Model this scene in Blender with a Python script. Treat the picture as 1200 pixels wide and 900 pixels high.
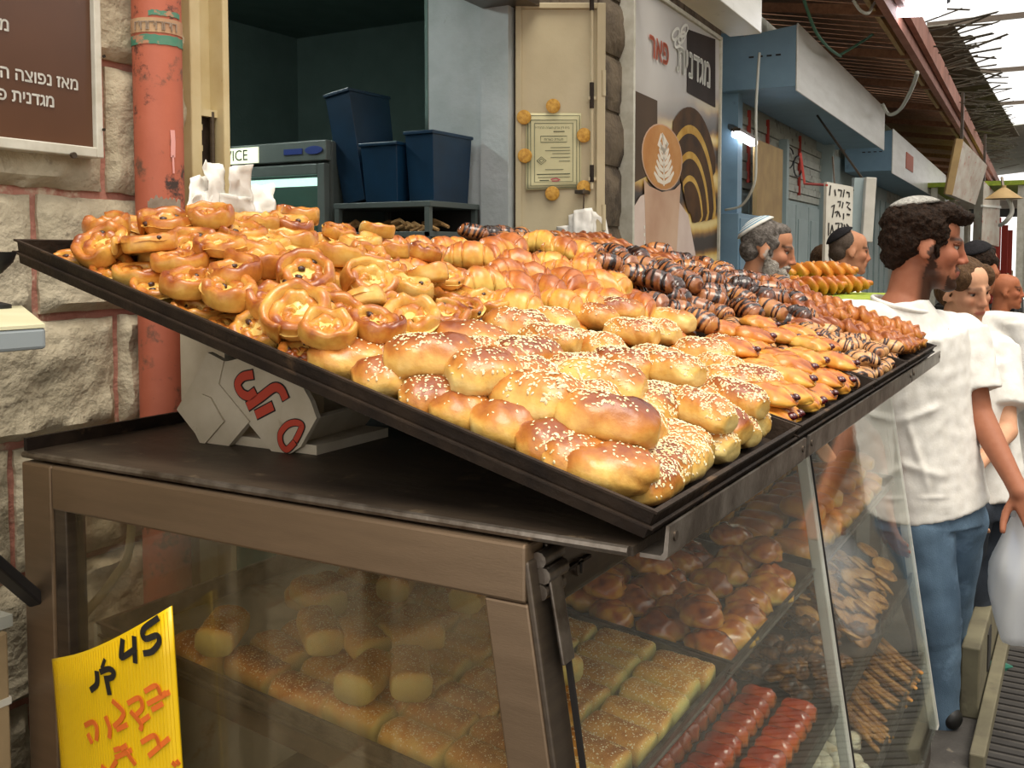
import bpy, bmesh, math, random
import numpy as np
from mathutils import Vector, Matrix, Euler, noise
from math import sin, cos, pi, radians, tan, atan2, sqrt

for _o in list(bpy.data.objects): bpy.data.objects.remove(_o)
scene = bpy.context.scene
COL = scene.collection
rng = random.Random(7)

# ------------------------------------------------------------------ camera
FPX, CX, CY = 1170.0, 600.0, 365.0          # focal length and principal point of the 1200x900 photo
PITCH, YAW, ZC = math.atan(67/1170.0), radians(30), 1.6
cd = bpy.data.cameras.new('camera'); cam = bpy.data.objects.new('camera', cd); COL.objects.link(cam)
cd.sensor_fit = 'HORIZONTAL'; cd.sensor_width = 36.0; cd.lens = FPX*36/1200
cd.shift_y = (CY-450)/1200.0
cd.clip_start = .05; cd.clip_end = 200
cam.location = (0, 0, ZC)
cam.rotation_euler = (pi/2-PITCH, 0, YAW-pi/2)
scene.camera = cam

# ------------------------------------------------------------------ light
SKY_STRENGTH = 1.15
world = bpy.data.worlds.new('world'); scene.world = world; world.use_nodes = True
bgn = world.node_tree.nodes['Background']
bgn.inputs[0].default_value = (1.0, .97, .93, 1); bgn.inputs[1].default_value = SKY_STRENGTH
sun = bpy.data.lights.new('sun', 'SUN'); sun.energy = 2.6; sun.angle = radians(35); sun.color = (1, .93, .80)
suno = bpy.data.objects.new('sun', sun); COL.objects.link(suno)
suno.rotation_euler = Vector((.20, .35, -1.0)).to_track_quat('-Z', 'Y').to_euler()
vs = scene.view_settings
vs.view_transform = 'Standard'; vs.look = 'None'; vs.gamma = 1; vs.use_curve_mapping = False
vs.exposure = 0.38

# ------------------------------------------------------------------ where a photo point lies on a real surface
FV = Vector((cos(YAW), sin(YAW), 0)); RV = Vector((sin(YAW), -cos(YAW), 0))
def ray(u, v):
    a = (u-CX)/FPX; b = (CY-v)/FPX
    h = cos(PITCH)+b*sin(PITCH); z = -sin(PITCH)+b*cos(PITCH)
    return Vector((FV.x*h+RV.x*a, FV.y*h+RV.y*a, z))
O = Vector((0, 0, ZC))
def D(u, v, d):   # d metres ahead of the camera, measured level
    r = ray(u, v); return O+r*(d/sqrt((r.x*FV.x+r.y*FV.y)**2))
def onZ(u, v, z): r = ray(u, v); return O+r*((z-ZC)/r.z)
def onX(u, v, x): r = ray(u, v); return O+r*(x/r.x)
WALL_Y, WALL_A = 1.72, radians(2.4)
def onW(u, v, off=0.0):
    r = ray(u, v); k = tan(WALL_A); return O+r*((WALL_Y-off)/(r.y-k*r.x))
def F(s, off, z):
    """facade frame: s metres along the street, off metres out from the wall, z up"""
    return Vector((s*cos(WALL_A)+off*sin(WALL_A), WALL_Y+s*sin(WALL_A)-off*cos(WALL_A), z))
def s_of(u, off=0.0, v=300):
    p = onW(u, v, off/cos(WALL_A)); q = p-Vector((0, WALL_Y, 0)); return q.x*cos(WALL_A)+q.y*sin(WALL_A)
def glassY(z): return .546-.157*(1.245-z)

# ------------------------------------------------------------------ materials
def lin(h):
    h = h.lstrip('#'); c = [int(h[i:i+2], 16)/255 for i in (0, 2, 4)]
    return tuple(x/12.92 if x <= .04045 else ((x+.055)/1.055)**2.4 for x in c)+(1,)
def nt_new(name):
    m = bpy.data.materials.new(name); m.use_nodes = True
    nt = m.node_tree; return m, nt, nt.nodes['Principled BSDF']
def N(nt, t, **kw):
    n = nt.nodes.new(t)
    for k, v in kw.items():
        if k.startswith('i_'): n.inputs[k[2:].replace('_', ' ')].default_value = v
        else: setattr(n, k, v)
    return n
def ramp(nt, fac, stops):
    r = nt.nodes.new('ShaderNodeValToRGB'); el = r.color_ramp.elements
    while len(el) < len(stops): el.new(.5)
    for e, (p, c) in zip(el, stops): e.position = p; e.color = c if isinstance(c, tuple) else lin(c)
    nt.links.new(fac, r.inputs[0]); return r.outputs[0]
def mixc(nt, fac, a, b, blend='MIX'):
    m = nt.nodes.new('ShaderNodeMix'); m.data_type = 'RGBA'; m.blend_type = blend
    for s, x in ((m.inputs['Factor'], fac), (m.inputs[6], a), (m.inputs[7], b)):
        if hasattr(x, 'default_value') and hasattr(x, 'links'): nt.links.new(x, s)
        else: s.default_value = x
    return m.outputs[2]
def math_(nt, op, a, b=0.0, c=0.0, clamp=False):
    m = nt.nodes.new('ShaderNodeMath'); m.operation = op; m.use_clamp = clamp
    for s, x in zip(m.inputs, (a, b, c)):
        if hasattr(x, 'links'): nt.links.new(x, s)
        else: s.default_value = x
    return m.outputs[0]
def noise_(nt, scale, detail=3, rough=.55, vec=None, stretch=None):
    tc = nt.nodes.new('ShaderNodeTexCoord'); n = nt.nodes.new('ShaderNodeTexNoise')
    n.inputs['Scale'].default_value = scale; n.inputs['Detail'].default_value = detail; n.inputs['Roughness'].default_value = rough
    src = vec or tc.outputs['Object']
    if stretch:
        mp = nt.nodes.new('ShaderNodeMapping'); mp.inputs['Scale'].default_value = stretch
        nt.links.new(src, mp.inputs[0]); src = mp.outputs[0]
    nt.links.new(src, n.inputs['Vector']); return n.outputs['Fac']
MATS = {}
def mat(name, c1, c2=None, rough=.55, metal=0.0, scale=8, detail=4, lo=.35, hi=.65, bump=0.0, bscale=40, coat=0.0, stretch=None, spec=.5, c3=None, scale3=3, lo3=.55, hi3=.65):
    """plain procedural surface: two tones mixed by noise, an optional third for stains, bump relief"""
    m, nt, p = nt_new(name)
    col = lin(c1) if isinstance(c1, str) else c1
    if c2:
        col = ramp(nt, noise_(nt, scale, detail, stretch=stretch), [(lo, c1), (hi, c2)])
    if c3:
        f = ramp(nt, noise_(nt, scale3, 6, .65), [(lo3, (0, 0, 0, 1)), (hi3, (1, 1, 1, 1))])
        col = mixc(nt, f, col, lin(c3))
    if isinstance(col, tuple): p.inputs['Base Color'].default_value = col
    else: nt.links.new(col, p.inputs['Base Color'])
    p.inputs['Roughness'].default_value = rough; p.inputs['Metallic'].default_value = metal
    p.inputs['Coat Weight'].default_value = coat; p.inputs['Specular IOR Level'].default_value = spec
    if bump:
        b = nt.nodes.new('ShaderNodeBump'); b.inputs['Strength'].default_value = bump; b.inputs['Distance'].default_value = .01
        nt.links.new(noise_(nt, bscale, 5, stretch=stretch), b.inputs['Height']); nt.links.new(b.outputs[0], p.inputs['Normal'])
    MATS[name] = m; return m
def crust(name, stops, rough=.34, coat=.25, nscale=22, namt=.5, bump=.25):
    """baked dough: the mesh attribute 'b' says how far a spot is baked, noise breaks it up"""
    m, nt, p = nt_new(name)
    at = N(nt, 'ShaderNodeAttribute', attribute_name='b')
    oi = nt.nodes.new('ShaderNodeObjectInfo')
    tc = nt.nodes.new('ShaderNodeTexCoord')
    off = nt.nodes.new('ShaderNodeVectorMath'); off.operation = 'ADD'
    cmb = nt.nodes.new('ShaderNodeCombineXYZ'); sc = math_(nt, 'MULTIPLY', oi.outputs['Random'], 7.0)
    nt.links.new(sc, cmb.inputs[0]); nt.links.new(tc.outputs['Object'], off.inputs[0]); nt.links.new(cmb.outputs[0], off.inputs[1])
    n1 = noise_(nt, nscale, 4, .6, vec=off.outputs[0])
    f = math_(nt, 'MULTIPLY_ADD', math_(nt, 'SUBTRACT', n1, .5), namt*2, at.outputs['Fac'])
    f = math_(nt, 'ADD', f, math_(nt, 'MULTIPLY', math_(nt, 'SUBTRACT', oi.outputs['Random'], .5), .26))
    nt.links.new(ramp(nt, f, stops), p.inputs['Base Color'])
    p.inputs['Roughness'].default_value = rough; p.inputs['Coat Weight'].default_value = coat; p.inputs['Coat Roughness'].default_value = .22
    p.inputs['Specular IOR Level'].default_value = .4
    b = nt.nodes.new('ShaderNodeBump'); b.inputs['Strength'].default_value = bump; b.inputs['Distance'].default_value = .004
    nt.links.new(noise_(nt, 70, 5, .6, vec=off.outputs[0]), b.inputs['Height']); nt.links.new(b.outputs[0], p.inputs['Normal'])
    MATS[name] = m; return m
def glassy(name, haze=.03, tint=(.97, 1, .98, 1), dirt='#c8c0a8', refl=1.0, hz_scale=6):
    m = bpy.data.materials.new(name); m.use_nodes = True; nt = m.node_tree
    nt.nodes.remove(nt.nodes['Principled BSDF']); out = nt.nodes['Material Output']
    tr = N(nt, 'ShaderNodeBsdfTransparent'); tr.inputs[0].default_value = tint
    gl = N(nt, 'ShaderNodeBsdfGlossy'); gl.inputs['Roughness'].default_value = .03; gl.inputs[0].default_value = (refl, refl, refl, 1)
    lw = N(nt, 'ShaderNodeLayerWeight'); lw.inputs[0].default_value = .5
    fr = math_(nt, 'MULTIPLY_ADD', math_(nt, 'POWER', lw.outputs['Facing'], 5.0), .75, .045)
    df = N(nt, 'ShaderNodeBsdfDiffuse'); df.inputs[0].default_value = lin(dirt)
    m1 = nt.nodes.new('ShaderNodeMixShader'); m2 = nt.nodes.new('ShaderNodeMixShader')
    h = ramp(nt, noise_(nt, hz_scale, 6, .7), [(.3, (haze*.3,)*3+(1,)), (.75, (haze*1.8,)*3+(1,))])
    nt.links.new(h, m1.inputs[0]); nt.links.new(tr.outputs[0], m1.inputs[1]); nt.links.new(df.outputs[0], m1.inputs[2])
    nt.links.new(fr, m2.inputs[0]); nt.links.new(m1.outputs[0], m2.inputs[1]); nt.links.new(gl.outputs[0], m2.inputs[2])
    nt.links.new(m2.outputs[0], out.inputs[0]); MATS[name] = m; return m
def emit(name, col, s):
    m = bpy.data.materials.new(name); m.use_nodes = True; nt = m.node_tree
    p = nt.nodes['Principled BSDF']; p.inputs['Base Color'].default_value = lin(col)
    p.inputs['Emission Color'].default_value = lin(col); p.inputs['Emission Strength'].default_value = s
    MATS[name] = m; return m

mat('black_tin', '#1f1712', '#33271d', rough=.6, spec=.25, scale=14, bump=.25, bscale=60, c3='#5a4531', scale3=9, lo3=.62, hi3=.72)
mat('sheet_tin', '#2a221b', '#4a3f33', rough=.5, spec=.3, scale=10, bump=.2, bscale=50, c3='#7a6a55', scale3=14, lo3=.6, hi3=.75, stretch=(1, .3, 1))
mat('steel_brown', '#806c57', '#89745e', rough=.38, metal=.75, scale=6, stretch=(1, 1, 8), bump=.05, bscale=80)
mat('steel_dark', '#5c5249', '#675c50', rough=.35, metal=.8, scale=10, stretch=(1, 1, 10))
mat('steel_worn', '#8a8177', '#5a4f44', rough=.35, metal=.8, scale=24, detail=6, bump=.1, bscale=60)
mat('steel_pale', '#dad9d2', '#c9c7be', rough=.35, metal=.15, scale=4, stretch=(.4, 1, 3), c3='#8d877c', scale3=6, lo3=.66, hi3=.8)
mat('stone', '#c2b69d', '#a89c84', rough=.9, scale=14, detail=7, bump=.9, bscale=38, c3='#7d7260', scale3=26, lo3=.6, hi3=.75)
mat('mortar', '#b98272', '#a8705f', rough=.95, scale=10, bump=.6, bscale=50, c3='#cdbba2', scale3=12)
mat('stone_dark', '#6d5f4e', '#564a3d', rough=.95, scale=10, bump=.8, bscale=26, c3='#3f352c', scale3=5)
mat('plaster', '#b9bfc0', '#a7aead', rough=.85, scale=5, bump=.3, bscale=30, c3='#7d7768', scale3=11, lo3=.68, hi3=.76)
mat('interior_green', '#6c817a', '#647872', rough=.9, scale=6, bump=.2, bscale=60)
mat('cream_paint', '#c9b98f', '#bda97c', rough=.55, scale=9, c3='#8d7a58', scale3=16, lo3=.66, hi3=.74, bump=.06)
mat('door_cream', '#c6b896', '#b5a684', rough=.55, scale=3, c3='#94835f', scale3=8, lo3=.63, hi3=.75, bump=.08)
mat('reed', '#6d675a', '#4f4a40', rough=.9, scale=6)
mat('sign_brown', '#5a3a26', '#4d301f', rough=.28, scale=3, c3='#6d4f3a', scale3=7, lo3=.62, hi3=.8)
mat('frame_white', '#d6d2c4', '#c4bfae', rough=.45, metal=.2, scale=20)
mat('white_paint', '#efeee6', rough=.6)
mat('paper', '#e9e6df', '#dcd8ce', rough=.8, scale=18, bump=.25, bscale=22)
mat('orange_paint', '#c8684a', rough=.6)
mat('carton', '#c4b8a2', '#b3a68e', rough=.85, scale=12, c3='#9a8a70', scale3=22, lo3=.62, hi3=.72)
mat('carton_brown', '#a08a68', '#8d7857', rough=.9, scale=8)
mat('red_print', '#b8402a', rough=.7)
mat('black_print', '#1c1714', rough=.6)
mat('orange_marker', '#d8681c', rough=.6)
mat('yellow_plastic', '#e6bd0c', '#e0b708', rough=.4, scale=5, coat=.2)
mat('sesame', '#f1e4c2', '#e2cd98', rough=.5, scale=60)
mat('raisin', '#2a1a17', '#4a2c22', rough=.35, scale=90)
mat('cherry', '#5a1418', '#2c0d14', rough=.18, scale=50, coat=.6)
mat('cream_fill', '#dcc06a', '#c9a246', rough=.5, scale=40)
mat('floor_rib', '#35322f', '#2c2927', rough=.9, scale=9)
mat('concrete_floor', '#4a4642', '#393531', rough=.85, scale=9, bump=.4, bscale=60, c3='#6a6256', scale3=22, lo3=.62, hi3=.7)
mat('plinth', '#756f58', '#635d4a', rough=.8, scale=7, c3='#5d5746', scale3=12)
mat('blue_paint', '#7d9db2', '#7391a6', rough=.5, scale=4, c3='#5a7286', scale3=9, lo3=.64, hi3=.75)
mat('blue_grey', '#a8b8b8', '#9aabab', rough=.6, scale=4, c3='#7f9090', scale3=8, lo3=.62, hi3=.75)
mat('shutter_grey', '#b9bcb2', '#a8aa9f', rough=.6, scale=5, c3='#6d6a5f', scale3=9)
mat('wood_brown', '#8f6446', '#7a5237', rough=.7, scale=6, stretch=(1, 6, 6))
mat('beam_red', '#ab7462', '#96604f', rough=.65, scale=6)
mat('dark_void', '#2c2a27', '#201e1c', rough=.9, scale=5)
mat('roof_panel', '#b9b9b2', '#a5a59d', rough=.6, scale=3)
mat('crate_blue', '#10304a', '#0c2438', rough=.35, scale=5)
mat('fridge_grey', '#6e7672', '#626a66', rough=.4, scale=5)
mat('fridge_dark', '#4e5653', rough=.5)
mat('bread_dim', '#b08a58', '#8d6a3e', rough=.8, scale=30)
mat('cable', '#c4b894', rough=.6)
mat('cable_white', '#cfd0c6', rough=.6)
mat('cable_green', '#4f7f6a', rough=.6)
mat('black_plastic', '#1d1d1f', rough=.5)
mat('white_plastic', '#dcd8cc', '#c9c5b8', rough=.5, scale=6)
mat('slab_cream', '#d9d3b0', '#cfc8a3', rough=.45, scale=12)
mat('slab_grey', '#8f979a', rough=.5)
mat('gold_seal', '#c99a3c', '#a8741f', rough=.35, scale=90, metal=.3)
mat('cert_paper', '#d2cba0', '#c7c094', rough=.7, scale=6)
mat('cert_ink', '#3d4a3a', rough=.8)
mat('faint_ink', '#7d7f66', rough=.8)
mat('red_ink', '#b8485a', rough=.8)
mat('bag_white', '#dfe2e6', rough=.4).node_tree.nodes['Principled BSDF'].inputs['Alpha'].default_value = .72
mat('bag_blue', '#2b6fc0', rough=.35)
mat('leaf_green', '#5fa05a', '#3f7f46', rough=.6, scale=12)
mat('leaf_dark', '#2f6a5a', rough=.5)
mat('logo_blue', '#2c3f86', rough=.5)
mat('pale_wood', '#b89a66', '#a5875a', rough=.7, scale=6)
mat('sign_faded', '#d9d3c6', '#c9b8a8', rough=.6, scale=7, c3='#c07a68', scale3=12, lo3=.6, hi3=.68)
mat('red_cloth', '#b03a2c', rough=.7)
mat('straw_green', '#a8b53a', '#7f9a2c', rough=.7, scale=20)
mat('baking_paper', '#b9bdb6', '#a3a49a', rough=.7, scale=6, c3='#8a6f4e', scale3=8, lo3=.56, hi3=.68)
emit('lamp_tube', '#f4f6ff', 9.0)
emit('shop_fill_tube', '#e8f4f0', 75.0)
emit('fridge_glow', '#dfeee2', 1.6)
emit('fridge_sign', '#dfe8c8', .9)
glassy('glass_end', .12, tint=(.90, .86, .78, 1), dirt='#8f7f62')
glassy('glass_front', .035, dirt='#b8b4a6')
glassy('fridge_glass', .05, tint=(.75, .9, .88, 1))
GOLD = [(0.0, '#ecd28e'), (.28, '#e3b45c'), (.52, '#cf842f'), (.74, '#a2511c'), (1.0, '#6a2c14')]
crust('bun_crust', [(0.0, '#ebd086'), (.26, '#dfb05a'), (.48, '#bf7b35'), (.72, '#8f4a22'), (1.0, '#5a2717')], nscale=15, namt=.55, bump=.4)
crust('swirl_crust', [(0.0, '#e6c778'), (.28, '#d9a44c'), (.52, '#b9712c'), (.74, '#8a431c'), (1.0, '#522114')], rough=.30, coat=.35, nscale=18, namt=.55)
crust('croissant_crust', [(0.0, '#eccb6c'), (.3, '#dc9f42'), (.55, '#bb6b2e'), (.8, '#8d4522'), (1.0, '#5f2a18')], nscale=24, namt=.36)
crust('choc_crust', [(0.0, '#d09a50'), (.28, '#a5683a'), (.48, '#774226'), (.66, '#3c1d12'), (1.0, '#20100b')], rough=.22, coat=.5, nscale=26, namt=.22)
crust('choc_pale', [(0.0, '#dcb47c'), (.35, '#c48a56'), (.55, '#94603c'), (.7, '#43251a'), (1.0, '#24140e')], rough=.4, coat=.2, nscale=30, namt=.28)
crust('danish_crust', [(0.0, '#e8b955'), (.26, '#d59138'), (.50, '#b66628'), (.75, '#86401c'), (1.0, '#542312')], nscale=20, namt=.34)
crust('braid_crust', [(0.0, '#d29a48'), (.28, '#b56e30'), (.52, '#924c23'), (.78, '#6c3219'), (1.0, '#421d10')], nscale=26, namt=.42)
crust('log_crust', [(0.0, '#cdbf78'), (.25, '#d6b062'), (.5, '#c98e42'), (.75, '#a2642a'), (1.0, '#74401c')], rough=.5, coat=.05, nscale=30, namt=.4)
crust('gloss_crust', [(0.0, '#e6bf62'), (.3, '#d8953c'), (.55, '#b8632a'), (.8, '#8a3c1c'), (1.0, '#5a2412')], rough=.18, coat=.7, nscale=14, namt=.5)
crust('red_gloss', [(0.0, '#d67a36'), (.3, '#c4561f'), (.55, '#a83a14'), (.8, '#7d230c'), (1.0, '#521408')], rough=.14, coat=.9, nscale=18, namt=.35)
crust('cookie_crust', [(0.0, '#cfa060'), (.4, '#b07a3c'), (.7, '#7d4c22'), (1.0, '#4a2a14')], rough=.5, coat=.1, nscale=40, namt=.5)
crust('nut_crust', [(0.0, '#a8742f'), (.4, '#6d4220'), (.7, '#3c2415'), (1.0, '#20130c')], rough=.4, coat=.2, nscale=50, namt=.7)
crust('sugar_crust', [(0.0, '#e6e0d2'), (.5, '#d6ccb6'), (1.0, '#b59a72')], rough=.8, coat=0, nscale=30, namt=.4)

# ------------------------------------------------------------------ mesh helpers (everything is written in world coordinates)
LOC = {}
def tag(o, label=None, cat=None, group=None, kind=None):
    if label: o['label'] = label
    if cat: o['category'] = cat
    if group: o['group'] = group
    if kind: o['kind'] = kind
    return o
def thing(name, label, cat, loc, group=None):
    o = bpy.data.objects.new(name, None); o.empty_display_size = .05; COL.objects.link(o)
    o.location = loc; LOC[o] = Vector(loc); return tag(o, label, cat, group)
def struct(name, loc=(0, 0, 0)):
    o = bpy.data.objects.new(name, None); o.empty_display_size = .05; COL.objects.link(o); o.location = loc; LOC[o] = Vector(loc)
    o['kind'] = 'structure'; return o
def link_mesh(name, me, m, parent=None, loc=None):
    o = bpy.data.objects.new(name, me); COL.objects.link(o)
    if m and not me.materials: me.materials.append(MATS[m] if isinstance(m, str) else m)
    if parent: o.parent = parent
    if loc is not None: o.location = loc
    return o
class MB:
    def __init__(s): s.v = []; s.f = []
    def add(s, vs_, fs): n = len(s.v); s.v += [Vector(v) for v in vs_]; s.f += [tuple(i+n for i in f) for f in fs]; return s
    def hexa(s, p):   # 8 points: bottom ring 0-3, top ring 4-7
        return s.add(p, [(3, 2, 1, 0), (4, 5, 6, 7), (0, 1, 5, 4), (1, 2, 6, 5), (2, 3, 7, 6), (3, 0, 4, 7)])
    def box(s, a, b):
        x0, y0, z0 = a; x1, y1, z1 = b
        return s.hexa([(x0, y0, z0), (x1, y0, z0), (x1, y1, z0), (x0, y1, z0), (x0, y0, z1), (x1, y0, z1), (x1, y1, z1), (x0, y1, z1)])
    def fbox(s, s0, s1, o0, o1, z0, z1):   # box in the facade frame
        return s.hexa([F(s0, o1, z0), F(s1, o1, z0), F(s1, o0, z0), F(s0, o0, z0), F(s0, o1, z1), F(s1, o1, z1), F(s1, o0, z1), F(s0, o0, z1)])
    def slab(s, quad, n):   # a quad with thickness vector n
        q = [Vector(p) for p in quad]; n = Vector(n); return s.hexa(q+[p+n for p in q])
    def obox(s, c, ex, ey, ez):
        c, ex, ey, ez = Vector(c), Vector(ex), Vector(ey), Vector(ez)
        return s.hexa([c-ex-ey-ez, c+ex-ey-ez, c+ex+ey-ez, c-ex+ey-ez, c-ex-ey+ez, c+ex-ey+ez, c+ex+ey+ez, c-ex+ey+ez])
    def bar(s, a, b, w, h, up=(0, 0, 1)):
        a, b = Vector(a), Vector(b); d = (b-a); L = d.length/2; d.normalize(); up = Vector(up)
        side = d.cross(up)
        if side.length < 1e-4: side = d.cross(Vector((1, 0, 0)))
        side.normalize(); u2 = side.cross(d)
        return s.obox((a+b)/2, d*L, side*w/2, u2*h/2)
    def tube(s, path, r, n=8, cap=True):
        path = [Vector(p) for p in path]; base = len(s.v); prev = None
        rs = r if isinstance(r, (list, tuple)) else [r]*len(path)
        for i, p in enumerate(path):
            t = (path[min(i+1, len(path)-1)]-path[max(i-1, 0)]).normalized()
            if prev is None: a = t.orthogonal().normalized()
            else: a = (prev-t*prev.dot(t)).normalized()
            prev = a; b = t.cross(a)
            for k in range(n): s.v.append(p+(a*cos(2*pi*k/n)+b*sin(2*pi*k/n))*rs[i])
        for i in range(len(path)-1):
            for k in range(n):
                s.f.append((base+i*n+k, base+i*n+(k+1) % n, base+(i+1)*n+(k+1) % n, base+(i+1)*n+k))
        if cap:
            s.f.append(tuple(base+k for k in range(n-1, -1, -1))); e = base+(len(path)-1)*n; s.f.append(tuple(e+k for k in range(n)))
        return s
    def lathe(s, c, prof, n=24, ax=None):   # prof: (radius, height) pairs about a vertical axis
        c = Vector(c); base = len(s.v)
        for r, h in prof:
            for k in range(n): s.v.append(c+Vector((r*cos(2*pi*k/n), r*sin(2*pi*k/n), h)))
        for i in range(len(prof)-1):
            for k in range(n): s.f.append((base+i*n+k, base+i*n+(k+1) % n, base+(i+1)*n+(k+1) % n, base+(i+1)*n+k))
        s.f.append(tuple(base+k for k in range(n-1, -1, -1))); e = base+(len(prof)-1)*n; s.f.append(tuple(e+k for k in range(n)))
        return s
    def loft(s, rings, closed=True, cap=True):
        n = len(rings[0]); base = len(s.v)
        for r in rings: s.v += [Vector(p) for p in r]
        for i in range(len(rings)-1):
            for k in range(n if closed else n-1):
                s.f.append((base+i*n+k, base+i*n+(k+1) % n, base+(i+1)*n+(k+1) % n, base+(i+1)*n+k))
        if cap and closed:
            s.f.append(tuple(base+k for k in range(n-1, -1, -1))); e = base+(len(rings)-1)*n; s.f.append(tuple(e+k for k in range(n)))
        return s
    def mesh(s, name, origin=(0, 0, 0), smooth=False, fix=True):
        o = Vector(origin); me = bpy.data.meshes.new(name)
        me.from_pydata([tuple(v-o) for v in s.v], [], s.f)
        if fix:
            bm = bmesh.new(); bm.from_mesh(me); bmesh.ops.recalc_face_normals(bm, faces=bm.faces); bm.to_mesh(me); bm.free()
        if smooth:
            me.polygons.foreach_set('use_smooth', [True]*len(me.polygons))
            if smooth != 'all': me.set_sharp_from_angle(angle=radians(40))
        return me
    def base(s):
        xs = [v.x for v in s.v]; ys = [v.y for v in s.v]; zs = [v.z for v in s.v]
        return Vector(((min(xs)+max(xs))/2, (min(ys)+max(ys))/2, min(zs)))
    def build(s, name, m, parent=None, smooth=False, bevel=0):
        if parent is None:
            org = s.base(); o = link_mesh(name, s.mesh(name, org, smooth), m, None, org); LOC[o] = org
        else:
            org = LOC[parent]; o = link_mesh(name, s.mesh(name, org, smooth), m, parent); LOC[o] = org
        if bevel:
            b = o.modifiers.new('bevel', 'BEVEL'); b.width = bevel; b.segments = 2; b.limit_method = 'ANGLE'
        return o
def single(mb, name, m, label, cat, group=None, smooth=False, bevel=0):
    return tag(mb.build(name, m, None, smooth, bevel), label, cat, group)
def sketch(name, m, parent, org, ex, ey, strokes, w, nrm, lift=.001, th=.0012):
    """pen strokes on a flat face: org + ex*x + ey*y, each stroke a list of (x, y)"""
    mb = MB(); ex, ey, nrm = Vector(ex), Vector(ey), Vector(nrm).normalized()
    for st in strokes:
        ww = w
        if isinstance(st, tuple): st, ww = st
        P = [Vector(org)+ex*x+ey*y+nrm*lift for x, y in st]; L, R = [], []
        for i, p in enumerate(P):
            t = P[min(i+1, len(P)-1)]-P[max(i-1, 0)]
            if t.length < 1e-7: t = ex.copy()
            sd = nrm.cross(t).normalized()*ww/2
            e = t.normalized()*ww*.3*(-1 if i == 0 else (1 if i == len(P)-1 else 0))
            L.append(p+sd+e); R.append(p-sd+e)
        mb.loft([[L[i], R[i], R[i]+nrm*th, L[i]+nrm*th] for i in range(len(P))])
    return mb.build(name, m, parent)
def text(name, body, m, parent, org, ex, up, size, align='RIGHT', lift=.0015, bold=0.0, th=.0):
    """flat lettering; Hebrew is given in reading order and laid right to left"""
    heb = any('\u0590' <= c <= '\u05ff' for c in body)
    cu = bpy.data.curves.new(name, 'FONT'); cu.body = body[::-1] if heb else body
    cu.size = size; cu.align_x = align; cu.resolution_u = 4; cu.fill_mode = 'NONE'
    tmp = bpy.data.objects.new(name, cu); COL.objects.link(tmp)
    dg = bpy.context.evaluated_depsgraph_get(); ol = bpy.data.meshes.new_from_object(tmp.evaluated_get(dg)); bpy.data.objects.remove(tmp)
    nxt = {}
    for e in ol.edges: a, b = e.vertices; nxt.setdefault(a, []).append(b); nxt.setdefault(b, []).append(a)
    loops, seen = [], set()
    for v0 in range(len(ol.vertices)):
        if v0 in seen or v0 not in nxt: continue
        lp, cur, prev = [], v0, None
        while cur not in seen:
            seen.add(cur); lp.append(ol.vertices[cur].co.copy()); q = [k for k in nxt[cur] if k != prev and k not in seen]; prev = cur
            if not q: break
            cur = q[0]
        if len(lp) > 2: loops.append(lp)
    def inside(p, lp):
        r = False
        for i in range(len(lp)):
            a, b = lp[i-1], lp[i]
            if (a.y > p.y) != (b.y > p.y) and p.x < (b.x-a.x)*(p.y-a.y)/(b.y-a.y)+a.x: r = not r
        return r
    own = {i: [i] for i in range(len(loops))}
    for i, lp in enumerate(loops):
        for j, lq in enumerate(loops):
            if i != j and j in own and i in own and all(inside(p, lq) for p in lp): own[j] += own.pop(i); break
    allv, allf = [], []
    shifts = [(0, 0)] if not bold else [(0, 0), (bold, 0), (-bold, 0), (0, bold), (0, -bold)]
    for ids in own.values():   # overlapping strokes of a letter are filled one by one, counters stay open
        bm = bmesh.new()
        for i in ids:
            vv = [bm.verts.new(p) for p in loops[i]]
            for k in range(len(vv)): bm.edges.new((vv[k-1], vv[k]))
        bmesh.ops.triangle_fill(bm, edges=bm.edges[:], use_beauty=True); bm.verts.index_update()
        for sx, sy in shifts:
            n0 = len(allv); allv += [v.co+Vector((sx, sy, 0)) for v in bm.verts]; allf += [tuple(v.index+n0 for v in f.verts) for f in bm.faces]
        bm.free()
    me = bpy.data.meshes.new(name); me.from_pydata([tuple(v) for v in allv], [], allf)
    ex, up = Vector(ex).normalized(), Vector(up).normalized(); nz = ex.cross(up)
    M = Matrix((ex, up, nz)).transposed().to_4x4(); M.translation = Vector(org)+nz*lift-LOC[parent]
    me.transform(M); me.materials.clear()
    o = link_mesh(name, me, m, parent); LOC[o] = LOC[parent]; return o
# ================================================================== THE SETTING
fl = struct('floor'); MB().box((-3, -3.6, -.1), (40, 1.60, 0)).build('paving_slab', 'concrete_floor', fl)
MB().box((-3, 1.60, -.1), (40, 4.6, -.002)).build('shop_floor', 'concrete_floor', fl)
# anti-slip ribs of the street drain cover on the right
for i in range(26):
    x = 3.05+i*.055
    MB().box((x, -.55, 0), (x+.028, .24, .006)).build('drain_rib', 'floor_rib', fl)

S_OPEN0 = s_of(262, .0, 200); S_OPEN1 = 3.21
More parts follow.
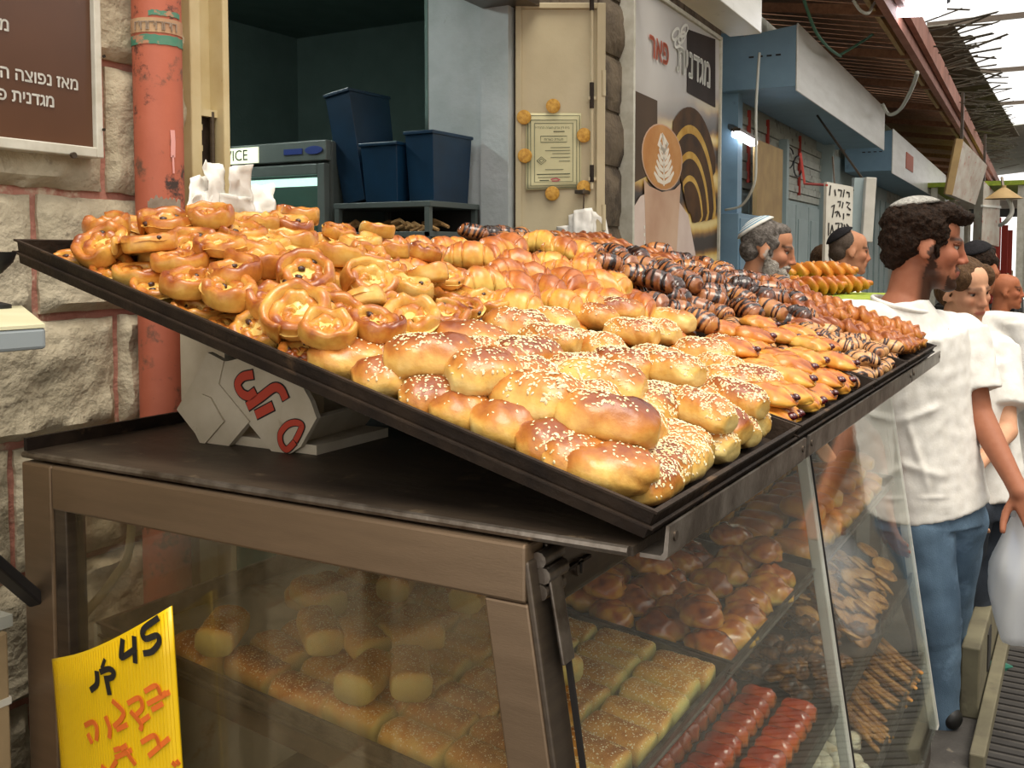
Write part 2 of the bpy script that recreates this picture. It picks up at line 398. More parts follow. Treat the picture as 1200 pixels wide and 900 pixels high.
# --- stone wall on the left: mortar core with each stone proud of it
wl = struct('wall_left')
MB().fbox(-.8, S_OPEN0-.06, -.35, 0, 0, 3.6).build('mortar_core', 'mortar', wl)
def stone(parent, s0, s1, z0, z1, m='stone', depth=.028, seed=0, nx=9, nz=7):
    """one rough-faced block, its face hacked uneven, sitting proud of the mortar"""
    mb = MB(); R = random.Random(seed); V = []; g = .0
    for j in range(nz+1):
        for i in range(nx+1):
            a = i/nx; b = j/nz
            e = min(a, 1-a, b, 1-b)
            q = F(s0+(s1-s0)*a, 0, z0+(z1-z0)*b)
            d = depth*(.25 if e == 0 else .85+.5*noise.noise(q*19+Vector((seed*3.1, 0, 0)))+.25*noise.noise(q*47))
            js = .006*noise.noise(q*23+Vector((5, seed, 2))) if e == 0 else 0
            V.append(F(s0+(s1-s0)*a+js, d, z0+(z1-z0)*b+js))
    fs = [(j*(nx+1)+i, j*(nx+1)+i+1, (j+1)*(nx+1)+i+1, (j+1)*(nx+1)+i) for j in range(nz) for i in range(nx)]
    n0 = len(V); rim = [i for i in range(nx+1)]+[j*(nx+1)+nx for j in range(1, nz+1)]+[nz*(nx+1)+i for i in range(nx-1, -1, -1)]+[j*(nx+1) for j in range(nz-1, 0, -1)]
    C = [(s0, z0), (s1, z0), (s1, z1), (s0, z1)]
    for i in rim:
        k = i % (nx+1); j = i//(nx+1); V.append(F(s0+(s1-s0)*k/nx, -.01, z0+(z1-z0)*j/nz))
    L = len(rim)
    for t in range(L): fs.append((rim[t], rim[(t+1) % L], n0+(t+1) % L, n0+t))
    mb.add(V, fs); return mb.build('stone_block', m, parent, smooth=True)
courses = [0, .24, .49, .735, .98, 1.235, 1.477, 1.722, 1.995, 2.24, 2.49, 2.74, 3.0, 3.3, 3.6]
cuts = {4: [-.8, -.3, .2, .72, 1.15, 1.6], 5: [-.8, -.35, .1, .55, .98, 1.40, 1.66], 6: [-.8, -.2, .3, .8, 1.213, 1.66], 7: [-.8, -.4, .1, .6, 1.0, 1.38, 1.66]}
sd = 1
for ci in range(len(courses)-1):
    z0, z1 = courses[ci]+.007, courses[ci+1]-.007
    cs = cuts.get(ci) or [-.8, -.3+.2*(ci % 2), .25+.13*(ci % 3), .74+.1*(ci % 2), 1.18+.1*((ci+1) % 3), 1.66]
    for a, b in zip(cs, cs[1:]):
        b = min(b, S_OPEN0-.07)
        if b-a > .05:
            near = b > .9 and z0 < 2.3
            stone(wl, a+.008, b-.008, z0, z1, seed=sd, nx=16 if near else 5, nz=12 if near else 4); sd += 1

# --- wall beyond the opening (dark stone pier behind the hanging cups poster) and the rest of the shop front
wr = struct('wall_right')
MB().fbox(S_OPEN1, 5.93, -.36, 0, 0, 3.6).build('pier_core', 'stone_dark', wr)
for i, (z0, z1) in enumerate(zip(courses, courses[1:])):
    for a, b in (((3.62, 4.34), (4.36, 5.2), (5.22, 5.92)) if i % 2 else ((3.62, 4.0), (4.02, 4.8), (4.82, 5.92))):
        stone(wr, a, b, z0+.007, z1-.007, 'stone_dark', .03, 300+i*7+int(a*3), 5, 4)
MB().fbox(S_OPEN0-.06, S_OPEN1+.0, -.36, 0, 2.75, 3.6).build('lintel', 'stone_dark', wr)
# plastered reveal on the right side of the opening
tr = struct('trim_1'); MB().fbox(S_OPEN1-.02, S_OPEN1+.002, -.345, -.002, 0, 2.75).build('reveal_plaster', 'plaster', tr)
MB().fbox(S_OPEN1-.035, S_OPEN1+.01, -.11, .005, 0, 2.75).build('reveal_edge_strip', 'plaster', tr)
tr2 = struct('trim_2')
MB().fbox(2.9, S_OPEN1+.03, -.10, .10, 2.50, 2.60).build('shutter_guide_beam', 'steel_dark', tr2)
# --- the dim shop behind the opening
rm = struct('wall_back'); MB().box((0.2, 4.5, 0), (6.3, 4.6, 3.2)).build('plaster_face', 'interior_green', rm)
rs = struct('wall_inner_side'); MB().box((5.0, 2.25, 0), (5.1, 4.5, 3.2)).build('plaster_face', 'interior_green', rs)
rl = struct('wall_inner_left'); MB().box((0.2, 2.15, 0), (.3, 4.5, 3.2)).build('plaster_face', 'interior_green', rl)
ri = struct('ceiling'); MB().box((0.2, 2.1, 3.0), (5.1, 4.6, 3.1)).build('ceiling_slab', 'interior_green', ri)
MB().box((3.25, 2.22, 0), (5.1, 2.27, 3.2)).build('inner_face', 'interior_green', rs)

# --- opening frame: two cream painted steel rails with a channel and the lock keeper between them
df = struct('door_1', F(S_OPEN0-.06, .02, 0))
sA, sB, sC, sD = s_of(220, .03), s_of(232, .03), s_of(256, .03), s_of(263, .03)
MB().fbox(sA, sB, -.06, .05, 0, 2.75).build('outer_rail', 'cream_paint', df, bevel=.003)
MB().fbox(sB, sC, -.06, .012, 0, 2.75).build('channel', 'cream_paint', df)
MB().fbox(sC, sD, -.06, .055, 0, 2.75).build('inner_rail', 'cream_paint', df, bevel=.003)
zt = onW(240, 130, .05).z; zb = onW(240, 192, .05).z
MB().fbox(sB+.004, sC-.002, .012, .018, zb, zt).build('lock_plate', 'black_tin', df)
for k in range(5):
    z = zb+(zt-zb)*(k+.3)/5; MB().fbox(sB-.002, sB+.016+.005*(k % 2), .012, .03, z, z+(zt-zb)*.11).build('lock_tooth', 'cream_paint', df)
MB().tube([F(sC-.014, .03, zb), F(sC-.014, .03, zt+.004)], .006, 8).build('bolt_rod', 'steel_dark', df, smooth=True)
MB().fbox(sB, sC+.004, .02, .034, zt-.008, zt+.008).build('bolt_clip', 'cream_paint', df)

# --- painted iron pipe in front of the stone
PS = s_of(183, .06); PR = .050
pp = thing('wall_pipe', 'salmon painted iron pipe with green bands in front of stone wall', 'pipe', F(PS, .075, 0))
mpipe, nt, p = nt_new('pipe_paint')
n1 = noise_(nt, 16, 7, .7); n2 = noise_(nt, 5, 5, .6)
c = ramp(nt, n2, [(.35, '#b8654c'), (.65, '#a85840')])
c = mixc(nt, ramp(nt, n1, [(.56, (0, 0, 0, 1)), (.66, (1, 1, 1, 1))]), c, lin('#6a4a3a'))
c = mixc(nt, ramp(nt, noise_(nt, 7, 7, .75), [(.56, (0, 0, 0, 1)), (.62, (1, 1, 1, 1))]), c, lin('#3a2a24'))
nt.links.new(c, p.inputs['Base Color']); p.inputs['Roughness'].default_value = .6
b = nt.nodes.new('ShaderNodeBump'); b.inputs['Strength'].default_value = .3; b.inputs['Distance'].default_value = .004
nt.links.new(n1, b.inputs['Height']); nt.links.new(b.outputs[0], p.inputs['Normal']); MATS['pipe_paint'] = mpipe
mat('band_green', '#3f7f66', '#57806a', rough=.7, scale=40, c3='#b07f62', scale3=30, lo3=.55, hi3=.62)
mat('band_tape', '#a98062', '#b99a76', rough=.8, scale=20)
mat('paint_pink', '#d99a92', rough=.7); mat('paint_bare', '#9a8a7a', '#7d6a58', rough=.8, scale=30)
pc = F(PS, .075, 0)
MB().lathe(pc, [(PR, 0), (PR, 3.5)], 32).build('pipe', 'pipe_paint', pp, smooth=True)
def band(z0, z1, m, name, a0=-pi, a1=pi, r=.0015, wob=0.0):
    mb = MB(); n = 40; ring = []
    for i in range(n+1):
        a = a0+(a1-a0)*i/n; d = Vector((cos(a), sin(a), 0)); w = wob*noise.noise(Vector((a*6, z0*9, 1)))
        ring.append([pc+d*PR*.99+Vector((0, 0, z0+w)), pc+d*(PR+r)+Vector((0, 0, z0+w)), pc+d*(PR+r)+Vector((0, 0, z1+w*1.3)), pc+d*PR*.99+Vector((0, 0, z1+w*1.3))])
    mb.loft(ring, True, True); return mb.build(name, m, pp, smooth=True)
zz = lambda v: onW(183, v, .12).z
band(zz(50), zz(39), 'band_green', 'green_band', wob=.003); band(zz(36), zz(19), 'band_tape', 'old_label'); band(zz(16), zz(10), 'band_green', 'green_band', -2.6, -1.2, wob=.003)
# remains of lettering on the old label, a pink paint drip and bare patches near the tray
ang0 = atan2(-pc.y, -pc.x)
for k in range(6):
    a = ang0-.8+k*.3; d = Vector((cos(a), sin(a), 0)); t = Vector((-sin(a), cos(a), 0)); z = zz(28)
    sketch('label_letter', 'paint_bare', pp, pc+d*(PR+.001)+Vector((0, 0, z)), t, (0, 0, 1), [[(-.006, -.008), (-.006, .007), (.006, .007), (.006, -.008 if k % 2 else 0)]], .003, d)
a = ang0+.55; d = Vector((cos(a), sin(a), 0)); t = Vector((-sin(a), cos(a), 0))
sketch('paint_drip', 'paint_pink', pp, pc+d*PR+Vector((0, 0, zz(152))), t, (0, 0, 1), [([(0, 0), (.001, -.02), (0, -.05)], .010), ([(0, -.05), (.001, -.085)], .004)], .01, d)
a = ang0+.25; d = Vector((cos(a), sin(a), 0)); t = Vector((-sin(a), cos(a), 0))
band(zz(262), zz(232), 'paint_bare', 'bare_patch', ang0-.5, ang0+.9, wob=.014)

# --- brown sign board, top left
bs = thing('sign_board', 'brown sign board with white lettering screwed to the stone wall', 'sign', F(1.2, .04, 1.78))
s1 = s_of(124, .06); z0 = onW(125, 186, .06).z
MB().fbox(.1, s1-.012, .0, .05, z0+.012, 2.62).build('panel', 'sign_brown', bs)
for nm, q in (('frame_side', (s1-.016, s1, 0, .062, z0, 2.64)), ('frame_side', (.08, .1, 0, .062, z0, 2.64)), ('frame_rail', (.1, s1-.016, 0, .062, z0, z0+.020)), ('frame_rail', (.1, s1-.016, 0, .062, 2.62, 2.64))):
    MB().fbox(*q).build(nm, 'frame_white', bs, bevel=.002)
ps = onW(85, 182, .065); MB().tube([ps, ps+Vector((0, -.006, 0))], .006, 12).build('screw', 'steel_worn', bs, smooth=True)
for vv in (66, 152): ps = onW(121, vv, .065); MB().tube([ps, ps+Vector((0, -.004, 0))], .003, 8).build('screw', 'black_tin', bs, smooth=True)
FX = Vector((cos(WALL_A), sin(WALL_A), 0)); UP = Vector((0, 0, 1)); FN = Vector((sin(WALL_A), -cos(WALL_A), 0))
for body, (u, v), sz in (('מאז נפוצה השקדים', (92, 106), .0325), ('מגדנית פאר', (64, 126), .0325), ('מסורת של', (11, 37), .0325)):
    q = onW(u, v, .051); text('lettering', body, 'white_paint', bs, q, FX, UP, sz, bold=.0006)

# --- poster with the coffee cup
cp = thing('cafe_poster', 'tall cafe poster with coffee cup picture and white lettering', 'poster', F(5.0, .05, 1.0))
s0 = s_of(740, .06); s1 = s_of(840, .06); zT = onW(839, 45, .06).z; SW = s1-s0
def pq(a, b): return F(s0+SW*a, .062, 1.0+(zT-1.0)*b)
def puv(u, v): q = onW(u, v, .062/cos(WALL_A)); qq = q-Vector((0, WALL_Y, 0)); return ((qq.x*cos(WALL_A)+qq.y*sin(WALL_A)-s0)/SW, (q.z-1.0)/(zT-1.0))
mpos, nt, p = nt_new('poster_print_and_sheen')
tc = nt.nodes.new('ShaderNodeTexCoord')
wv = nt.nodes.new('ShaderNodeTexWave'); wv.wave_type = 'RINGS'; wv.inputs['Scale'].default_value = 1.4; wv.inputs['Distortion'].default_value = 5; wv.inputs['Detail'].default_value = 4
nt.links.new(tc.outputs['Object'], wv.inputs['Vector'])
gold = ramp(nt, wv.outputs['Fac'], [(.2, '#2a1c12'), (.55, '#7d5520'), (.8, '#c9a04a'), (1, '#e8d08a')])
sep = nt.nodes.new('ShaderNodeSeparateXYZ'); nt.links.new(tc.outputs['Generated'], sep.inputs[0])
top = ramp(nt, math_(nt, 'ADD', sep.outputs[2], math_(nt, 'MULTIPLY', noise_(nt, 1.5, 3), .25)), [(.62, '#5a4a3c'), (.8, '#a39a92'), (1, '#c6c2be')])  # greyish white reflection on the upper part is painted into the colour
f = ramp(nt, math_(nt, 'ADD', sep.outputs[2], math_(nt, 'MULTIPLY', sep.outputs[0], -.15)), [(.56, (1, 1, 1, 1)), (.70, (0, 0, 0, 1))])
nt.links.new(mixc(nt, f, top, gold), p.inputs['Base Color']); p.inputs['Roughness'].default_value = .4; p.inputs['Specular IOR Level'].default_value = .3; MATS['poster_print_and_sheen'] = mpos
MB().fbox(s0, s1, 0, .06, 1.0, zT).build('print', 'poster_print_and_sheen', cp)
w = .022
for nm, q in (('frame_side', (s0-w, s0, 0, .075, 1.0-w, zT+w)), ('frame_side', (s1, s1+w, 0, .075, 1.0-w, zT+w)), ('frame_rail', (s0, s1, 0, .075, zT, zT+w)), ('frame_rail', (s0, s1, 0, .075, 1.0-w, 1.0))):
    MB().fbox(*q).build(nm, 'frame_white', cp, bevel=.003)
def shape(name, m, pts, lift):
    """a flat printed area on the poster"""
    mb = MB(); Q = [pq(*puv(u, v))+FN*lift for u, v in pts]; n = len(Q)
    mb.add(Q+[q+FN*.0008 for q in Q], [tuple(range(n-1, -1, -1)), tuple(range(n, 2*n))]+[(i, (i+1) % n, n+(i+1) % n, n+i) for i in range(n)])
    return mb.build(name, m, cp)
def oval(cx, cy, rx, ry, n=28, rot=0): return [(cx+rx*cos(2*pi*i/n)*cos(rot)-ry*sin(2*pi*i/n)*sin(rot), cy+rx*cos(2*pi*i/n)*sin(rot)+ry*sin(2*pi*i/n)*cos(rot)) for i in range(n)]
mat('print_cup', '#d2b29a', '#b9927a', rough=.6, spec=.15, scale=2); mat('print_coffee', '#b57a42', '#c8935c', rough=.6, spec=.15, scale=5)
mat('print_crema', '#eadfd0', rough=.6, spec=.15); mat('print_dark', '#2f2520', '#3c302a', rough=.6, spec=.15, scale=3); mat('print_saucer', '#cbb3a8', '#dcc9c0', rough=.6, spec=.15, scale=3); mat('print_brownhaze', '#4a3a2c', '#5c4836', rough=.6, spec=.15, scale=2)
mat('print_gold', '#b98a35', '#d9b560', rough=.6, spec=.15, scale=6); mat('print_umber', '#3a2614', '#5a3c1c', rough=.6, spec=.15, scale=6)
shape('dark_patch', 'print_dark', [(805, 34), (838, 46), (838, 126), (805, 108)], .001)
shape('brown_haze', 'print_brownhaze', [(741, 105), (770, 118), (770, 200), (741, 215)], .001)
shape('saucer', 'print_saucer', [(741, 300), (741, 245), (750, 230), (758, 226), (795, 236), (806, 252), (815, 300)], .0015)
shape('cup', 'print_cup', [(754, 210), (757, 300), (792, 300), (797, 215), (790, 222), (775, 225), (760, 218)], .0025)
shape('coffee', 'print_coffee', oval(775, 184, 22.5, 38, rot=-.12), .0035)
shape('cup_rim', 'print_cup', oval(775, 184, 23.6, 39.5, rot=-.12), .003)
def strokes_on(name, m, lst, w): return sketch(name, m, cp, (0, 0, 0), (1, 0, 0), (0, 0, 1), [], w, FN)
mb = MB()
def pstroke(mb, pts, w):
    Q = [pq(*puv(u, v))+FN*.0045 for u, v in pts]; L = []
    for i, q in enumerate(Q):
        t = (Q[min(i+1, len(Q)-1)]-Q[max(i-1, 0)]).normalized(); sd = FN.cross(t)*w/2*(1 if 0 < i < len(Q)-1 else .5); L.append([q+sd, q-sd, q-sd+FN*.0008, q+sd+FN*.0008])
    mb.loft(L)
for k, (r_, gm) in enumerate(((76, 'print_umber'), (66, 'print_gold'), (56, 'print_umber'), (46, 'print_gold'), (37, 'print_umber'), (28, 'print_gold'), (20, 'print_umber'))):
    ab = MB(); arc = [(808+r_*.42*cos(t), 262-r_*1.55*sin(t)) for t in np.linspace(.05, 2.2, 20)]
    arc = [(u_, v_) for u_, v_ in arc if u_ < 837]; pstroke(ab, arc, .17 if gm == 'print_umber' else .12)
    for v_ in ab.v: v_ -= FN*(.0033-.0001*k)
    ab.build('golden_arc', gm, cp)
for k in range(6):
    y = 172+k*7; r = 4+k*1.5
    pstroke(mb, [(777, y+8), (777-r*.6, y+3), (777-r, y-5)], .03); pstroke(mb, [(777, y+8), (777+r*.6, y+3), (777+r, y-5)], .03)
pstroke(mb, [(775, 156), (777, 170), (777, 218)], .03); pstroke(mb, [(774, 158), (771, 168), (777, 176)], .045); pstroke(mb, [(775, 158), (781, 170), (777, 178)], .045)
tag(mb.build('latte_leaf', 'print_crema', cp), None)
q = pq(*puv(832, 103)); text('lettering', 'מגדנית', 'white_paint', cp, q, FX, UP-FX*.0, .215, bold=.006, lift=.005)
q = pq(*puv(783, 77)); text('lettering', 'פאר', 'orange_paint', cp, q, FX, UP, .165, bold=.004, lift=.005)
mb = MB()
for cx_, cy_ in ((791, 40), (798, 44), (801, 36), (794, 49)): pstroke(mb, oval(cx_, cy_, 3.5, 7, 14, .4)+[oval(cx_, cy_, 3.5, 7, 14, .4)[0]], .014)
mb.build('emblem', 'white_paint', cp)
mb = MB()
for k in range(4): pstroke(mb, [(754, 264+k*9), (754, 268+k*9)], .02)
mb.build('print_ticks', 'white_paint', cp)

# --- steel lamp housing above the poster
hb = thing('lamp_housing', 'long steel lamp housing hanging above the cafe poster', 'lamp housing', F(3.9, .45, 2.60))
MB().fbox(2.3, 4.62, .42, .57, 2.62, 2.92).build('shell', 'steel_pale', hb, bevel=.004)
for s in (2.6, 4.3): MB().fbox(s, s+.03, 0, .42, 2.85, 2.88).build('bracket', 'steel_dark', hb)
MB().fbox(4.622, 4.626, .43, .56, 2.63, 2.91).build('end_cap', 'steel_dark', hb)

# --- cream steel door leaf standing open with a certificate on it
d0 = 3.70
def DL(u, v, k=0.0): return D(u, v, d0)-FV*k
dl = thing('steel_door', 'cream painted steel door leaf folded open beside the opening', 'door', (DL(655, 300).x, DL(655, 300).y, 0))
def dlbox(u0, u1, k0, k1, z0, z1):
    a = DL(u0, 300); b_ = DL(u1, 300); a.z = b_.z = 0
    q = [a-FV*k0, b_-FV*k0, b_-FV*k1, a-FV*k1]
    return MB().hexa([p+UP*z0 for p in q]+[p+UP*z1 for p in q])
zTop = DL(650, 4).z
dlbox(604, 708, -.03, 0, 0, zTop).build('leaf', 'door_cream', dl, bevel=.003)
for u0, u1 in ((604, 611), (698, 708)): dlbox(u0, u1, 0, .014, 0, zTop).build('stile', 'door_cream', dl, bevel=.003)
for v0, v1 in ((4, 11),): dlbox(611, 698, 0, .014, DL(650, v1).z, zTop).build('top_rail', 'door_cream', dl, bevel=.003)
dlbox(611, 698, 0, .014, .02, .16).build('bottom_rail', 'door_cream', dl, bevel=.003)
MB().tube([DL(693, 6, .022), DL(693, 222, .022)], .006, 8).build('bolt_rod', 'door_cream', dl, smooth=True)
for v0, v1 in ((98, 128), (194, 214), (0, 14)): MB().tube([DL(693, v0, .022), DL(693, v1, .022)], .0085, 8).build('bolt_sleeve', 'black_tin', dl, smooth=True)
for v in (116, 210): MB().bar(DL(689, v, .02), DL(698, v, .02), .012, .012).build('bolt_bracket', 'door_cream', dl)
for v in (83, 240): MB().tube([DL(707, v, .01), DL(707, v+30, .01)], .009, 8).build('hinge', 'door_cream', dl, smooth=True)
MB().box(DL(676, 226, .016)-Vector((.03, .004, .006)), DL(692, 226, .016)+Vector((.004, .004, .008))).build('latch', 'steel_dark', dl, bevel=.002)
# certificate: cream sheet, curled at its lower left corner, held by gold seals
ct = thing('kosher_certificate', 'cream framed certificate with gold round seals on the steel door', 'certificate', DL(650, 225, .004))
mb = MB(); rows = []
def certpt(a, b, k=0): # a across, b down, photo corners TL(616,134) TR(681,134) BR(680,226) BL(615,221)
    u = 616+65*a; v = 133+90*b; curl = .03*max(0, b-.8)*5*max(0, .6-a); return DL(u, v-2*a*b, .006+k+curl)
n = 10
for j in range(n+1): rows.append([certpt(i/n, j/n) for i in range(n+1)])
V = [p for r in rows for p in r]; fs = [(j*(n+1)+i, j*(n+1)+i+1, (j+1)*(n+1)+i+1, (j+1)*(n+1)+i) for j in range(n) for i in range(n)]
mb.add(V, fs); o = mb.build('sheet', 'cert_paper', ct, smooth=True); o.modifiers.new('thick', 'SOLIDIFY').thickness = .0012
def cstroke(name, m, sts, w):
    mb = MB()
    for st in sts:
        Q = [certpt(a, b, .0012) for a, b in st]; L = []
        for i, q in enumerate(Q):
            t = (Q[min(i+1, len(Q)-1)]-Q[max(i-1, 0)]).normalized(); s_ = FV.cross(t).normalized()*w/2; L.append([q+s_, q-s_, q-s_-FV*.0004, q+s_-FV*.0004])
        mb.loft(L)
    return mb.build(name, m, ct)
rect = lambda a0, b0, a1, b1: [(a0, b0), (a1, b0), (a1, b1), (a0, b1), (a0, b0)]
cstroke('border', 'cert_ink', [rect(.09, .09, .92, .95), rect(.04, .03, .97, .98)], .0024)
cstroke('inner_border', 'faint_ink', [rect(.16, .13, .85, .90)], .003)
cstroke('title_box', 'cert_ink', [rect(.27, .30, .74, .38)], .002)
cstroke('emblem', 'cert_ink', [[(.20, .62), (.28, .57), (.37, .62), (.28, .67), (.20, .62)], [(.24, .62), (.28, .595), (.33, .62), (.28, .645), (.24, .62)]], .002)
cstroke('print_lines', 'faint_ink', [[(.45, .45), (.80, .45)], [(.35, .49), (.80, .49)], [(.48, .53), (.80, .53)], [(.45, .58), (.80, .58)], [(.60, .63), (.80, .63)], [(.35, .74), (.68, .74)], [(.22, .84), (.80, .84)]], .0026)
cstroke('print_lines', 'cert_ink', [[(.20, .80), (.80, .80)], [(.25, .88), (.42, .88)], [(.50, .24), (.70, .24)]], .003)
cstroke('red_stamp', 'red_ink', [[(.45, .87), (.55, .855), (.62, .88)], [(.47, .89), (.6, .89)]], .004)
q = certpt(.79, .205, .002); text('lettering', 'בית דין צדק העדה החרדית', 'cert_ink', ct, q, RV, UP, .0118, bold=0, lift=0)
q = certpt(.68, .36, .002); text('lettering', 'תעודת כשרות', 'cert_ink', ct, q, RV, UP, .0125, bold=0, lift=0)
for u, v in ((648, 125), (614, 138), (684, 159), (615, 183), (684, 220), (647, 227)):
    c_ = DL(u, v, .015); mb = MB(); R1 = [c_+RV*.0265*cos(a)+UP*.0265*sin(a) for a in np.linspace(0, 2*pi, 25)[:-1]]
    mb.loft([R1, [p-FV*.002 for p in R1], [p+(c_-p)*.12-FV*.003 for p in R1]]); o = mb.build('gold_seal', 'gold_seal', ct, smooth=True)
# hook with torn paper bags
def crumpled(name, label, cat, quads, m='paper', group=None, amp=.012, seed=0, n=7):
    """folded paper: several crumpled sheets, each with thickness"""
    c_ = sum((Vector(p) for q in quads for p in q), Vector())/(4*len(quads)); c_.z = min(p[2] for q in quads for p in q)
    t = thing(name, label, cat, c_, group)
    for qi, (a, b_, c2, d_) in enumerate(quads):
        a, b_, c2, d_ = map(Vector, (a, b_, c2, d_)); nr = (b_-a).cross(d_-a).normalized(); V = []
        for j in range(n+1):
            for i in range(n+1):
                x, y = i/n, j/n; p = a*(1-x)*(1-y)+b_*x*(1-y)+c2*x*y+d_*(1-x)*y
                p = p+nr*amp*(noise.noise(p*38+Vector((seed, qi*3, 0)))+.5*noise.noise(p*90))+Vector((0, 0, .3*amp*noise.noise(p*31+Vector((9, qi, 0)))))
                V.append(p)
        fs = [(j*(n+1)+i, j*(n+1)+i+1, (j+1)*(n+1)+i+1, (j+1)*(n+1)+i) for j in range(n) for i in range(n)]
        o = MB().add(V, fs).build('paper_bag', m, t, smooth='all'); o.modifiers.new('thick', 'SOLIDIFY').thickness = .0015
    return t
MB().tube([DL(684, 222, .004), DL(684, 222, .03), DL(683, 244, .034), DL(683, 250, .02)], .0028, 8).build('bag_hook', 'steel_dark', dl, smooth=True)
crumpled('paper_bag_bundle', 'white paper bags hung on a hook of the steel door', 'paper bags',
         [[DL(666, 252, .02), DL(694, 246, .024), DL(694, 283, .03), DL(666, 282, .03)], [DL(690, 246, .012), DL(709, 252, .012), DL(716, 290, .016), DL(686, 290, .016)],
          [DL(652, 265, .012), DL(668, 264, .014), DL(668, 280, .014), DL(652, 280, .012)], [DL(672, 247, .035), DL(693, 244, .035), DL(692, 275, .05), DL(670, 280, .05)]], seed=3)

# ================================================================== inside the dim shop
XF = 2.85
cl = thing('added_fill_lamp', 'added unseen fluorescent batten brightening the dim shop', 'lamp', (2.2, 3.2, 2.9)); MB().box((1.6, 3.17, 2.93), (2.8, 3.27, 2.99)).build('batten', 'frame_white', cl); MB().box((1.65, 3.195, 2.90), (2.75, 3.245, 2.93)).build('tube', 'shop_fill_tube', cl)  # added lamp, out of view, to brighten the dark shop interior
fr = thing('display_fridge', 'grey glass door drinks fridge in the dim shop', 'fridge', (XF+.3, 2.8, 0))
yR, yL, zF = 2.432, 3.10, 2.02
MB().box((XF+.03, yR, 0), (XF+.6, yL, zF)).build('cabinet', 'fridge_dark', fr, bevel=.01)
MB().box((XF, yR, 1.945), (XF+.03, yL, zF)).build('header', 'fridge_grey', fr, bevel=.004)
MB().box((XF-.006, 2.765, 1.950), (XF, 3.09, 2.010)).build('light_box', 'fridge_sign', fr)
text('lettering', 'SERVICE', 'black_print', fr, (XF-.006, 2.815, 1.962), (0, -1, 0), UP, .058, align='RIGHT', bold=0)
mb = MB(); c_ = Vector((XF-.001, 2.488, 1.984)); R1 = [c_+Vector((0, .042*cos(a), .015*sin(a))) for a in np.linspace(0, 2*pi, 25)[:-1]]; mb.loft([R1, [p-Vector((.004, 0, 0)) for p in R1]]); mb.build('oval_logo', 'logo_blue', fr)
MB().box((XF-.004, 2.545, 1.972), (XF, 2.635, 1.993)).build('name_plate', 'logo_blue', fr)
for nm, a, b_ in (('door_stile', (XF, yR+.01, .1), (XF+.03, yR+.045, 1.935)), ('door_stile', (XF, yL-.045, .1), (XF+.03, yL-.01, 1.935)), ('door_rail', (XF, yR+.045, 1.895), (XF+.03, yL-.045, 1.935)), ('door_rail', (XF, yR+.045, .1), (XF+.03, yL-.045, .16))):
    MB().box(a, b_).build(nm, 'fridge_grey', fr, bevel=.003)
MB().box((XF+.012, yR+.045, .16), (XF+.016, yL-.045, 1.895)).build('door_pane', 'fridge_glass', fr)
MB().box((XF+.018, yR+.06, 1.855), (XF+.026, yL-.06, 1.885)).build('light_tube', 'fridge_glow', fr)
MB().box((XF+.0165, yR+.05, .16), (XF+.0175, yL-.05, 1.85)).build('door_backing', 'interior_green', fr)
# rack with blue bins
rk = thing('bread_rack', 'dark metal bread rack with trays beside the fridge', 'rack', (3.02, 2.18, 0))
zS = 1.785
for z in (zS-.02, 1.66, 1.45, 1.2, .9, .5): MB().box((XF, 1.97, z), (3.17, 2.40, z+.02)).build('shelf', 'fridge_dark', rk, bevel=.002)
for x, y in ((XF, 1.975), (3.15, 1.975), (XF, 2.375), (3.15, 2.375)): MB().box((x, y, 0), (x+.02, y+.02, zS-.02)).build('upright', 'fridge_dark', rk)
MB().box((3.165, 1.97, 0), (3.17, 2.40, zS-.02)).build('back_sheet', 'dark_void', rk)
for k in range(22):
    y = 2.0+.36*((k*.618) % 1); z = 1.685+.012*(k//9); x = 2.88+.03*(k % 5); a = rng.uniform(-.9, .9)
    mb = MB(); mb.tube([(x, y-.045*cos(a), z), (x+.01, y, z+.012), (x, y+.045*cos(a), z+.006*sin(a*3))], [.006, .009, .006], 7)
    single(mb, 'bread_stick', 'bread_dim', 'pale bread stick heaped on the dim rack below the blue bins', 'bread', 'bread sticks on the dim rack', smooth=True)
def bin_(name, label, x0, x1, y0, y1, z0, z1, tilt=0.0):
    mb = MB(); t = .006
    o_ = [(x0, y0), (x1, y0), (x1, y1), (x0, y1)]; c_ = Vector(((x0+x1)/2, (y0+y1)/2, z0))
    def ring(k, z, e=0): return [c_+Vector(((x-c_.x)*k+(e if x < c_.x else -e), (y-c_.y)*k+(e if y < c_.y else -e), z-z0)) for x, y in o_]
    mb.loft([ring(.88, z0), ring(1, z1), ring(1.06, z1), ring(1.06, z1+.012), ring(1, z1+.012, .006), ring(.88, z0+.01, .006)])
    o = single(mb, name, 'crate_blue', label, 'bin', None, bevel=.004)
    o.rotation_euler = (tilt, 0, 0); return o
bin_('plastic_bin', 'dark blue plastic bin standing on the rack, right of the leaning bin', XF+.01, 3.13, 2.12, 2.28, zS, zS+.20)
bin_('plastic_bin', 'dark blue plastic bin at the right end of the rack shelf', XF+.04, 3.14, 1.985, 2.105, zS, zS+.235)
o = bin_('plastic_bin', 'tall blue plastic bin leaning upright on the rack beside the fridge', XF+.05, 3.14, 2.285, 2.40, zS, zS+.40)
o.rotation_euler = (-.16, 0, 0); o.location.y += .012; o.location.z += .008
# ================================================================== THE DISPLAY CASE
X1, X2, XM = 1.009, 3.32, 2.24
YB, YF, ZT = 1.49, .557, 1.265
dc = thing('display_case', 'steel and glass bakery display case with slanted front panes', 'display case', (2.1, .95, 0))
def P_(y, z, x=X1): return Vector((x, y, z))
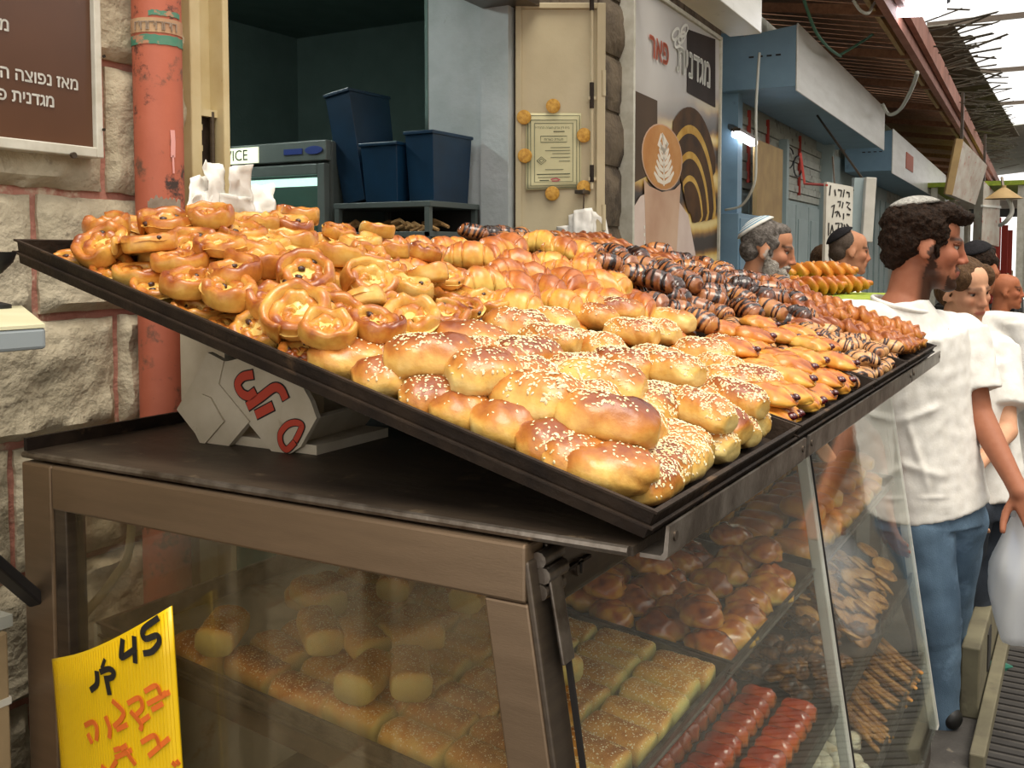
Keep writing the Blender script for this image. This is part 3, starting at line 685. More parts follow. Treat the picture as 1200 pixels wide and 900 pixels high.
# near end frame
MB().box((X1-.02, YB-.075, .02), (X1+.025, YB, ZT)).build('rear_post', 'steel_brown', dc, bevel=.004)
MB().box((X1-.016, YB-.105, .02), (X1+.02, YB-.075, ZT-.05)).build('rear_post_channel', 'steel_dark', dc, bevel=.002)
zq = 1.20
MB().box((X1-.02, YF-.004, zq-.005), (X1+.025, YB-.075, ZT)).build('end_top_rail', 'steel_brown', dc, bevel=.004)
def slpost(x0, x1, dy0, dy1, z0, z1, name, m, bev=.003):
    q = []
    for z in (z0, z1):
        g = glassY(z); q += [(x0, g+dy0, z), (x1, g+dy0, z), (x1, g+dy1, z), (x0, g+dy1, z)]
    return MB().hexa(q).build(name, m, dc, bevel=bev)
slpost(X1-.0195, X1+.012, .012, .072, .12, zq-.005, 'front_post', 'steel_brown')
slpost(X1-.018, X1+.03, .004, .014, .12, ZT-.02, 'front_post_edge', 'steel_dark')
MB().box((X1-.02, glassY(.15), .10), (X1+.025, YB-.075, .16)).build('end_bottom_rail', 'steel_brown', dc, bevel=.003)
# beam under the top along the front, with its lock
MB().box((X1+.03, YF-.006, 1.172), (X2, YF+.022, 1.255)).build('front_beam', 'steel_dark', dc, bevel=.003)
lk = onX(672, 670, X1+.03); lk = Vector((1.118, YF-.006, 1.205))
MB().tube([lk, lk-Vector((0, .006, 0))], .011, 16).build('lock', 'steel_worn', dc, smooth=True)
MB().box(lk-Vector((.0015, .0075, .007)), lk+Vector((.0015, -.0055, .007))).build('keyhole', 'black_print', dc)
MB().box((X1+.05, YF-.012, 1.21), (X1+.14, YF-.006, 1.214)).build('beam_scratch', 'black_tin', dc)
# hinge clamp of the first front pane
for z, yy in ((1.243, .0), (1.225, -.006), (1.205, -.002)):
    MB().tube([(X1+.0, YF-.010+yy, z), (X1+.05, YF-.010+yy, z)], .010, 10).build('hinge_knuckle', 'steel_worn', dc, smooth=True)
MB().bar((X1+.02, YF-.018, 1.235), (X1+.022, glassY(1.12)-.008, 1.12), .028, .005, up=(0, 1, 0)).build('hinge_strap', 'steel_worn', dc, bevel=.002)
# worn black sheet on top
mb = MB(); mb.box((X1-.006, .425, 1.268), (X2, YB+.01, 1.279)); mb.build('top_sheet', 'sheet_tin', dc)
MB().box((X1-.006, YB+.004, 1.279), (X2, YB+.012, 1.300)).build('sheet_back_lip', 'black_tin', dc)
MB().tube([(X1-.007, .43, 1.2735), (X1-.007, YB+.01, 1.2735)], .006, 8).build('sheet_edge', 'steel_worn', dc, smooth=True)
# front rails the trays lean on: bent steel strips
for x0, x1 in ((X1+.012, 1.635), (1.655, 2.76), (2.775, 3.33)):
    pr = [(.425, 1.268), (.400, 1.268), (.397, 1.272), (.394, 1.302), (.390, 1.302), (.392, 1.268), (.396, 1.263), (.425, 1.263)]
    MB().loft([[(x, y, z) for y, z in pr] for x in (x0, x1)]).build('front_rail', 'steel_worn', dc)
    for xx in (x0+.02, x1-.02): MB().tube([(xx, .389, 1.287), (xx, .3935, 1.287)], .006, 10).build('rail_rivet', 'steel_dark', dc, smooth=True)
# mullions and panes of the slanted front
for x in (XM, X2-.02): slpost(x-.018, x+.018, -.004, .022, .12, 1.25, 'mullion', 'steel_pale')
for x0, x1 in ((X1+.03, XM-.014), (XM+.002, X2-.03)):
    slpost(x0, x1, -.006, -.001, .14, 1.19, 'front_pane', 'glass_front', 0)
for x0, x1 in ((X1+.028, X1+.031), (XM+.000, XM+.003)): slpost(x0, x1, -.008, .0, .14, 1.19, 'pane_edge_seal', 'black_print', 0)
q = [(X1+.0, glassY(.16)+.07, .16), (X1+.005, glassY(.16)+.07, .16), (X1+.005, YB-.1, .16), (X1+.0, YB-.1, .16), (X1+.0, glassY(1.2)+.07, 1.2), (X1+.005, glassY(1.2)+.07, 1.2), (X1+.005, YB-.1, 1.2), (X1+.0, YB-.1, 1.2)]
MB().hexa(q).build('end_pane', 'glass_end', dc)
q = [(X2-.02, glassY(.16)+.02, .16), (X2-.015, glassY(.16)+.02, .16), (X2-.015, YB-.02, .16), (X2-.02, YB-.02, .16), (X2-.02, glassY(1.2)+.02, 1.2), (X2-.015, glassY(1.2)+.02, 1.2), (X2-.015, YB-.02, 1.2), (X2-.02, YB-.02, 1.2)]
MB().hexa(q).build('far_end_pane', 'glass_front', dc)
# carcass: floor, rear posts, shelf bearers, shelves
MB().box((X1, glassY(.12)+.02, .0), (X2, YB, .12)).build('plinth', 'steel_dark', dc)
MB().box((X2-.05, YB-.07, .12), (X2, YB, ZT)).build('rear_post', 'steel_brown', dc, bevel=.004)
MB().box((X1+.03, glassY(.36)+.012, .325), (X2-.03, YB-.11, .34)).build('shelf', 'steel_dark', dc)
MB().box((X1+.03, glassY(.59)+.012, .565), (X2-.03, YB-.11, .58)).build('shelf', 'steel_dark', dc)
MB().box((X1+.03, glassY(.60)+.006, .58), (X2-.03, glassY(.60)+.012, .606)).build('shelf_lip', 'steel_worn', dc)
MB().box((X1+.03, glassY(.35)+.006, .325), (X2-.03, glassY(.35)+.012, .36)).build('shelf_lip', 'steel_worn', dc)
for x in (X1+.03, 2.2, X2-.06): MB().bar((x+.02, .53, .862), (x+.02, 1.37, .954), .03, .03).build('shelf_bearer', 'steel_dark', dc)
MB().box((X1+.03, YB-.112, .34), (X2-.03, YB-.104, 1.0)).build('rear_sliding_door', 'baking_paper', dc)
# timber that props the backs of the other trays
MB().box((1.75, 1.30, 1.279), (3.3, 1.38, 1.50)).build('tray_rest', 'black_tin', dc)
# beige cable inside the near end pane
cbl = [onX(160, 600, 1.20), onX(152, 640, 1.16), onX(135, 675, 1.12), onX(112, 705, 1.08), onX(97, 722, 1.06)]
cbl[0].z = 1.262
def smoothpath(P, n=6):
    out = []
    for i in range(len(P)-1):
        p0, p1, p2, p3 = P[max(i-1, 0)], P[i], P[i+1], P[min(i+2, len(P)-1)]
        for k in range(n):
            t = k/n; out.append(.5*((2*p1)+(p2-p0)*t+(2*p0-5*p1+4*p2-p3)*t*t+(3*p1-p0-3*p2+p3)*t**3))
    return out+[P[-1]]
single(MB().tube(smoothpath(cbl), .0075, 10), 'power_cable', 'cable', 'beige power cable hanging inside the glass end of the case', 'cable', smooth='all')

# ================================================================== BAKING TRAYS ON TOP
SL = math.atan((1.588-1.285)/(1.526-.413)); TL = 1.155
def make_tray(label, x0, x1, y0=.413, z0=1.284, L=TL, sl=SL, h=.035, name='baking_tray', m='black_tin'):
    """shallow pan with flared walls, rolled rim and a second pan nested under it"""
    W = x1-x0; t = .0025; fl = .006
    mb = MB()
    o_ = lambda e, z: [(-e, -e, z), (W+e, -e, z), (W+e, L+e, z), (-e, L+e, z)]
    mb.loft([o_(-fl, 0), o_(0, h), o_(.004, h), o_(.004, h+.003), o_(-t, h+.003), o_(-fl-t, t)])
    me = mb.mesh(name); o = link_mesh(name, me, m); tag(o, label, 'tray')
    o.location = (x0, y0, z0); o.rotation_euler = (sl, 0, 0); LOC[o] = Vector()
    r = MB()
    r.loft([o_(.0005, h*.42), o_(.004, h*.45), o_(.004, h*.52), o_(.0005, h*.55)], cap=False)
    link_mesh('rim_bead', r.mesh('rim_bead'), m, o)
    return o
TR = [(1.012, 1.632), (1.648, 2.315), (2.33, 2.752), (2.768, 3.31)]
make_tray('nearest black baking tray, heaped with raisin swirls and sesame buns', *TR[0])
make_tray('black baking tray of croissants and cherry pastries, second from the near end', *TR[1])
make_tray('black baking tray of chocolate striped rugelach', *TR[2])
make_tray('far black baking tray of brown braided pastries', *TR[3])
def tray_z(y): return 1.2865+(y-.413)*tan(SL)

# carton propping the near tray
ca = thing('folded_carton', 'cream folded carton with red lettering propping up the near tray', 'carton', Vector((1.25, 1.2, 1.279)))
XC = 1.20
mbC = MB()
def cq(u, v, x=XC): return onX(u, v, x)
def plate(pts, th, name, m, par, x=XC):
    Q = [cq(u, v, x) for u, v in pts]; n = len(Q)
    for q in Q: q.z = max(q.z, 1.2795)
    return MB().add(Q+[q+Vector((th, 0, 0)) for q in Q], [tuple(range(n)), tuple(range(2*n-1, n-1, -1))]+[(i, (i+1) % n, n+(i+1) % n, n+i) for i in range(n)]).build(name, m, par)
plate([(207, 480), (237, 520), (268, 524), (292, 494), (256, 450), (262, 423), (243, 413), (232, 436)], .012, 'side_flap', 'carton', ca, 1.197)
plate([(248, 443), (262, 424), (330, 410), (364, 470), (371, 490), (352, 524), (340, 533), (318, 532), (291, 496)], .010, 'face_panel', 'carton', ca, 1.200)
plate([(214, 478), (236, 462), (246, 466), (262, 494), (240, 520), (234, 520)], .004, 'handle_flap', 'carton', ca, 1.193)
MB().add([cq(340, 533, 1.21), cq(371, 490, 1.21), cq(371, 490, 1.21)+Vector((.20, .02, .0)), cq(340, 533, 1.21)+Vector((.20, .02, 0)),
          cq(340, 533, 1.21)+Vector((0, .006, .004)), cq(371, 490, 1.21)+Vector((0, .006, .004)), cq(371, 490, 1.21)+Vector((.20, .026, .004)), cq(340, 533, 1.21)+Vector((.20, .026, .004))],
         [(3, 2, 1, 0), (4, 5, 6, 7), (0, 1, 5, 4), (1, 2, 6, 5), (2, 3, 7, 6), (3, 0, 4, 7)]).build('side_panel', 'carton', ca)
MB().box((1.212, 1.06, 1.2795), (1.40, 1.30, 1.295)).build('carton_base', 'carton', ca)
MB().box((1.30, 1.12, 1.295), (1.36, 1.28, 1.44)).build('inner_fold', 'carton', ca)
def zp(x, y): return (190+x/6, 400+y/6)
letters = [[(630, 235), (570, 250), (535, 300), (560, 360), (610, 385), (650, 360)], [(615, 450), (700, 390), (790, 325), (840, 340), (865, 390)], [(675, 510), (770, 460)],
           [(945, 690), (970, 640), (985, 590), (940, 570), (880, 590), (835, 650), (840, 720), (880, 760), (930, 715)]]
for st, nm in zip(letters, 'abcd'):
    pts = [cq(*zp(x, y), 1.1995) for x, y in st]; org = Vector((1.1995, 0, 0))
    loc2 = smoothpath(pts, 5) if len(pts) > 2 else pts
    for w, m, k in ((.0165, 'black_print', .0), (.0125, 'red_print', .0008)):
        sketch('printed_letter', m, ca, org, (0, 1, 0), (0, 0, 1), [[(p.y, p.z) for p in loc2]], w*(1.15 if nm != 'd' else .8), (-1, 0, 0), lift=.0004+k, th=.0005)

# yellow price card standing against the near end frame
yc = thing('price_card', 'yellow corrugated plastic price card with black and orange handwriting', 'price card', Vector((.97, 1.22, .55)))
XY = .972
tl, trr = onX(62, 772, XY), onX(201, 710, XY); br, bl = onX(214, 905, XY), onX(73, 905, XY)
dn = Vector((0, -.0, -.30)); n = 12; rowsT = []
def card(a, b, k=0):   # a across 0..1, b down 0..1.7
    top = tl.lerp(trr, a)+Vector((0, 0, -.012*sin(pi*a)));  bot = bl.lerp(br, a); p = top.lerp(bot, b)
    return p+Vector((-.018*sin(pi*min(a, 1))*1.0-k, 0, 0))
V = [card(i/n, j/6*1.7) for j in range(7) for i in range(n+1)]
fs = [(j*(n+1)+i, j*(n+1)+i+1, (j+1)*(n+1)+i+1, (j+1)*(n+1)+i) for j in range(6) for i in range(n)]
o = MB().add(V, fs).build('card_sheet', 'yellow_plastic', yc, smooth='all'); o.modifiers.new('thick', 'SOLIDIFY').thickness = .004; o.modifiers['thick'].offset = 0
mbf = MB()
for i in range(1, 46):   # flutes of the corrugated board
    a = i/46; mbf.bar(card(a, .02, .0021), card(a, 1.68, .0021), .0012, .0004, up=(1, 0, 0))
tag(mbf.build('flutes', 'yellow_plastic', yc), kind='stuff')
def cardxy(x, y):   # zoomed photo crop (350 px wide shown 1200) -> card coordinates
    u, v = x*350/1200, 640+y*350/1200
    # invert the bilinear card map approximately
    a = min(max((u-66)/(207-66), 0), 1.0); t = 772+(710-772)*a+4*sin(pi*a); return a, (v-t)/(905-t)
def hand(name, m, sts, w):
    mb = MB()
    for st in sts:
        Q = [card(*cardxy(x, y), .0034) for x, y in st]; Q = smoothpath(Q, 5) if len(Q) > 2 else Q; L = []
        for i, q in enumerate(Q):
            t = (Q[min(i+1, len(Q)-1)]-Q[max(i-1, 0)]).normalized(); s_ = Vector((1, 0, 0)).cross(t).normalized()*w/2; e = t*w*.3*(-1 if i == 0 else (1 if i == len(Q)-1 else 0))
            L.append([q+s_+e, q-s_+e, q-s_+e-Vector((.0006, 0, 0)), q+s_+e-Vector((.0006, 0, 0))])
        mb.loft(L)
    return mb.build(name, m, yc)
hand('numeral', 'black_print', [[(560, 345), (553, 395), (556, 412), (598, 385)]], .0094); hand('numeral', 'black_print', [[(598, 340), (596, 435)]], .0094)
hand('numeral', 'black_print', [[(672, 278), (628, 312), (632, 350), (668, 345), (672, 375), (650, 405), (628, 408)]], .0094)
hand('handwriting', 'black_print', [[(458, 470), (455, 515), (430, 540)]], .0094); hand('handwriting', 'black_print', [[(475, 465), (505, 455), (522, 470), (515, 490), (495, 495)]], .009)
hand('handwriting', 'black_print', [[(493, 490), (500, 555)]], .0094); hand('handwriting', 'black_print', [[(492, 418), (480, 448)]], .006)
OR = [[(622, 560), (655, 545), (668, 585), (680, 580)], [(628, 612), (690, 580)], [(640, 638), (668, 622)], [(565, 600), (600, 585), (608, 625), (590, 650)], [(572, 640), (600, 690), (598, 712)], [(512, 590), (545, 635), (535, 665), (510, 690)],
      [(520, 705), (552, 690)], [(480, 655), (492, 700), (488, 735)], [(390, 690), (425, 675), (440, 700), (435, 745)], [(400, 730), (412, 758)], [(605, 680), (625, 665)],
      [(600, 765), (640, 745), (652, 790)], [(620, 822), (680, 765)], [(505, 790), (520, 785)], [(530, 785), (545, 775)], [(508, 820), (560, 795)], [(545, 800), (570, 850)], [(450, 860), (480, 890), (478, 905)], [(505, 838), (480, 880)], [(690, 865), (695, 872)], [(702, 860), (706, 868)],
      [(600, 930), (640, 905), (650, 950)]]
for st in OR: hand('handwriting', 'orange_marker', [st], .0078)
# ================================================================== PASTRY SHAPES (local coordinates, resting on z = 0)
def pmesh(name, V, faces, b, m, smooth=True):
    me = bpy.data.meshes.new(name); me.from_pydata([tuple(v) for v in V], [], faces)
    bm = bmesh.new(); bm.from_mesh(me); bmesh.ops.recalc_face_normals(bm, faces=bm.faces); bm.to_mesh(me); bm.free()
    at = me.attributes.new('b', 'FLOAT', 'POINT'); at.data.foreach_set('value', np.asarray(b, dtype=np.float32))
    me.polygons.foreach_set('use_smooth', [True]*len(me.polygons)); me.materials.append(MATS[m]); return me
def ringfaces(nr, n, base=0):
    fs = [(base+i*n+k, base+i*n+(k+1) % n, base+(i+1)*n+(k+1) % n, base+(i+1)*n+k) for i in range(nr-1) for k in range(n)]
    return fs+[tuple(base+k for k in range(n-1, -1, -1)), tuple(base+(nr-1)*n+k for k in range(n))]
def nz(p, s, seed): return noise.noise(Vector(p)*s+Vector((seed*3.7, seed*1.3, seed*.7)))
def bun_mesh(seed, L=.108, W=.068, H=.058, m='bun_crust', nr=26, n=28, blunt=3.0, base_b=.22, top_b=.48, twist=True):
    """stuffed roll: plump log with pinched, dimpled ends and a seam"""
    R = random.Random(seed); V = []; B = []; bend = R.uniform(-.10, .10); ph = R.uniform(0, 6)
    for i in range(nr):
        t = -1+2*i/(nr-1); tt = max(-1, min(1, t*.999)); r = (1-abs(tt)**blunt)**(1/2.2)
        dim = .18*math.exp(-((abs(tt)-1)/.16)**2)
        for k in range(n):
            a = 2*pi*k/n; y = cos(a); z = sin(a)
            if z < 0: z *= .72
            rr = r*(1+.13*nz((tt*1.5, y, z), 1.3, seed)+.05*nz((tt*4, y*2, z*2), 2.2, seed))
            if twist: rr *= 1-.11*math.exp(-((sin((a-ph)/2+tt*.8))/.13)**2)*(abs(tt)**.6)   # seam where the dough is rolled over
            rr *= 1-.20*math.exp(-((abs(tt)-.78)/.07)**2)*(.5+.5*sin(2*a+ph))*(1 if tt*cos(ph) > 0 else .3)
            fl_ = math.exp(-((abs(((a-ph-1.2*tt) % (2*pi))-pi))/.16)**2)*(.35+.65*abs(tt)); rr *= 1-.16*fl_
            x = tt*L/2*(1-dim*max(0, 1-r*1.3))
            V.append((x, y*W/2*rr+bend*W*tt*tt, z*H/2*rr+H*.36)); up = z*r
            B.append(base_b+top_b*max(0, up)**1.3-.22*abs(tt)**6*(up < .6)+.05*nz((tt*3, y, z), 3, seed))
    zmin = min(v[2] for v in V); V = [(x, y, z-zmin) for x, y, z in V]
    return pmesh('bun', V, ringfaces(nr, n), B, m)
def seeds_mesh(me, seed, count, ucut=.55, size=.0040, patch=None, m='sesame'):
    """sesame seeds lying on the upper side of a bun"""
    R = random.Random(seed); V = []; Fc = []; vs_ = me.vertices
    fs = [p for p in me.polygons if p.normal.z > ucut and len(p.vertices) == 4]; wt = [p.area for p in fs]
    cen = R.choice(fs).center if patch else None
    for p in R.choices(fs, wt, k=count):
        a, b, c, d = [vs_[i].co for i in p.vertices]; x, y = R.random(), R.random()
        q = a*(1-x)*(1-y)+b*x*(1-y)+c*x*y+d*(1-x)*y
        if patch and R.random() < min(.95, ((q-cen).length/patch)**2): continue
        nn = p.normal; t = nn.orthogonal().normalized(); t.rotate(Matrix.Rotation(R.uniform(0, 6.28), 3, nn)); s_ = nn.cross(t)
        L = size*R.uniform(.8, 1.2)/2; w = L*.58; q = q+nn*L*.18; n0 = len(V)
        V += [q+t*L, q+t*L*.25+s_*w, q-t*L*.75+s_*w*.75, q-t*L, q-t*L*.75-s_*w*.75, q+t*L*.25-s_*w, q+nn*L*.5, q-nn*L*.2]
        for k in range(6): Fc.append((n0+k, n0+(k+1) % 6, n0+6)); Fc.append((n0+(k+1) % 6, n0+k, n0+7))
    s = bpy.data.meshes.new('sesame_seeds'); s.from_pydata([tuple(v) for v in V], [], Fc); s.materials.append(MATS[m]); return s
def swirl_mesh(seed, R0=.048, H=.034, turns=2.25):
    """a flat strip of dough coiled up, outer end tucked under"""
    R = random.Random(seed); nr = 84; prof = 12; V = []; B = []; th = .0088
    e = R.uniform(-.08, .12)
    for i in range(nr):
        t = i/(nr-1); a = t*turns*2*pi; r = .006+(R0-.006-th*.5)*(t**.80); tp = min(1, (1-t)*9, .5+t*6)
        hh = H*(.66+.34*t)*(.86+.14*tp); dip = .004*(1-t)
        c = Vector((r*cos(a)*(1+e), r*sin(a)*(1-e), 0))+Vector((.006*nz((cos(a), sin(a), t), 1.6, seed), .006*nz((sin(a), t, 1), 1.6, seed), 0))
        d = Vector((cos(a), sin(a), 0)); lean = .006*nz((t*5, 1, 0), 1, seed)
        for k in range(prof):
            q = 2*pi*k/prof; cx_, cz_ = cos(q), sin(q)
            cx_ = math.copysign(abs(cx_)**.75, cx_); cz_ = math.copysign(abs(cz_)**.6, cz_)
            z = hh/2+cz_*hh/2+(.008*nz((cos(a)*1.6, sin(a)*1.6, t*3), 1.3, seed)-dip)*(cz_ > 0)
            V.append(c+d*(cx_*th*(.55+.45*tp)+lean*cz_)+Vector((0, 0, max(z, 0))))
            B.append(.22+.42*max(0, cz_)**2*(.8+.5*nz((a, t, 1), 1.2, seed))+(.10*t*(cx_ > .3))-.1*(cx_ < -.3)*(cz_ < .7))
    fs = ringfaces(nr, prof)
    # soft dough between the coils
    n0 = len(V); nn = 24; rings = [.0, .35, .7, .97]
    for rr in rings[1:]:
        for k in range(nn):
            a = 2*pi*k/nn; V.append(Vector((R0*.93*rr*cos(a)*(1+e), R0*.93*rr*sin(a)*(1-e), H*(.50+.10*nz((rr*3, a, 2), 2, seed))))); B.append(.12+.2*nz((cos(a)*rr*4, sin(a)*rr*4, 0), 2, seed))
    V.append(Vector((0, 0, H*.5))); B.append(.15); ce = len(V)-1
    for k in range(nn): fs.append((ce, n0+k, n0+(k+1) % nn))
    for j in range(2):
        for k in range(nn): fs.append((n0+j*nn+k, n0+(j+1)*nn+k, n0+(j+1)*nn+(k+1) % nn, n0+j*nn+(k+1) % nn))
    return pmesh('swirl', V, fs, B, 'swirl_crust')
def raisin_mesh(seed, R0=.048, H=.034, count=4):
    R = random.Random(seed+50); V = []; Fc = []
    for _ in range(count):
        a = R.uniform(0, 6.28); r = R0*R.uniform(.25, .8); c = Vector((r*cos(a), r*sin(a), H*.62)); s_ = R.uniform(.0045, .0068); n0 = len(V); n = 7
        for j, (rr, z) in enumerate(((.55, -.8), (1, -.1), (.85, .55), (.3, .9))):
            for k in range(n): q = 2*pi*k/n; V.append(c+Vector((rr*s_*1.25*cos(q)*(1+.2*R.uniform(-1, 1)), rr*s_*.9*sin(q), z*s_*.8)))
        for f in ringfaces(4, n, n0): Fc.append(f)
    me = bpy.data.meshes.new('raisins'); me.from_pydata([tuple(v) for v in V], [], Fc); me.polygons.foreach_set('use_smooth', [True]*len(me.polygons)); me.materials.append(MATS['raisin']); return me
def croissant_mesh(seed, L=.11, W=.05, H=.048, segs=5, bend=.5, m='croissant_crust', nr=64, n=20, choc=False, dark=0.0):
    """rolled dough: wraps overlap like shingles from the fat middle out to the tips, chocolate drizzle across"""
    R = random.Random(seed); V = []; B = []; ph = R.uniform(0, 6); cuts_ = sorted([-1]+[-1+2*(i+R.uniform(-.22, .22))/segs for i in range(1, segs)]+[1])
    drz = [(R.uniform(-.85, .85), R.uniform(-.5, .5), R.uniform(.035, .075)) for _ in range(7)]
    for i in range(nr):
        t = -1+2*i/(nr-1)
        env = (max(0, 1-abs(t)**2.0))**.5*.72+.28*(1-abs(t)**5) if not choc else (max(0, 1-abs(t)**3.2))**.5
        cx_ = L/2*t*(1-.10*bend*t*t); cy = -bend*.040*t*t; dz = -.010*bend*t*t
        for k in range(n):
            a = 2*pi*k/n; y = cos(a); z = sin(a); z = z*.72 if z < 0 else z
            t2 = t+.12*sin(a+ph)
            j = max(0, min(len(cuts_)-2, sum(1 for c in cuts_[1:-1] if c < t2))); c0, c1 = cuts_[j], cuts_[j+1]; f = (t2-c0)/(c1-c0); f = max(0, min(1, f)); f = f if (c0+c1) > 0 else 1-f
            sh = 1+.10*(1-f)**.7-.07*(f > .9)-(.10 if f > .93 else 0)
            r = max(.04, env*sh*(1+.07*nz((t*2, y, z), 2, seed)))
            V.append((cx_, cy+y*W/2*r, z*H/2*r+H*.37+dz))
            ed = math.exp(-((1-f)/.13)**2)
            if choc:
                st = max([0]+[math.exp(-((t2-p-q*y*.5)/w)**2) for p, q, w in drz])
                B.append(.18+dark+.12*max(0, z)+.18*ed+.78*max(0, min(1, st*1.5-.3))*(z > -.35)+.1*nz((t*4, y*2, z), 2, seed))
            else: B.append(.10+.50*max(0, z)**1.1*(.75+.35*(1-f))+.20*ed*(z > 0)-.16*(abs(t) > .82)*(z < .6)+.08*nz((t*3, y, z), 2, seed))
    zmin = min(v[2] for v in V); V = [(x, y, z-zmin) for x, y, z in V]
    return pmesh('croissant', V, ringfaces(nr, n), B, m)
def danish_mesh(seed, L=.092, W=.074, H=.044):
    """folded pastry: two flaps drawn over a filling, ridged along the folds, open at one end"""
    R = random.Random(seed); nr, n = 28, 26; V = []; B = []; k0 = R.uniform(-.15, .15)
    for i in range(nr):
        t = -1+2*i/(nr-1); r = max(.05, (1-abs(t)**3.6)**.45)
        for k in range(n):
            a = 2*pi*k/n; y = cos(a); z = sin(a); z = z*.55 if z < 0 else z
            fold = (.24*math.exp(-((y-.30*t-k0)/.09)**2)+.15*math.exp(-((y+.25*t-.45)/.08)**2)+.13*math.exp(-((y+.1*t+.5)/.08)**2))*(z > 0)
            rr = r*(1+.15*nz((t*1.5, y, z), 1.5, seed)+.05*nz((t*4, y*2, z), 2.2, seed))*(1-fold)
            V.append((t*L/2*(1+.12*nz((y*1.5, t, 1), 1.2, seed)), y*W/2*rr, z*H/2*rr*(1-.30*t*t)+H*.3))
            B.append(.20+.34*max(0, z)*(.7+.9*nz((t*2, y*1.5, z), 1.6, seed))+.8*fold-.05*abs(t)**3)
    zmin = min(v[2] for v in V); V = [(x, y, z-zmin) for x, y, z in V]
    return pmesh('danish', V, ringfaces(nr, n), B, 'danish_crust')
def filling_mesh(seed, L=.092, W=.074, H=.044, m='cherry'):
    R = random.Random(seed+9); V = []; Fc = []
    for e in (R.choice((-1, 1)),):
        for _ in range(3):
            c = Vector((e*L*R.uniform(.22, .46), W*R.uniform(-.06, .14), H*R.uniform(.44, .56))); s_ = R.uniform(.0055, .008); n0 = len(V); n = 8
            for rr, z in ((.4, -.9), (.95, -.4), (1, .2), (.6, .75), (.15, .98)):
                for k in range(n): q = 2*pi*k/n; V.append(c+Vector((rr*s_*1.3*cos(q), rr*s_*sin(q), z*s_*.9)))
            Fc += ringfaces(5, n, n0)
    me = bpy.data.meshes.new('filling'); me.from_pydata([tuple(v) for v in V], [], Fc); me.polygons.foreach_set('use_smooth', [True]*len(me.polygons)); me.materials.append(MATS[m]); return me
def braid_mesh(seed, L=.15, W=.13, H=.044, knots=2.2, m='braid_crust', strand=.032):
    """three plaited strands of dough"""
    V = []; B = []; fs = []; nr, n = 44, 10
    for s in range(3):
        ph = 2*pi*s/3; n0 = len(V)
        for i in range(nr):
            t = i/(nr-1); a = t*knots*pi+ph; env = max(.12, sin(pi*min(max(t, .03), .97))**.38)
            c = Vector(((t-.5)*L, sin(a)*W*.27*env, H*.42+sin(2*a)*H*.20*env))
            rr = strand*env*(1+.22*nz((t*6, s, 0), 1.5, seed))
            for k in range(n):
                q = 2*pi*k/n; V.append(c+Vector((0.35*rr*sin(q)*cos(a), rr*cos(q), rr*sin(q)*.92))); B.append(.22+.42*max(0, sin(q))*(.6+.5*nz((t*5, q, s), 1.3, seed)))
        fs += ringfaces(nr, n, n0)
    zmin = min(v[2] for v in V); V = [Vector((v[0], v[1], max(0, v[2]-zmin-.002))) for v in V]
    return pmesh('braid', V, fs, B, m)
def log_mesh(seed, L=.098, W=.062, H=.046):
    """square-cut filled log, greenish cut ends"""
    nr, n = 16, 22; V = []; B = []
    for i in range(nr):
        t = -1+2*i/(nr-1); r = 1 if abs(t) < .9 else (.97 if abs(t) < .99 else .90)
        for k in range(n):
            a = 2*pi*k/n; y = math.copysign(abs(cos(a))**.7, cos(a)); z = math.copysign(abs(sin(a))**.75, sin(a)); rr = r*(1+.05*nz((t*2, y, z), 1.8, seed))
            V.append((t*L/2+.004*nz((y, z, t), 2, seed), y*W/2*rr, z*H/2*rr+H/2)); B.append(.22+.40*max(0, sin(a))-.30*(abs(t) > .95)+.08*nz((t*3, y, z), 2, seed))
    zmin = min(v[2] for v in V); V = [(x, y, z-zmin) for x, y, z in V]
    return pmesh('log', V, ringfaces(nr, n), B, 'log_crust')
def lump_mesh(seed, L=.09, W=.07, H=.05, m='gloss_crust', rough=.25, nr=20, n=20, b0=.2, b1=.4):
    """irregular glazed lump of layered dough"""
    V = []; B = []
    for i in range(nr):
        t = -1+2*i/(nr-1); r = max(.04, (1-abs(t)**2.3)**.55)
        for k in range(n):
            a = 2*pi*k/n; y = cos(a); z = sin(a); z = z*.6 if z < 0 else z; q = (t*1.5, y*r, z*r)
            rr = r*(1+rough*nz(q, 1.7, seed)+rough*.45*nz(q, 4, seed)); V.append((t*L/2*(1+rough*.4*nz(q, 1.3, seed+3)), y*W/2*rr, z*H/2*rr+H*.33)); B.append(b0+b1*max(0, z)+.3*nz(q, 2.5, seed))
    zmin = min(v[2] for v in V); V = [(x, y, z-zmin) for x, y, z in V]
    return pmesh('lump', V, ringfaces(nr, n), B, m)

BUNS = [bun_mesh(i, L=.100+.006*(i % 3), W=.070-.002*(i % 2)) for i in range(7)]
SEEDS = [seeds_mesh(b, 10+i, (380, 420, 100, 420, 520, 240, 400)[i], ucut=(.6, .45, .7, .5, .45, .7, .5)[i], patch=(.055, None, .04, .065, None, .045, None)[i]) for i, b in enumerate(BUNS)]
DARKB = [bun_mesh(20+i, L=.090, W=.074, H=.060, base_b=.30, top_b=.48, blunt=2.4) for i in range(3)]
DSEED = [seeds_mesh(b, 40+i, (130, 190, 50)[i], ucut=.55, patch=.05) for i, b in enumerate(DARKB)]
SWIRLS = [swirl_mesh(i, H=.034+.003*(i % 3), turns=(2.2, 2.4, 2.0, 2.3, 2.1, 2.5)[i]) for i in range(6)]
RAISINS = [raisin_mesh(i, count=(3, 5, 2, 4, 6, 3)[i]) for i in range(6)]
CROIS = [croissant_mesh(i, L=.110+.006*(i % 2), W=.066, H=.062, segs=5, bend=(.4, 1.0, .7, 1.1, .5)[i]) for i in range(5)]
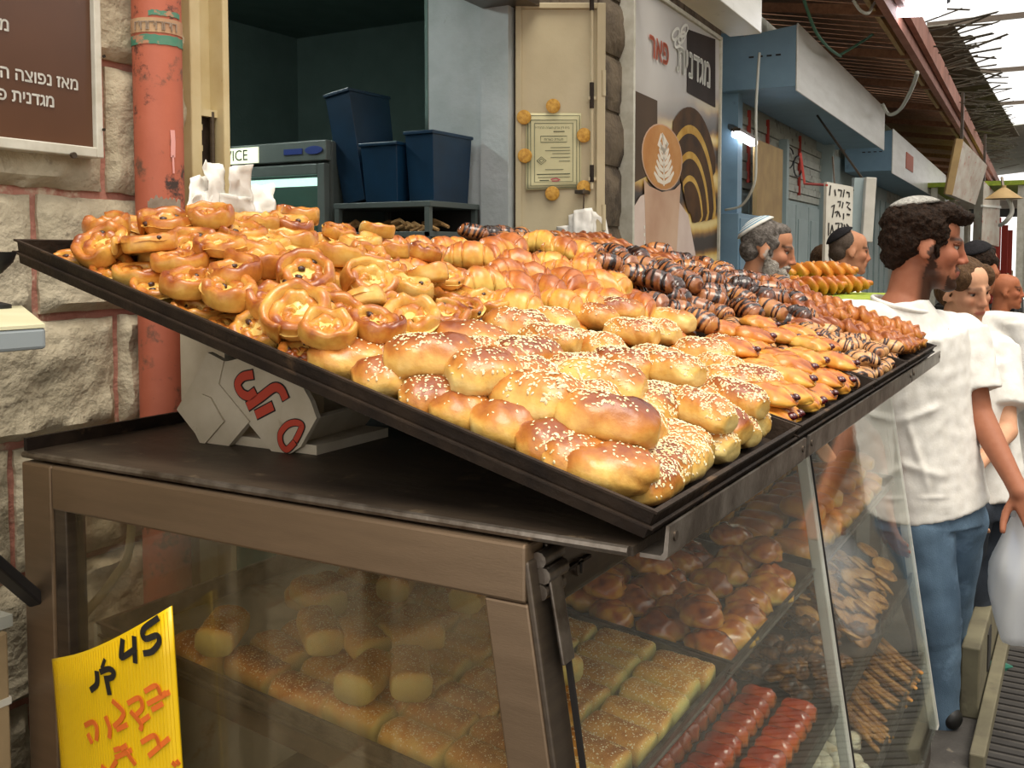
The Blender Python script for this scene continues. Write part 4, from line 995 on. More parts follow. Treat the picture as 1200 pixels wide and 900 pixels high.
CHOC = [croissant_mesh(30+i, L=.082+.006*(i % 3), W=.054, H=.050, segs=4, bend=(.0, .3, .15, .35, .2, .1)[i], m='choc_crust', choc=True, dark=(.02, .08, .0, .30, .10, .05)[i], nr=84) for i in range(6)]
SCHOC = [croissant_mesh(50+i, L=.070, W=.044, H=.038, segs=3, bend=(.0, .2, .1)[i], m='choc_pale', choc=True, nr=64) for i in range(3)]
DAN = [danish_mesh(i) for i in range(4)]; FIL = [filling_mesh(i) for i in range(4)]
BRAID = [braid_mesh(i, L=.145+.01*(i % 2)) for i in range(3)]
LOGS = [log_mesh(i) for i in range(5)]
LSEED = [seeds_mesh(b, 70+i, (230, 200, 250, 210, 180)[i], ucut=.35, size=.0026) for i, b in enumerate(LOGS)]

def put(name, me, M, label, cat, group, subs=()):
    """one pastry: its own object, with its seeds, raisins or filling as parts"""
    o = bpy.data.objects.new(name, me); COL.objects.link(o); o.matrix_world = M; tag(o, label, cat, group); LOC[o] = M.translation
    for n_, sm, kd in subs:
        c = bpy.data.objects.new(n_, sm); COL.objects.link(c); c.parent = o
        if kd: c['kind'] = kd
    return o

ITEMS = []
def later(name, me, c, ax, yaw, sc, below, label, cat, group, subs=(), r=.034, fixed=False):
    ITEMS.append(dict(a=(name, me, label, cat, group, subs), c=c.copy(), c0=c.copy(), ax=ax, yaw=yaw, sc=sc, below=below, r=r*sc, fixed=fixed))
BB = {}
def bound8(me):
    if me.name not in BB:
        n_ = len(me.vertices); co = np.empty(n_*3, np.float32); me.vertices.foreach_get('co', co); co = co.reshape(-1, 3); a_, b_ = co.min(0), co.max(0)
        BB[me.name] = [(x, y, z) for x in (a_[0], b_[0]) for y in (a_[1], b_[1]) for z in (0.0, b_[2])]
    return BB[me.name]
def settle(rounds=30):
    """push pieces that sink into each other apart, keep them inside their pan, then set them down"""
    for it in ITEMS:
        it['tray'] = min(range(4), key=lambda k: abs(it['c'].x-sum(TR[k])/2)-(TR[k][1]-TR[k][0])/2)
    for it in ITEMS:
        M = pose(Vector(), it['ax'], it['yaw'], it['sc'], it['below']); bb = [M @ Vector(c) for c in bound8(it['a'][1])]
        it['ext'] = (max(abs(p.x) for p in bb)*.90, max(abs(p.y) for p in bb)*.90); it['low'] = min(p.z-p.y*tan(SL) for p in bb)*.80
    for _ in range(rounds):
        grid = {}
        for i, it in enumerate(ITEMS): grid.setdefault((int(it['c'].x/.1), int(it['c'].y/.1)), []).append(i)
        for i, it in enumerate(ITEMS):
            gx, gy = int(it['c'].x/.1), int(it['c'].y/.1)
            for dx in (-1, 0, 1):
                for dy in (-1, 0, 1):
                    for j in grid.get((gx+dx, gy+dy), ()):
                        if j <= i: continue
                        jt = ITEMS[j]; d = jt['c']-it['c']; m_ = (it['r']+jt['r'])*.88; dz = Vector((d.x, d.y, d.z*1.35)); L = dz.length
                        if 1e-5 < L < m_:
                            pu = dz*((m_-L)/L*.35); pu.z *= .6; it['c'] -= pu; jt['c'] += pu
        for it in ITEMS:
            c = it['c']; off = c-it['c0']; lim = .045 if it['fixed'] else .030
            if off.length > lim: c = it['c0']+off*(lim/off.length)
            x0, x1 = TR[it['tray']]; ex_, ey_ = it['ext']
            c.x = max(x0+ex_+.006, min(x1-ex_-.004, c.x)); c.y = max(.421+ey_, min(1.55, c.y)); c.z = max(tray_z(c.y)+.003-it['low'], c.z); it['c'] = c
    ORD = 'first second third fourth fifth sixth seventh eighth ninth tenth eleventh twelfth thirteenth fourteenth fifteenth sixteenth seventeenth eighteenth nineteenth twentieth'.split()
    same = {}
    for it in ITEMS:
        if not any(w in it['a'][2] for w in ('buried', 'under the top')): same.setdefault(it['a'][2], []).append(it)
    for lb, its in same.items():   # tell look-alikes apart by their order across the heap
        if 1 < len(its) <= 20:
            its.sort(key=lambda it: (it['c'].x*RV.x+it['c'].y*RV.y)/(it['c'].x*FV.x+it['c'].y*FV.y))
            for k, it in enumerate(its):
                a_ = list(it['a']); a_[2] = lb+', '+(ORD[k] if k < len(its)-1 else 'last')+' from left'; it['a'] = tuple(a_)
    for it in ITEMS:
        name, me, label, cat, group, subs = it['a']; put(name, me, pose(it['c'], it['ax'], it['yaw'], it['sc'], it['below']), label, cat, group, subs)
# ------------------------------------------------------------------ the shape of the heaps on the four sloping trays
def heap(x, y):
    """height of the uppermost layer above the tray floor"""
    if y > 1.60 or y < .40: return -1
    if x < 1.64:
        h = min(.036+.50*(x-1.02), .038+.42*(y-.42), .036+1.6*(1.60-y))
        back = max(0, min(1, (y-1.0)/.25)); cap = .098+.030*back
        return max(.03, min(h, cap, .05+.9*max(0, 1.70-x)+.09*max(0, min(1, (y-.62)/.3))))
    if x < 2.32:
        b = max(0, min(1, (y-.95)/.2)); f = .040+.02*min(1, max(0, (y-.5)/.3))
        return min(f+(.10-f)*b, .036+1.6*(1.58-y))
    if x < 2.76:
        b = max(0, min(1, (y-.86)/.16)); return min(.036+(.115-.036)*b, .036+1.6*(1.58-y))
    b = max(0, min(1, (y-.6)/.3)); return min(.035+.055*b, .036+1.6*(1.58-y))
def hit(u, v, off=0.0):
    """first point where the sight line through a photo point meets the heap"""
    r = ray(u, v); t = .8
    while t < 4.6:
        p = O+r*t; hh = heap(p.x, p.y)
        if hh >= 0 and 1.0 < p.x < 3.34 and p.z < tray_z(p.y)+hh+off: return p
        t += .004
    t = .8; best = None
    while t < 4.6:   # sight line passes just over the heap: take the closest spot on it
        p = O+r*t; hh = heap(p.x, p.y)
        if hh >= 0 and 1.0 < p.x < 3.34:
            g = p.z-tray_z(p.y)-hh
            if best is None or g < best[0]: best = (g, p.copy())
        t += .004
    p = best[1]; p.z -= max(0, best[0]-.012); return p
def surf_normal(x, y):
    e = .02; h0 = tray_z(y)+heap(x, y); hx = tray_z(y)+max(0, heap(x+e, y)); hy = tray_z(y+e)+max(0, heap(x, y+e))
    n = Vector((-(hx-h0)/e, -(hy-h0)/e, 1)); n.x = max(-.8, min(.8, n.x)); n.y = max(-.8, min(.8, n.y)); return n.normalized()
PLACED = []
def pose(c, axis, yaw, sc, below):
    """matrix with local z along axis; c is the centre of the piece, below is how far its foot lies under that"""
    axis = axis.normalized(); x = Vector((cos(yaw), sin(yaw), 0)); x = (x-axis*x.dot(axis)).normalized(); y = axis.cross(x)
    M = Matrix((x, y, axis)).transposed().to_4x4(); M.translation = c-axis*below
    return M @ Matrix.Scale(sc, 4)
def lean(tilt, ldir):
    """axis leaning tilt degrees from upright; ldir 0 = towards the viewer, 90 = to the right"""
    a = radians(tilt); l = radians(ldir); h = -FV*cos(l)+RV*sin(l); return Vector((0, 0, cos(a)))+h*sin(a)
SW_L = 'golden raisin swirl pastry '
swirls = [  # photo x, y, tilt, lean direction, scale, variant
 (66, 303, 20, 0, .8, 0), (105, 297, 42, -20, 1.0, 1), (127, 267, 6, 0, .98, 2), (163, 297, -12, 30, 1.02, 3), (181, 271, 10, 20, 1.05, 4), (226, 262, 25, 0, .85, 5), (231, 291, 38, 10, .95, 1),
 (109, 322, 25, 0, .8, 2), (159, 324, 12, 30, .9, 3), (157, 340, 30, 10, .85, 4), (205, 338, 14, 50, .98, 0), (241, 325, 6, 0, .9, 5), (209, 362, 16, 40, .85, 1), (265, 353, 18, 40, .98, 2), (252, 384, 18, 40, .85, 3),
 (278, 272, 16, 0, 1.05, 4), (282, 310, 12, 30, 1.1, 5), (294, 343, 20, 60, .95, 0), (338, 263, 18, 30, 1.1, 1), (371, 254, 8, 0, .95, 2), (408, 270, 25, 60, .8, 3), (443, 269, 12, 60, .9, 4), (466, 294, -5, 70, .85, 5),
 (499, 294, 15, 60, .95, 0), (386, 296, 4, 0, 1.15, 1), (436, 302, 35, 50, .95, 2), (341, 303, 22, 30, .95, 3), (349, 334, 48, 10, 1.0, 4), (429, 336, 55, 40, 1.0, 5), (414, 360, -40, 40, .95, 0), (477, 338, 15, 30, .9, 1),
 (497, 330, -30, 50, .9, 2), (527, 327, 40, 30, .75, 3), (380, 374, 40, 35, 1.0, 4), (334, 380, 50, 10, 1.08, 5), (296, 387, 55, -25, .9, 0), (343, 413, 25, 30, .85, 1), (481, 375, 30, 5, 1.1, 2), (523, 369, 30, 10, .85, 3),
 (398, 406, 30, 20, .85, 5), (430, 392, 22, 20, .9, 0), (575, 355, 35, 10, .85, 1), (545, 362, 30, 0, .8, 4), (300, 262, 4, 0, .9, 2), (312, 288, 8, 0, .9, 3), (262, 330, 8, 0, .9, 4), (313, 362, 20, 20, .9, 5), (368, 345, 20, 20, .9, 1), (450, 318, 12, 40, .9, 0), (460, 362, 15, 20, .9, 2), (195, 312, 8, 10, .9, 3), (420, 285, 8, 20, .9, 4), (345, 285, 6, 0, .95, 5), (260, 297, 8, 0, .9, 0), (150, 285, 5, 0, .9, 1)]
def region_sw(u, v):
    if v < 276: return 'on top of the swirl heap'
    if u < 215 and v > 318+.36*(u-109)-14: return 'low along the black tray rim'
    if u < 260: return 'in the left part of the heap'
    if v > 365: return 'low down beside the sesame buns'
    if u > 455: return 'on the right slope beside the croissants'
    return 'in the middle of the swirl heap'
for i, (u, v, tl_, ld, sc, k) in enumerate(swirls):
    p = hit(u, v, -.012); ax = (lean(tl_, ld)*.75+surf_normal(p.x, p.y)*.25).normalized(); PLACED.append(p)
    lb = SW_L+region_sw(u, v)
    if (u, v) == (334, 380): lb = 'largest upturned raisin swirl facing the viewer low on the near heap'
    if (u, v) == (371, 254): lb = 'raisin swirl at the very peak of the near heap'
    if (u, v) == (66, 303): lb = 'small raisin swirl in the far left corner of the near tray'
    if (u, v) == (414, 360): lb = 'raisin swirl stood on its edge, pale side showing, mid heap'
    if (u, v) == (443, 269): lb = 'raisin swirl perched alone on the right end of the heap top'
    if (u, v) == (163, 297): lb = 'long brown raisin swirl lying side-on near the left end of the heap'
    later('raisin_swirl', SWIRLS[k], p, ax, rng.uniform(0, 6.28), sc*1.0, .017*sc, lb, 'pastry', 'raisin swirls on the near tray', [('raisins', RAISINS[k], 'stuff')], r=.042)
# lower layer that carries the visible one
def fill(x0, x1, y0, y1, dx, dy, fn, drop=.045, minh=.055):
    y = y0; j = 0
    while y < y1:
        x = x0+(dx/2 if j % 2 else 0)
        while x < x1:
            h = heap(x, y)-drop
            while h > .004:
                q = Vector((x+rng.uniform(-.01, .01), y+rng.uniform(-.01, .01), 0)); q.z = tray_z(q.y)+h; fn(q); h -= .045
            x += dx
        y += dy; j += 1
fill(1.10, 1.62, 1.05, 1.52, .095, .095, lambda q: later('raisin_swirl', SWIRLS[rng.randrange(6)], q, Vector((0, -.26, 1)), rng.uniform(0, 6.28), .98, .017, SW_L+'half buried in the swirl heap', 'pastry', 'raisin swirls on the near tray'))

# sesame buns: photo x, y, yaw of the long axis in the photo (0 = across, 90 = away), scale, variant, kind (b bun, d dark)
buns = [(401, 431, 10, .95, 2, 'b'), (438, 455, 15, .95, 0, 'd'), (488, 434, 0, 1.05, 5, 'b'), (449, 409, 20, .95, 3, 'b'), (503, 482, 10, .95, 1, 'd'), (557, 448, 20, 1.05, 1, 'd'), (562, 402, -8, 1.12, 2, 'b'), (575, 512, 15, 1.05, 2, 'd'),
 (614, 484, -28, 1.15, 0, 'b'), (636, 424, 25, 1.15, 3, 'b'), (703, 456, -18, 1.25, 3, 'b'), (647, 543, 10, 1.0, 0, 'd'), (705, 515, -5, 1.12, 5, 'b'), (757, 509, 60, .95, 1, 'b'), (780, 486, 70, 1.05, 4, 'b'), (664, 466, 60, 1.0, 1, 'b'),
 (610, 383, -15, 1.1, 0, 'b'), (657, 376, -30, 1.05, 3, 'b'), (684, 374, -30, .95, 0, 'd'), (720, 369, -20, .95, 5, 'b'), (697, 407, -40, 1.05, 1, 'b'), (731, 394, -30, 1.0, 4, 'b'), (763, 390, -35, 1.0, 1, 'b'), (738, 428, -40, 1.05, 6, 'b'),
 (776, 430, -45, 1.1, 3, 'b'), (818, 421, -30, 1.12, 6, 'b'), (787, 381, -40, .95, 5, 'b'), (842, 412, -40, 1.05, 0, 'b'), (805, 479, -45, 1.05, 4, 'b'), (834, 469, -40, 1.1, 1, 'b'), (868, 462, -40, 1.05, 6, 'b'), (889, 458, -45, .95, 4, 'b'),
 (725, 570, 0, 1.0, 2, 'b'), (783, 556, 65, .95, 4, 'b'), (812, 541, 65, 1.0, 1, 'b'), (812, 522, -35, 1.0, 4, 'b'), (838, 524, -40, 1.0, 6, 'b'), (858, 510, -40, 1.0, 3, 'b'), (880, 504, -45, .95, 1, 'b'), (902, 497, -50, .9, 4, 'b'), (762, 548, 60, .95, 6, 'b'),
 (530, 418, 20, .95, 1, 'b'), (590, 440, 30, .95, 4, 'b'), (655, 430, 20, .9, 1, 'b'), (800, 445, -40, .95, 6, 'b'), (540, 487, 20, .9, 2, 'd'), (690, 545, 15, .95, 1, 'd'), (745, 545, 60, .9, 1, 'b'), (855, 445, -40, .95, 1, 'b'), (640, 395, -25, .95, 4, 'b'), (820, 500, -40, .95, 1, 'b'), (860, 485, -40, .95, 4, 'b')]
def region_bun(u, v):
    if v > 530: return 'along the near tray lip'
    if v < 400: return 'below the croissants'
    if u < 520: return 'by the black rim'
    if u > 795: return 'at the right end of the near tray'
    return 'in the middle of the bun heap'
for u, v, yw, sc, k, kd in buns:
    p = hit(u, v, -.022); sc *= 1.2; PLACED.append(p); a = radians(yw); d = RV*cos(a)+FV*sin(a); n_ = surf_normal(p.x, p.y); ax = (Vector((0, 0, 1))*.6+n_*.4).normalized()
    lb = ('dark brown glazed bun with few sesame seeds ' if kd == 'd' else 'golden sesame seed bun ')+region_bun(u, v)
    if (u, v) == (703, 456): lb = 'biggest pale sesame bun on top of the middle of the near tray'
    if (u, v) == (562, 402): lb = 'long plain golden bun without seeds behind the dark seeded bun'
    if (u, v) == (575, 512): lb = 'darkest shiny brown bun on the near tray rim'
    if (u, v) == (614, 484): lb = 'long pale sesame bun slanting down in front of the heap'
    if (u, v) == (705, 515): lb = 'plump sesame bun with folded right end under the biggest bun'
    if (u, v) == (557, 448): lb = 'reddish brown round bun with a patch of sesame seeds'
    if (u, v) == (725, 570): lb = 'wrinkled bun in the very front corner of the near tray'
    me, sm = (DARKB[k], DSEED[k]) if kd == 'd' else (BUNS[k], SEEDS[k])
    later('sesame_bun', me, p, ax, atan2(d.y, d.x), sc, .028*sc, lb, 'bun', 'sesame buns on the near tray', [('sesame_seeds', sm, 'stuff')], r=.038)
fill(1.10, 1.60, .50, 1.06, .085, .095, lambda q: later('sesame_bun', BUNS[rng.randrange(7)], q, Vector((0, -.26, 1)), rng.uniform(-1, .3), .95, .022, 'golden sesame seed bun half buried under the top layer of the near tray', 'bun', 'sesame buns on the near tray'), drop=.078)

# croissants at the back of the second tray
crs = [(549, 303, 10, 1.0), (575, 298, 60, 1.0), (612, 292, -30, 1.05), (631, 288, -25, .95), (651, 296, -40, .95), (674, 298, -30, .95), (564, 335, 20, 1.0), (605, 313, 10, 1.0), (600, 344, -10, 1.15), (640, 343, -30, 1.0), (644, 312, 0, .9), (666, 337, -50, 1.05), (687, 341, -60, .95),
       (711, 337, 5, 1.15), (732, 337, -55, .95), (679, 314, -20, 1.0), (700, 318, -20, .9), (622, 325, 0, .9), (655, 322, -20, .9), (590, 322, 30, .9), (660, 362, -20, .95), (690, 360, -30, .95), (715, 360, -20, .95), (745, 365, -40, .9), (735, 350, -30, .9), (620, 362, -15, .95)]
for i, (u, v, yw, sc) in enumerate(crs):
    p = hit(u, v, -.018); sc *= 1.16; a = radians(yw); d = RV*cos(a)+FV*sin(a); ax = (Vector((0, 0, 1))*.7+surf_normal(p.x, p.y)*.3-FV*.12)
    lb = 'golden brown croissant '+('on top of the croissant heap' if v < 305 else 'low down behind the sesame buns' if v > 346 else 'on the left side of the croissant heap' if u < 610 else 'beside the chocolate rugelach')
    if (u, v) == (631, 288): lb = 'croissant at the very top of the croissant heap'
    later('croissant', CROIS[i % 5], p, ax, atan2(d.y, d.x), sc, .022*sc, lb, 'croissant', 'croissants on the second tray')
fill(1.68, 2.30, 1.08, 1.52, .10, .10, lambda q: later('croissant', CROIS[rng.randrange(5)], q, Vector((0, -.26, 1)), rng.uniform(-1, .3), .95, .02, 'golden brown croissant half buried inside the croissant heap', 'croissant', 'croissants on the second tray'), drop=.062)

# cherry danishes at the front of the second tray
dans = [(868, 422, -35), (890, 428, -35), (909, 406, -25), (928, 402, -35), (851, 390, -25), (880, 405, -30), (931, 442, -35), (951, 433, -35), (972, 437, -40), (907, 468, -35), (928, 459, -35), (959, 471, -40), (981, 464, -40), (998, 455, -40), (922, 488, -35), (944, 490, -38), (900, 440, -30), (910, 425, -30), (960, 452, -40), (940, 415, -30), (890, 388, -30), (962, 418, -35), (985, 448, -40), (875, 440, -35), (905, 483, -35), (975, 478, -40), (870, 398, -30)]
for i, (u, v, yw) in enumerate(dans):
    p = hit(u, v, -.012); a = radians(yw); d = RV*cos(a)+FV*sin(a); ax = Vector((0, -.2, 1))
    lb = 'golden folded cherry pastry '+('by the second tray lip' if v > 462 else 'near the back beside the chocolate rugelach' if v < 412 else 'in the left rows next to the sesame buns' if u < 915 else 'in the right rows of the second tray')
    later('cherry_pastry', DAN[i % 4], p, ax, atan2(d.y, d.x), 1.12, .016, lb, 'pastry', 'cherry pastries on the second tray', [('cherry_filling', FIL[i % 4], 'stuff')])
fill(1.70, 2.28, .50, .98, .095, .11, lambda q: later('cherry_pastry', DAN[rng.randrange(4)], q, Vector((0, -.26, 1)), rng.uniform(-1.4, -.6), 1.1, .012, 'golden folded cherry pastry under the top layer of the second tray', 'pastry', 'cherry pastries on the second tray'), drop=.036)

# chocolate rugelach heap on the third tray
chs = [(693, 297), (712, 301), (700, 310), (741, 302), (769, 297), (790, 305), (775, 316), (745, 327), (821, 312), (784, 336), (803, 333), (819, 326), (840, 322), (851, 331), (864, 327), (771, 349), (810, 362), (827, 347), (862, 353), (877, 338), (889, 333), (886, 355), (901, 351), (916, 345), (840, 368), (876, 377), (910, 377), (925, 374), (937, 372), (767, 364), (794, 373), (819, 381), (923, 352), (899, 330), (756, 314), (725, 312), (806, 316), (846, 345), (793, 351), (850, 360), (895, 367), (760, 338), (836, 333), (870, 365), (730, 300), (805, 306), (855, 318), (877, 326), (910, 338), (780, 325), (832, 357), (858, 340), (902, 342), (818, 340)]
for i, (u, v) in enumerate(chs):
    p = hit(u, v, -.014); yw = rng.uniform(-60, 15); a = radians(yw); d = RV*cos(a)+FV*sin(a)-UP*.15*rng.uniform(-1, 1); ax = (Vector((0, 0, 1))+surf_normal(p.x, p.y)*.5-FV*.25+RV*rng.uniform(-.25, .25))
    sc = 1.16+rng.uniform(-.1, .12)
    lb = 'chocolate striped rugelach '+(('on the left ridge of the chocolate heap' if u < 775 else 'on the right ridge of the chocolate heap') if v < 318+.12*(u-693) else 'behind the cherry pastries' if v > 360 else 'on the left half of the chocolate heap' if u < 820 else 'on the right half of the chocolate heap')
    later('chocolate_rugelach', CHOC[(i*5) % 6], p, ax, atan2(d.y, d.x), sc, .019*sc, lb, 'pastry', 'chocolate rugelach on the third tray')
fill(2.36, 2.74, .92, 1.52, .085, .085, lambda q: later('chocolate_rugelach', CHOC[rng.randrange(6)], q, Vector((0, -.26, 1)), rng.uniform(-1, .3), 1.0, .017, 'chocolate striped rugelach half buried inside the chocolate heap', 'pastry', 'chocolate rugelach on the third tray'))
# small pale rugelach at its front
sm_ = [(955, 398), (977, 390), (972, 411), (986, 408), (998, 400), (1009, 399), (996, 432), (1010, 413), (1017, 424), (1005, 436), (1031, 424), (1020, 408), (1047, 428), (1037, 439), (985, 398), (965, 390), (1025, 434), (1000, 418), (1040, 418), (990, 421), (1016, 440), (1028, 445), (1053, 436), (1008, 426), (946, 388), (962, 404), (1056, 425), (1030, 412), (1010, 449)]
for i, (u, v) in enumerate(sm_):
    p = hit(u, v, -.010); a = radians(rng.uniform(-80, 20)); d = RV*cos(a)+FV*sin(a)
    lb = 'small pale rugelach with chocolate drizzle '+('by the lip of the third tray' if v > 428 else 'next to the big chocolate rugelach' if u < 985 else 'beside the brown braided pastries')
    later('small_rugelach', SCHOC[i % 3], p, Vector((rng.uniform(-.2, .2), -.25, 1)), atan2(d.y, d.x), 1.0, .014, lb, 'pastry', 'small drizzled rugelach on the third tray')
fill(2.36, 2.74, .46, .86, .07, .07, lambda q: later('small_rugelach', SCHOC[rng.randrange(3)], q, Vector((0, -.26, 1)), rng.uniform(-1, .3), 1.0, .012, 'small pale rugelach under the top layer of the third tray', 'pastry', 'small drizzled rugelach on the third tray'), drop=.030)
# brown braided pastries on the far tray
brs = [(929, 347, -30), (962, 358, -35), (985, 363, -30), (1013, 374, -30), (1037, 386, -30), (1066, 393, -35), (1072, 415, -35), (1037, 407, -30), (972, 376, -35), (1000, 382, -30), (946, 370, -30), (1088, 411, -35), (1050, 400, -30), (1020, 395, -30), (945, 356, -30), (990, 392, -30), (1062, 408, -35), (910, 340, -30), (1055, 383, -30), (1080, 402, -30)]
for i, (u, v, yw) in enumerate(brs):
    p = hit(u, v, -.014); a = radians(yw); d = RV*cos(a)+FV*sin(a)
    lb = 'dark golden braided pastry '+('by the lip of the far tray' if v > 400 else 'behind the rugelach' if u < 965 else 'in front of the white shirt' if v < 390 else 'in the middle of the far tray')
    later('braided_pastry', BRAID[i % 3], p, Vector((0, -.22, 1)), atan2(d.y, d.x), .9, .018, lb, 'pastry', 'braided pastries on the far tray')
fill(2.84, 3.28, .50, 1.5, .15, .09, lambda q: later('braided_pastry', BRAID[rng.randrange(3)], q, Vector((0, -.26, 1)), rng.uniform(-.9, -.3), .9, .014, 'dark golden braided pastry under the top layer of the far tray', 'pastry', 'braided pastries on the far tray'), drop=.042)

settle()
# ================================================================== INSIDE THE CASE
SL2 = math.atan((1.006-.908)/(1.377-.494)); Y2, Z2 = .512, .868
def in_z(y): return Z2+.0035+(y-Y2)*tan(SL2)
make_tray('wide baking tray of sesame logs inside the case near end', X1+.035, 1.615, Y2, Z2, .875, SL2, .036, m='steel_worn')
make_tray('baking tray of glazed pastries inside the case, left of the mullion', 1.63, 2.21, Y2, Z2, .875, SL2, .036, m='steel_worn')
make_tray('baking tray of plain rolls inside the far half of the case', 2.265, 3.27, Y2, Z2, .875, SL2, .036, m='steel_worn')
# greasy baking paper on the empty back of the near tray
mb = MB(); n = 10; V = []
for j in range(n+1):
    for i in range(n+1):
        x = 1.06+.54*i/n; y = 1.10+.265*j/n; V.append((x, y, in_z(y)+.003+.004*abs(noise.noise(Vector((x*9, y*9, 2))))))
mb.add(V, [(j*(n+1)+i, j*(n+1)+i+1, (j+1)*(n+1)+i+1, (j+1)*(n+1)+i) for j in range(n) for i in range(n)])
o = single(mb, 'baking_paper', 'baking_paper', 'stained baking paper on the emptied back of the inner near tray', 'paper', smooth='all'); o.modifiers.new('thick', 'SOLIDIFY').thickness = .001
# sesame logs in rows
sl_up = Vector((0, -sin(SL2), cos(SL2)))
def keep(x, y): # part of the near tray already sold
    return y < 1.10 or (y < 1.22 and noise.noise(Vector((x*17, y*13, 3))) > -.05)
ri = 0
y = Y2+.066
while y < 1.25:
    x = X1+.085+(.012 if ri % 2 else 0); ci = 0
    while x < 1.585:
        if keep(x, y):
            k = rng.randrange(5); q = Vector((x+rng.uniform(-.004, .004), y+rng.uniform(-.008, .008), 0)); q.z = in_z(q.y)
            lb = 'sesame crusted log pastry '+('in the front row behind the slanted pane' if ri == 0 else 'at the torn edge of the rows by the baking paper' if not keep(x-.05, y+.1) else 'in the packed rows of the inner near tray')
            put('sesame_log', LOGS[k], pose(q, sl_up, pi/2+rng.uniform(-.10, .10)*(1 if y < .8 else 3), 1.0, 0), lb, 'pastry', 'sesame logs inside the case', [('sesame_seeds', LSEED[k], 'stuff')])
        x += .0665; ci += 1
    y += .104; ri += 1
# a few stacked or tipped over on top
for x, y, a in ((1.18, .86, .7), (1.28, .93, -.5), (1.36, .72, 1.2), (1.50, .95, .2), (1.22, .98, 1.1), (1.13, .90, .2), (1.10, 1.16, .5), (1.30, 1.14, 1.3), (1.45, 1.08, .4), (1.2, 1.05, .9)):
    k = rng.randrange(5); put('sesame_log', LOGS[k], pose(Vector((x, y, in_z(y)+(.046 if keep(x, y) else 0))), sl_up, a, 1.0, 0), 'sesame crusted log pastry lying loose on top of the rows', 'pastry', 'sesame logs inside the case', [('sesame_seeds', LSEED[k], 'stuff')])
# glazed layered pastries
GL = [lump_mesh(i, L=.105, W=.082, H=.060, rough=.30) for i in range(5)]
ri = 0; y = Y2+.055
while y < 1.3:
    x = 1.685+(.03 if ri % 2 else 0)
    while x < 2.17:
        q = Vector((x+rng.uniform(-.012, .012), y+rng.uniform(-.012, .012), 0)); q.z = in_z(q.y)
        put('glazed_pastry', GL[rng.randrange(5)], pose(q, sl_up, rng.uniform(0, 3), rng.uniform(.95, 1.12), 0), 'shiny glazed pastry '+('in the front row behind the glass' if ri == 0 else 'in the rows beyond the sesame logs'), 'pastry', 'glazed pastries inside the case')
        if rng.random() < .35:
            put('glazed_pastry', GL[rng.randrange(5)], pose(q+Vector((.03, .03, .046)), sl_up, rng.uniform(0, 3), 1.0, 0), 'shiny glazed pastry stacked on top of others beyond the sesame logs', 'pastry', 'glazed pastries inside the case')
        x += .088
    y += .092; ri += 1
# smooth rolls in the far half
RL = [bun_mesh(60+i, L=.125, W=.078, H=.062, m='danish_crust', base_b=.22, top_b=.34) for i in range(3)]
y = Y2+.07; ri = 0
while y < 1.32:
    x = 2.325
    while x < 3.22:
        q = Vector((x, y+rng.uniform(-.01, .01), 0)); q.z = in_z(q.y)
        put('plain_roll', RL[rng.randrange(3)], pose(q, sl_up, pi/2+rng.uniform(-.2, .2), 1.0, 0), 'smooth golden roll '+('in the front row of the far case half' if ri == 0 else 'in the rows of the far case half'), 'roll', 'plain rolls inside the case')
        if ri % 2 == 0 and rng.random() < .5: put('plain_roll', RL[rng.randrange(3)], pose(q+Vector((.04, .03, .05)), sl_up, pi/2+rng.uniform(-.3, .3), 1.0, 0), 'smooth golden roll stacked on the rows of the far case half', 'roll', 'plain rolls inside the case')
        x += .085
    y += .13; ri += 1
# middle shelf: red glazed sliced strudel, dark nut clusters, round biscuits
RED = [bun_mesh(80+i, L=.085, W=.046, H=.058, m='red_gloss', blunt=3.4, base_b=.22, top_b=.42, twist=False) for i in range(3)]
for j, y in enumerate((.52, .615, .71, .81)):
    for i in range(20):
        x = 1.20+i*.050+.02*j
        if x < 2.20: put('strudel_slice', RED[(i+j) % 3], pose(Vector((x, y, .581)), Vector((0, 0, 1)), pi/2+.12*sin(i), 1.0, 0), 'red glazed strudel slice '+('in the front loaf behind the lower pane' if j == 0 else 'in the loaves on the middle shelf'), 'pastry', 'strudel slices on the middle shelf')
NUT = [lump_mesh(20+i, L=.055, W=.048, H=.034, m='nut_crust', rough=.55, nr=14, n=14) for i in range(4)]
for i in range(150):
    x = rng.uniform(2.26, 2.80); y = rng.uniform(.49, 1.0); z = .581+rng.choice((0, .025, .05, .075, .10, .125))*min(1, (y-.44)*2.4)
    put('nut_cluster', NUT[i % 4], pose(Vector((x, y, z)), Vector((rng.uniform(-.4, .4), rng.uniform(-.4, .4), 1)), rng.uniform(0, 6), 1.0, 0), 'dark nut cluster heaped on the middle shelf behind the mullion', 'sweet', 'nut clusters on the middle shelf')
COOK = [lump_mesh(40+i, L=.074, W=.062, H=.018, m='cookie_crust', rough=.12, nr=12, n=16, b0=.25, b1=.2) for i in range(3)]
for i in range(250):
    x = rng.uniform(2.62, 3.25); y = rng.uniform(.49, .98); z = .583+rng.uniform(0, .25)*min(1, (y-.44)*2.6)
    put('round_biscuit', COOK[i % 3], pose(Vector((x, y, z)), Vector((rng.uniform(-.6, .6), -.5+rng.uniform(-.5, .4), 1)), rng.uniform(0, 6), 1.0, 0), 'thin round brown biscuit heaped in the far half of the middle shelf', 'biscuit', 'round biscuits on the middle shelf')
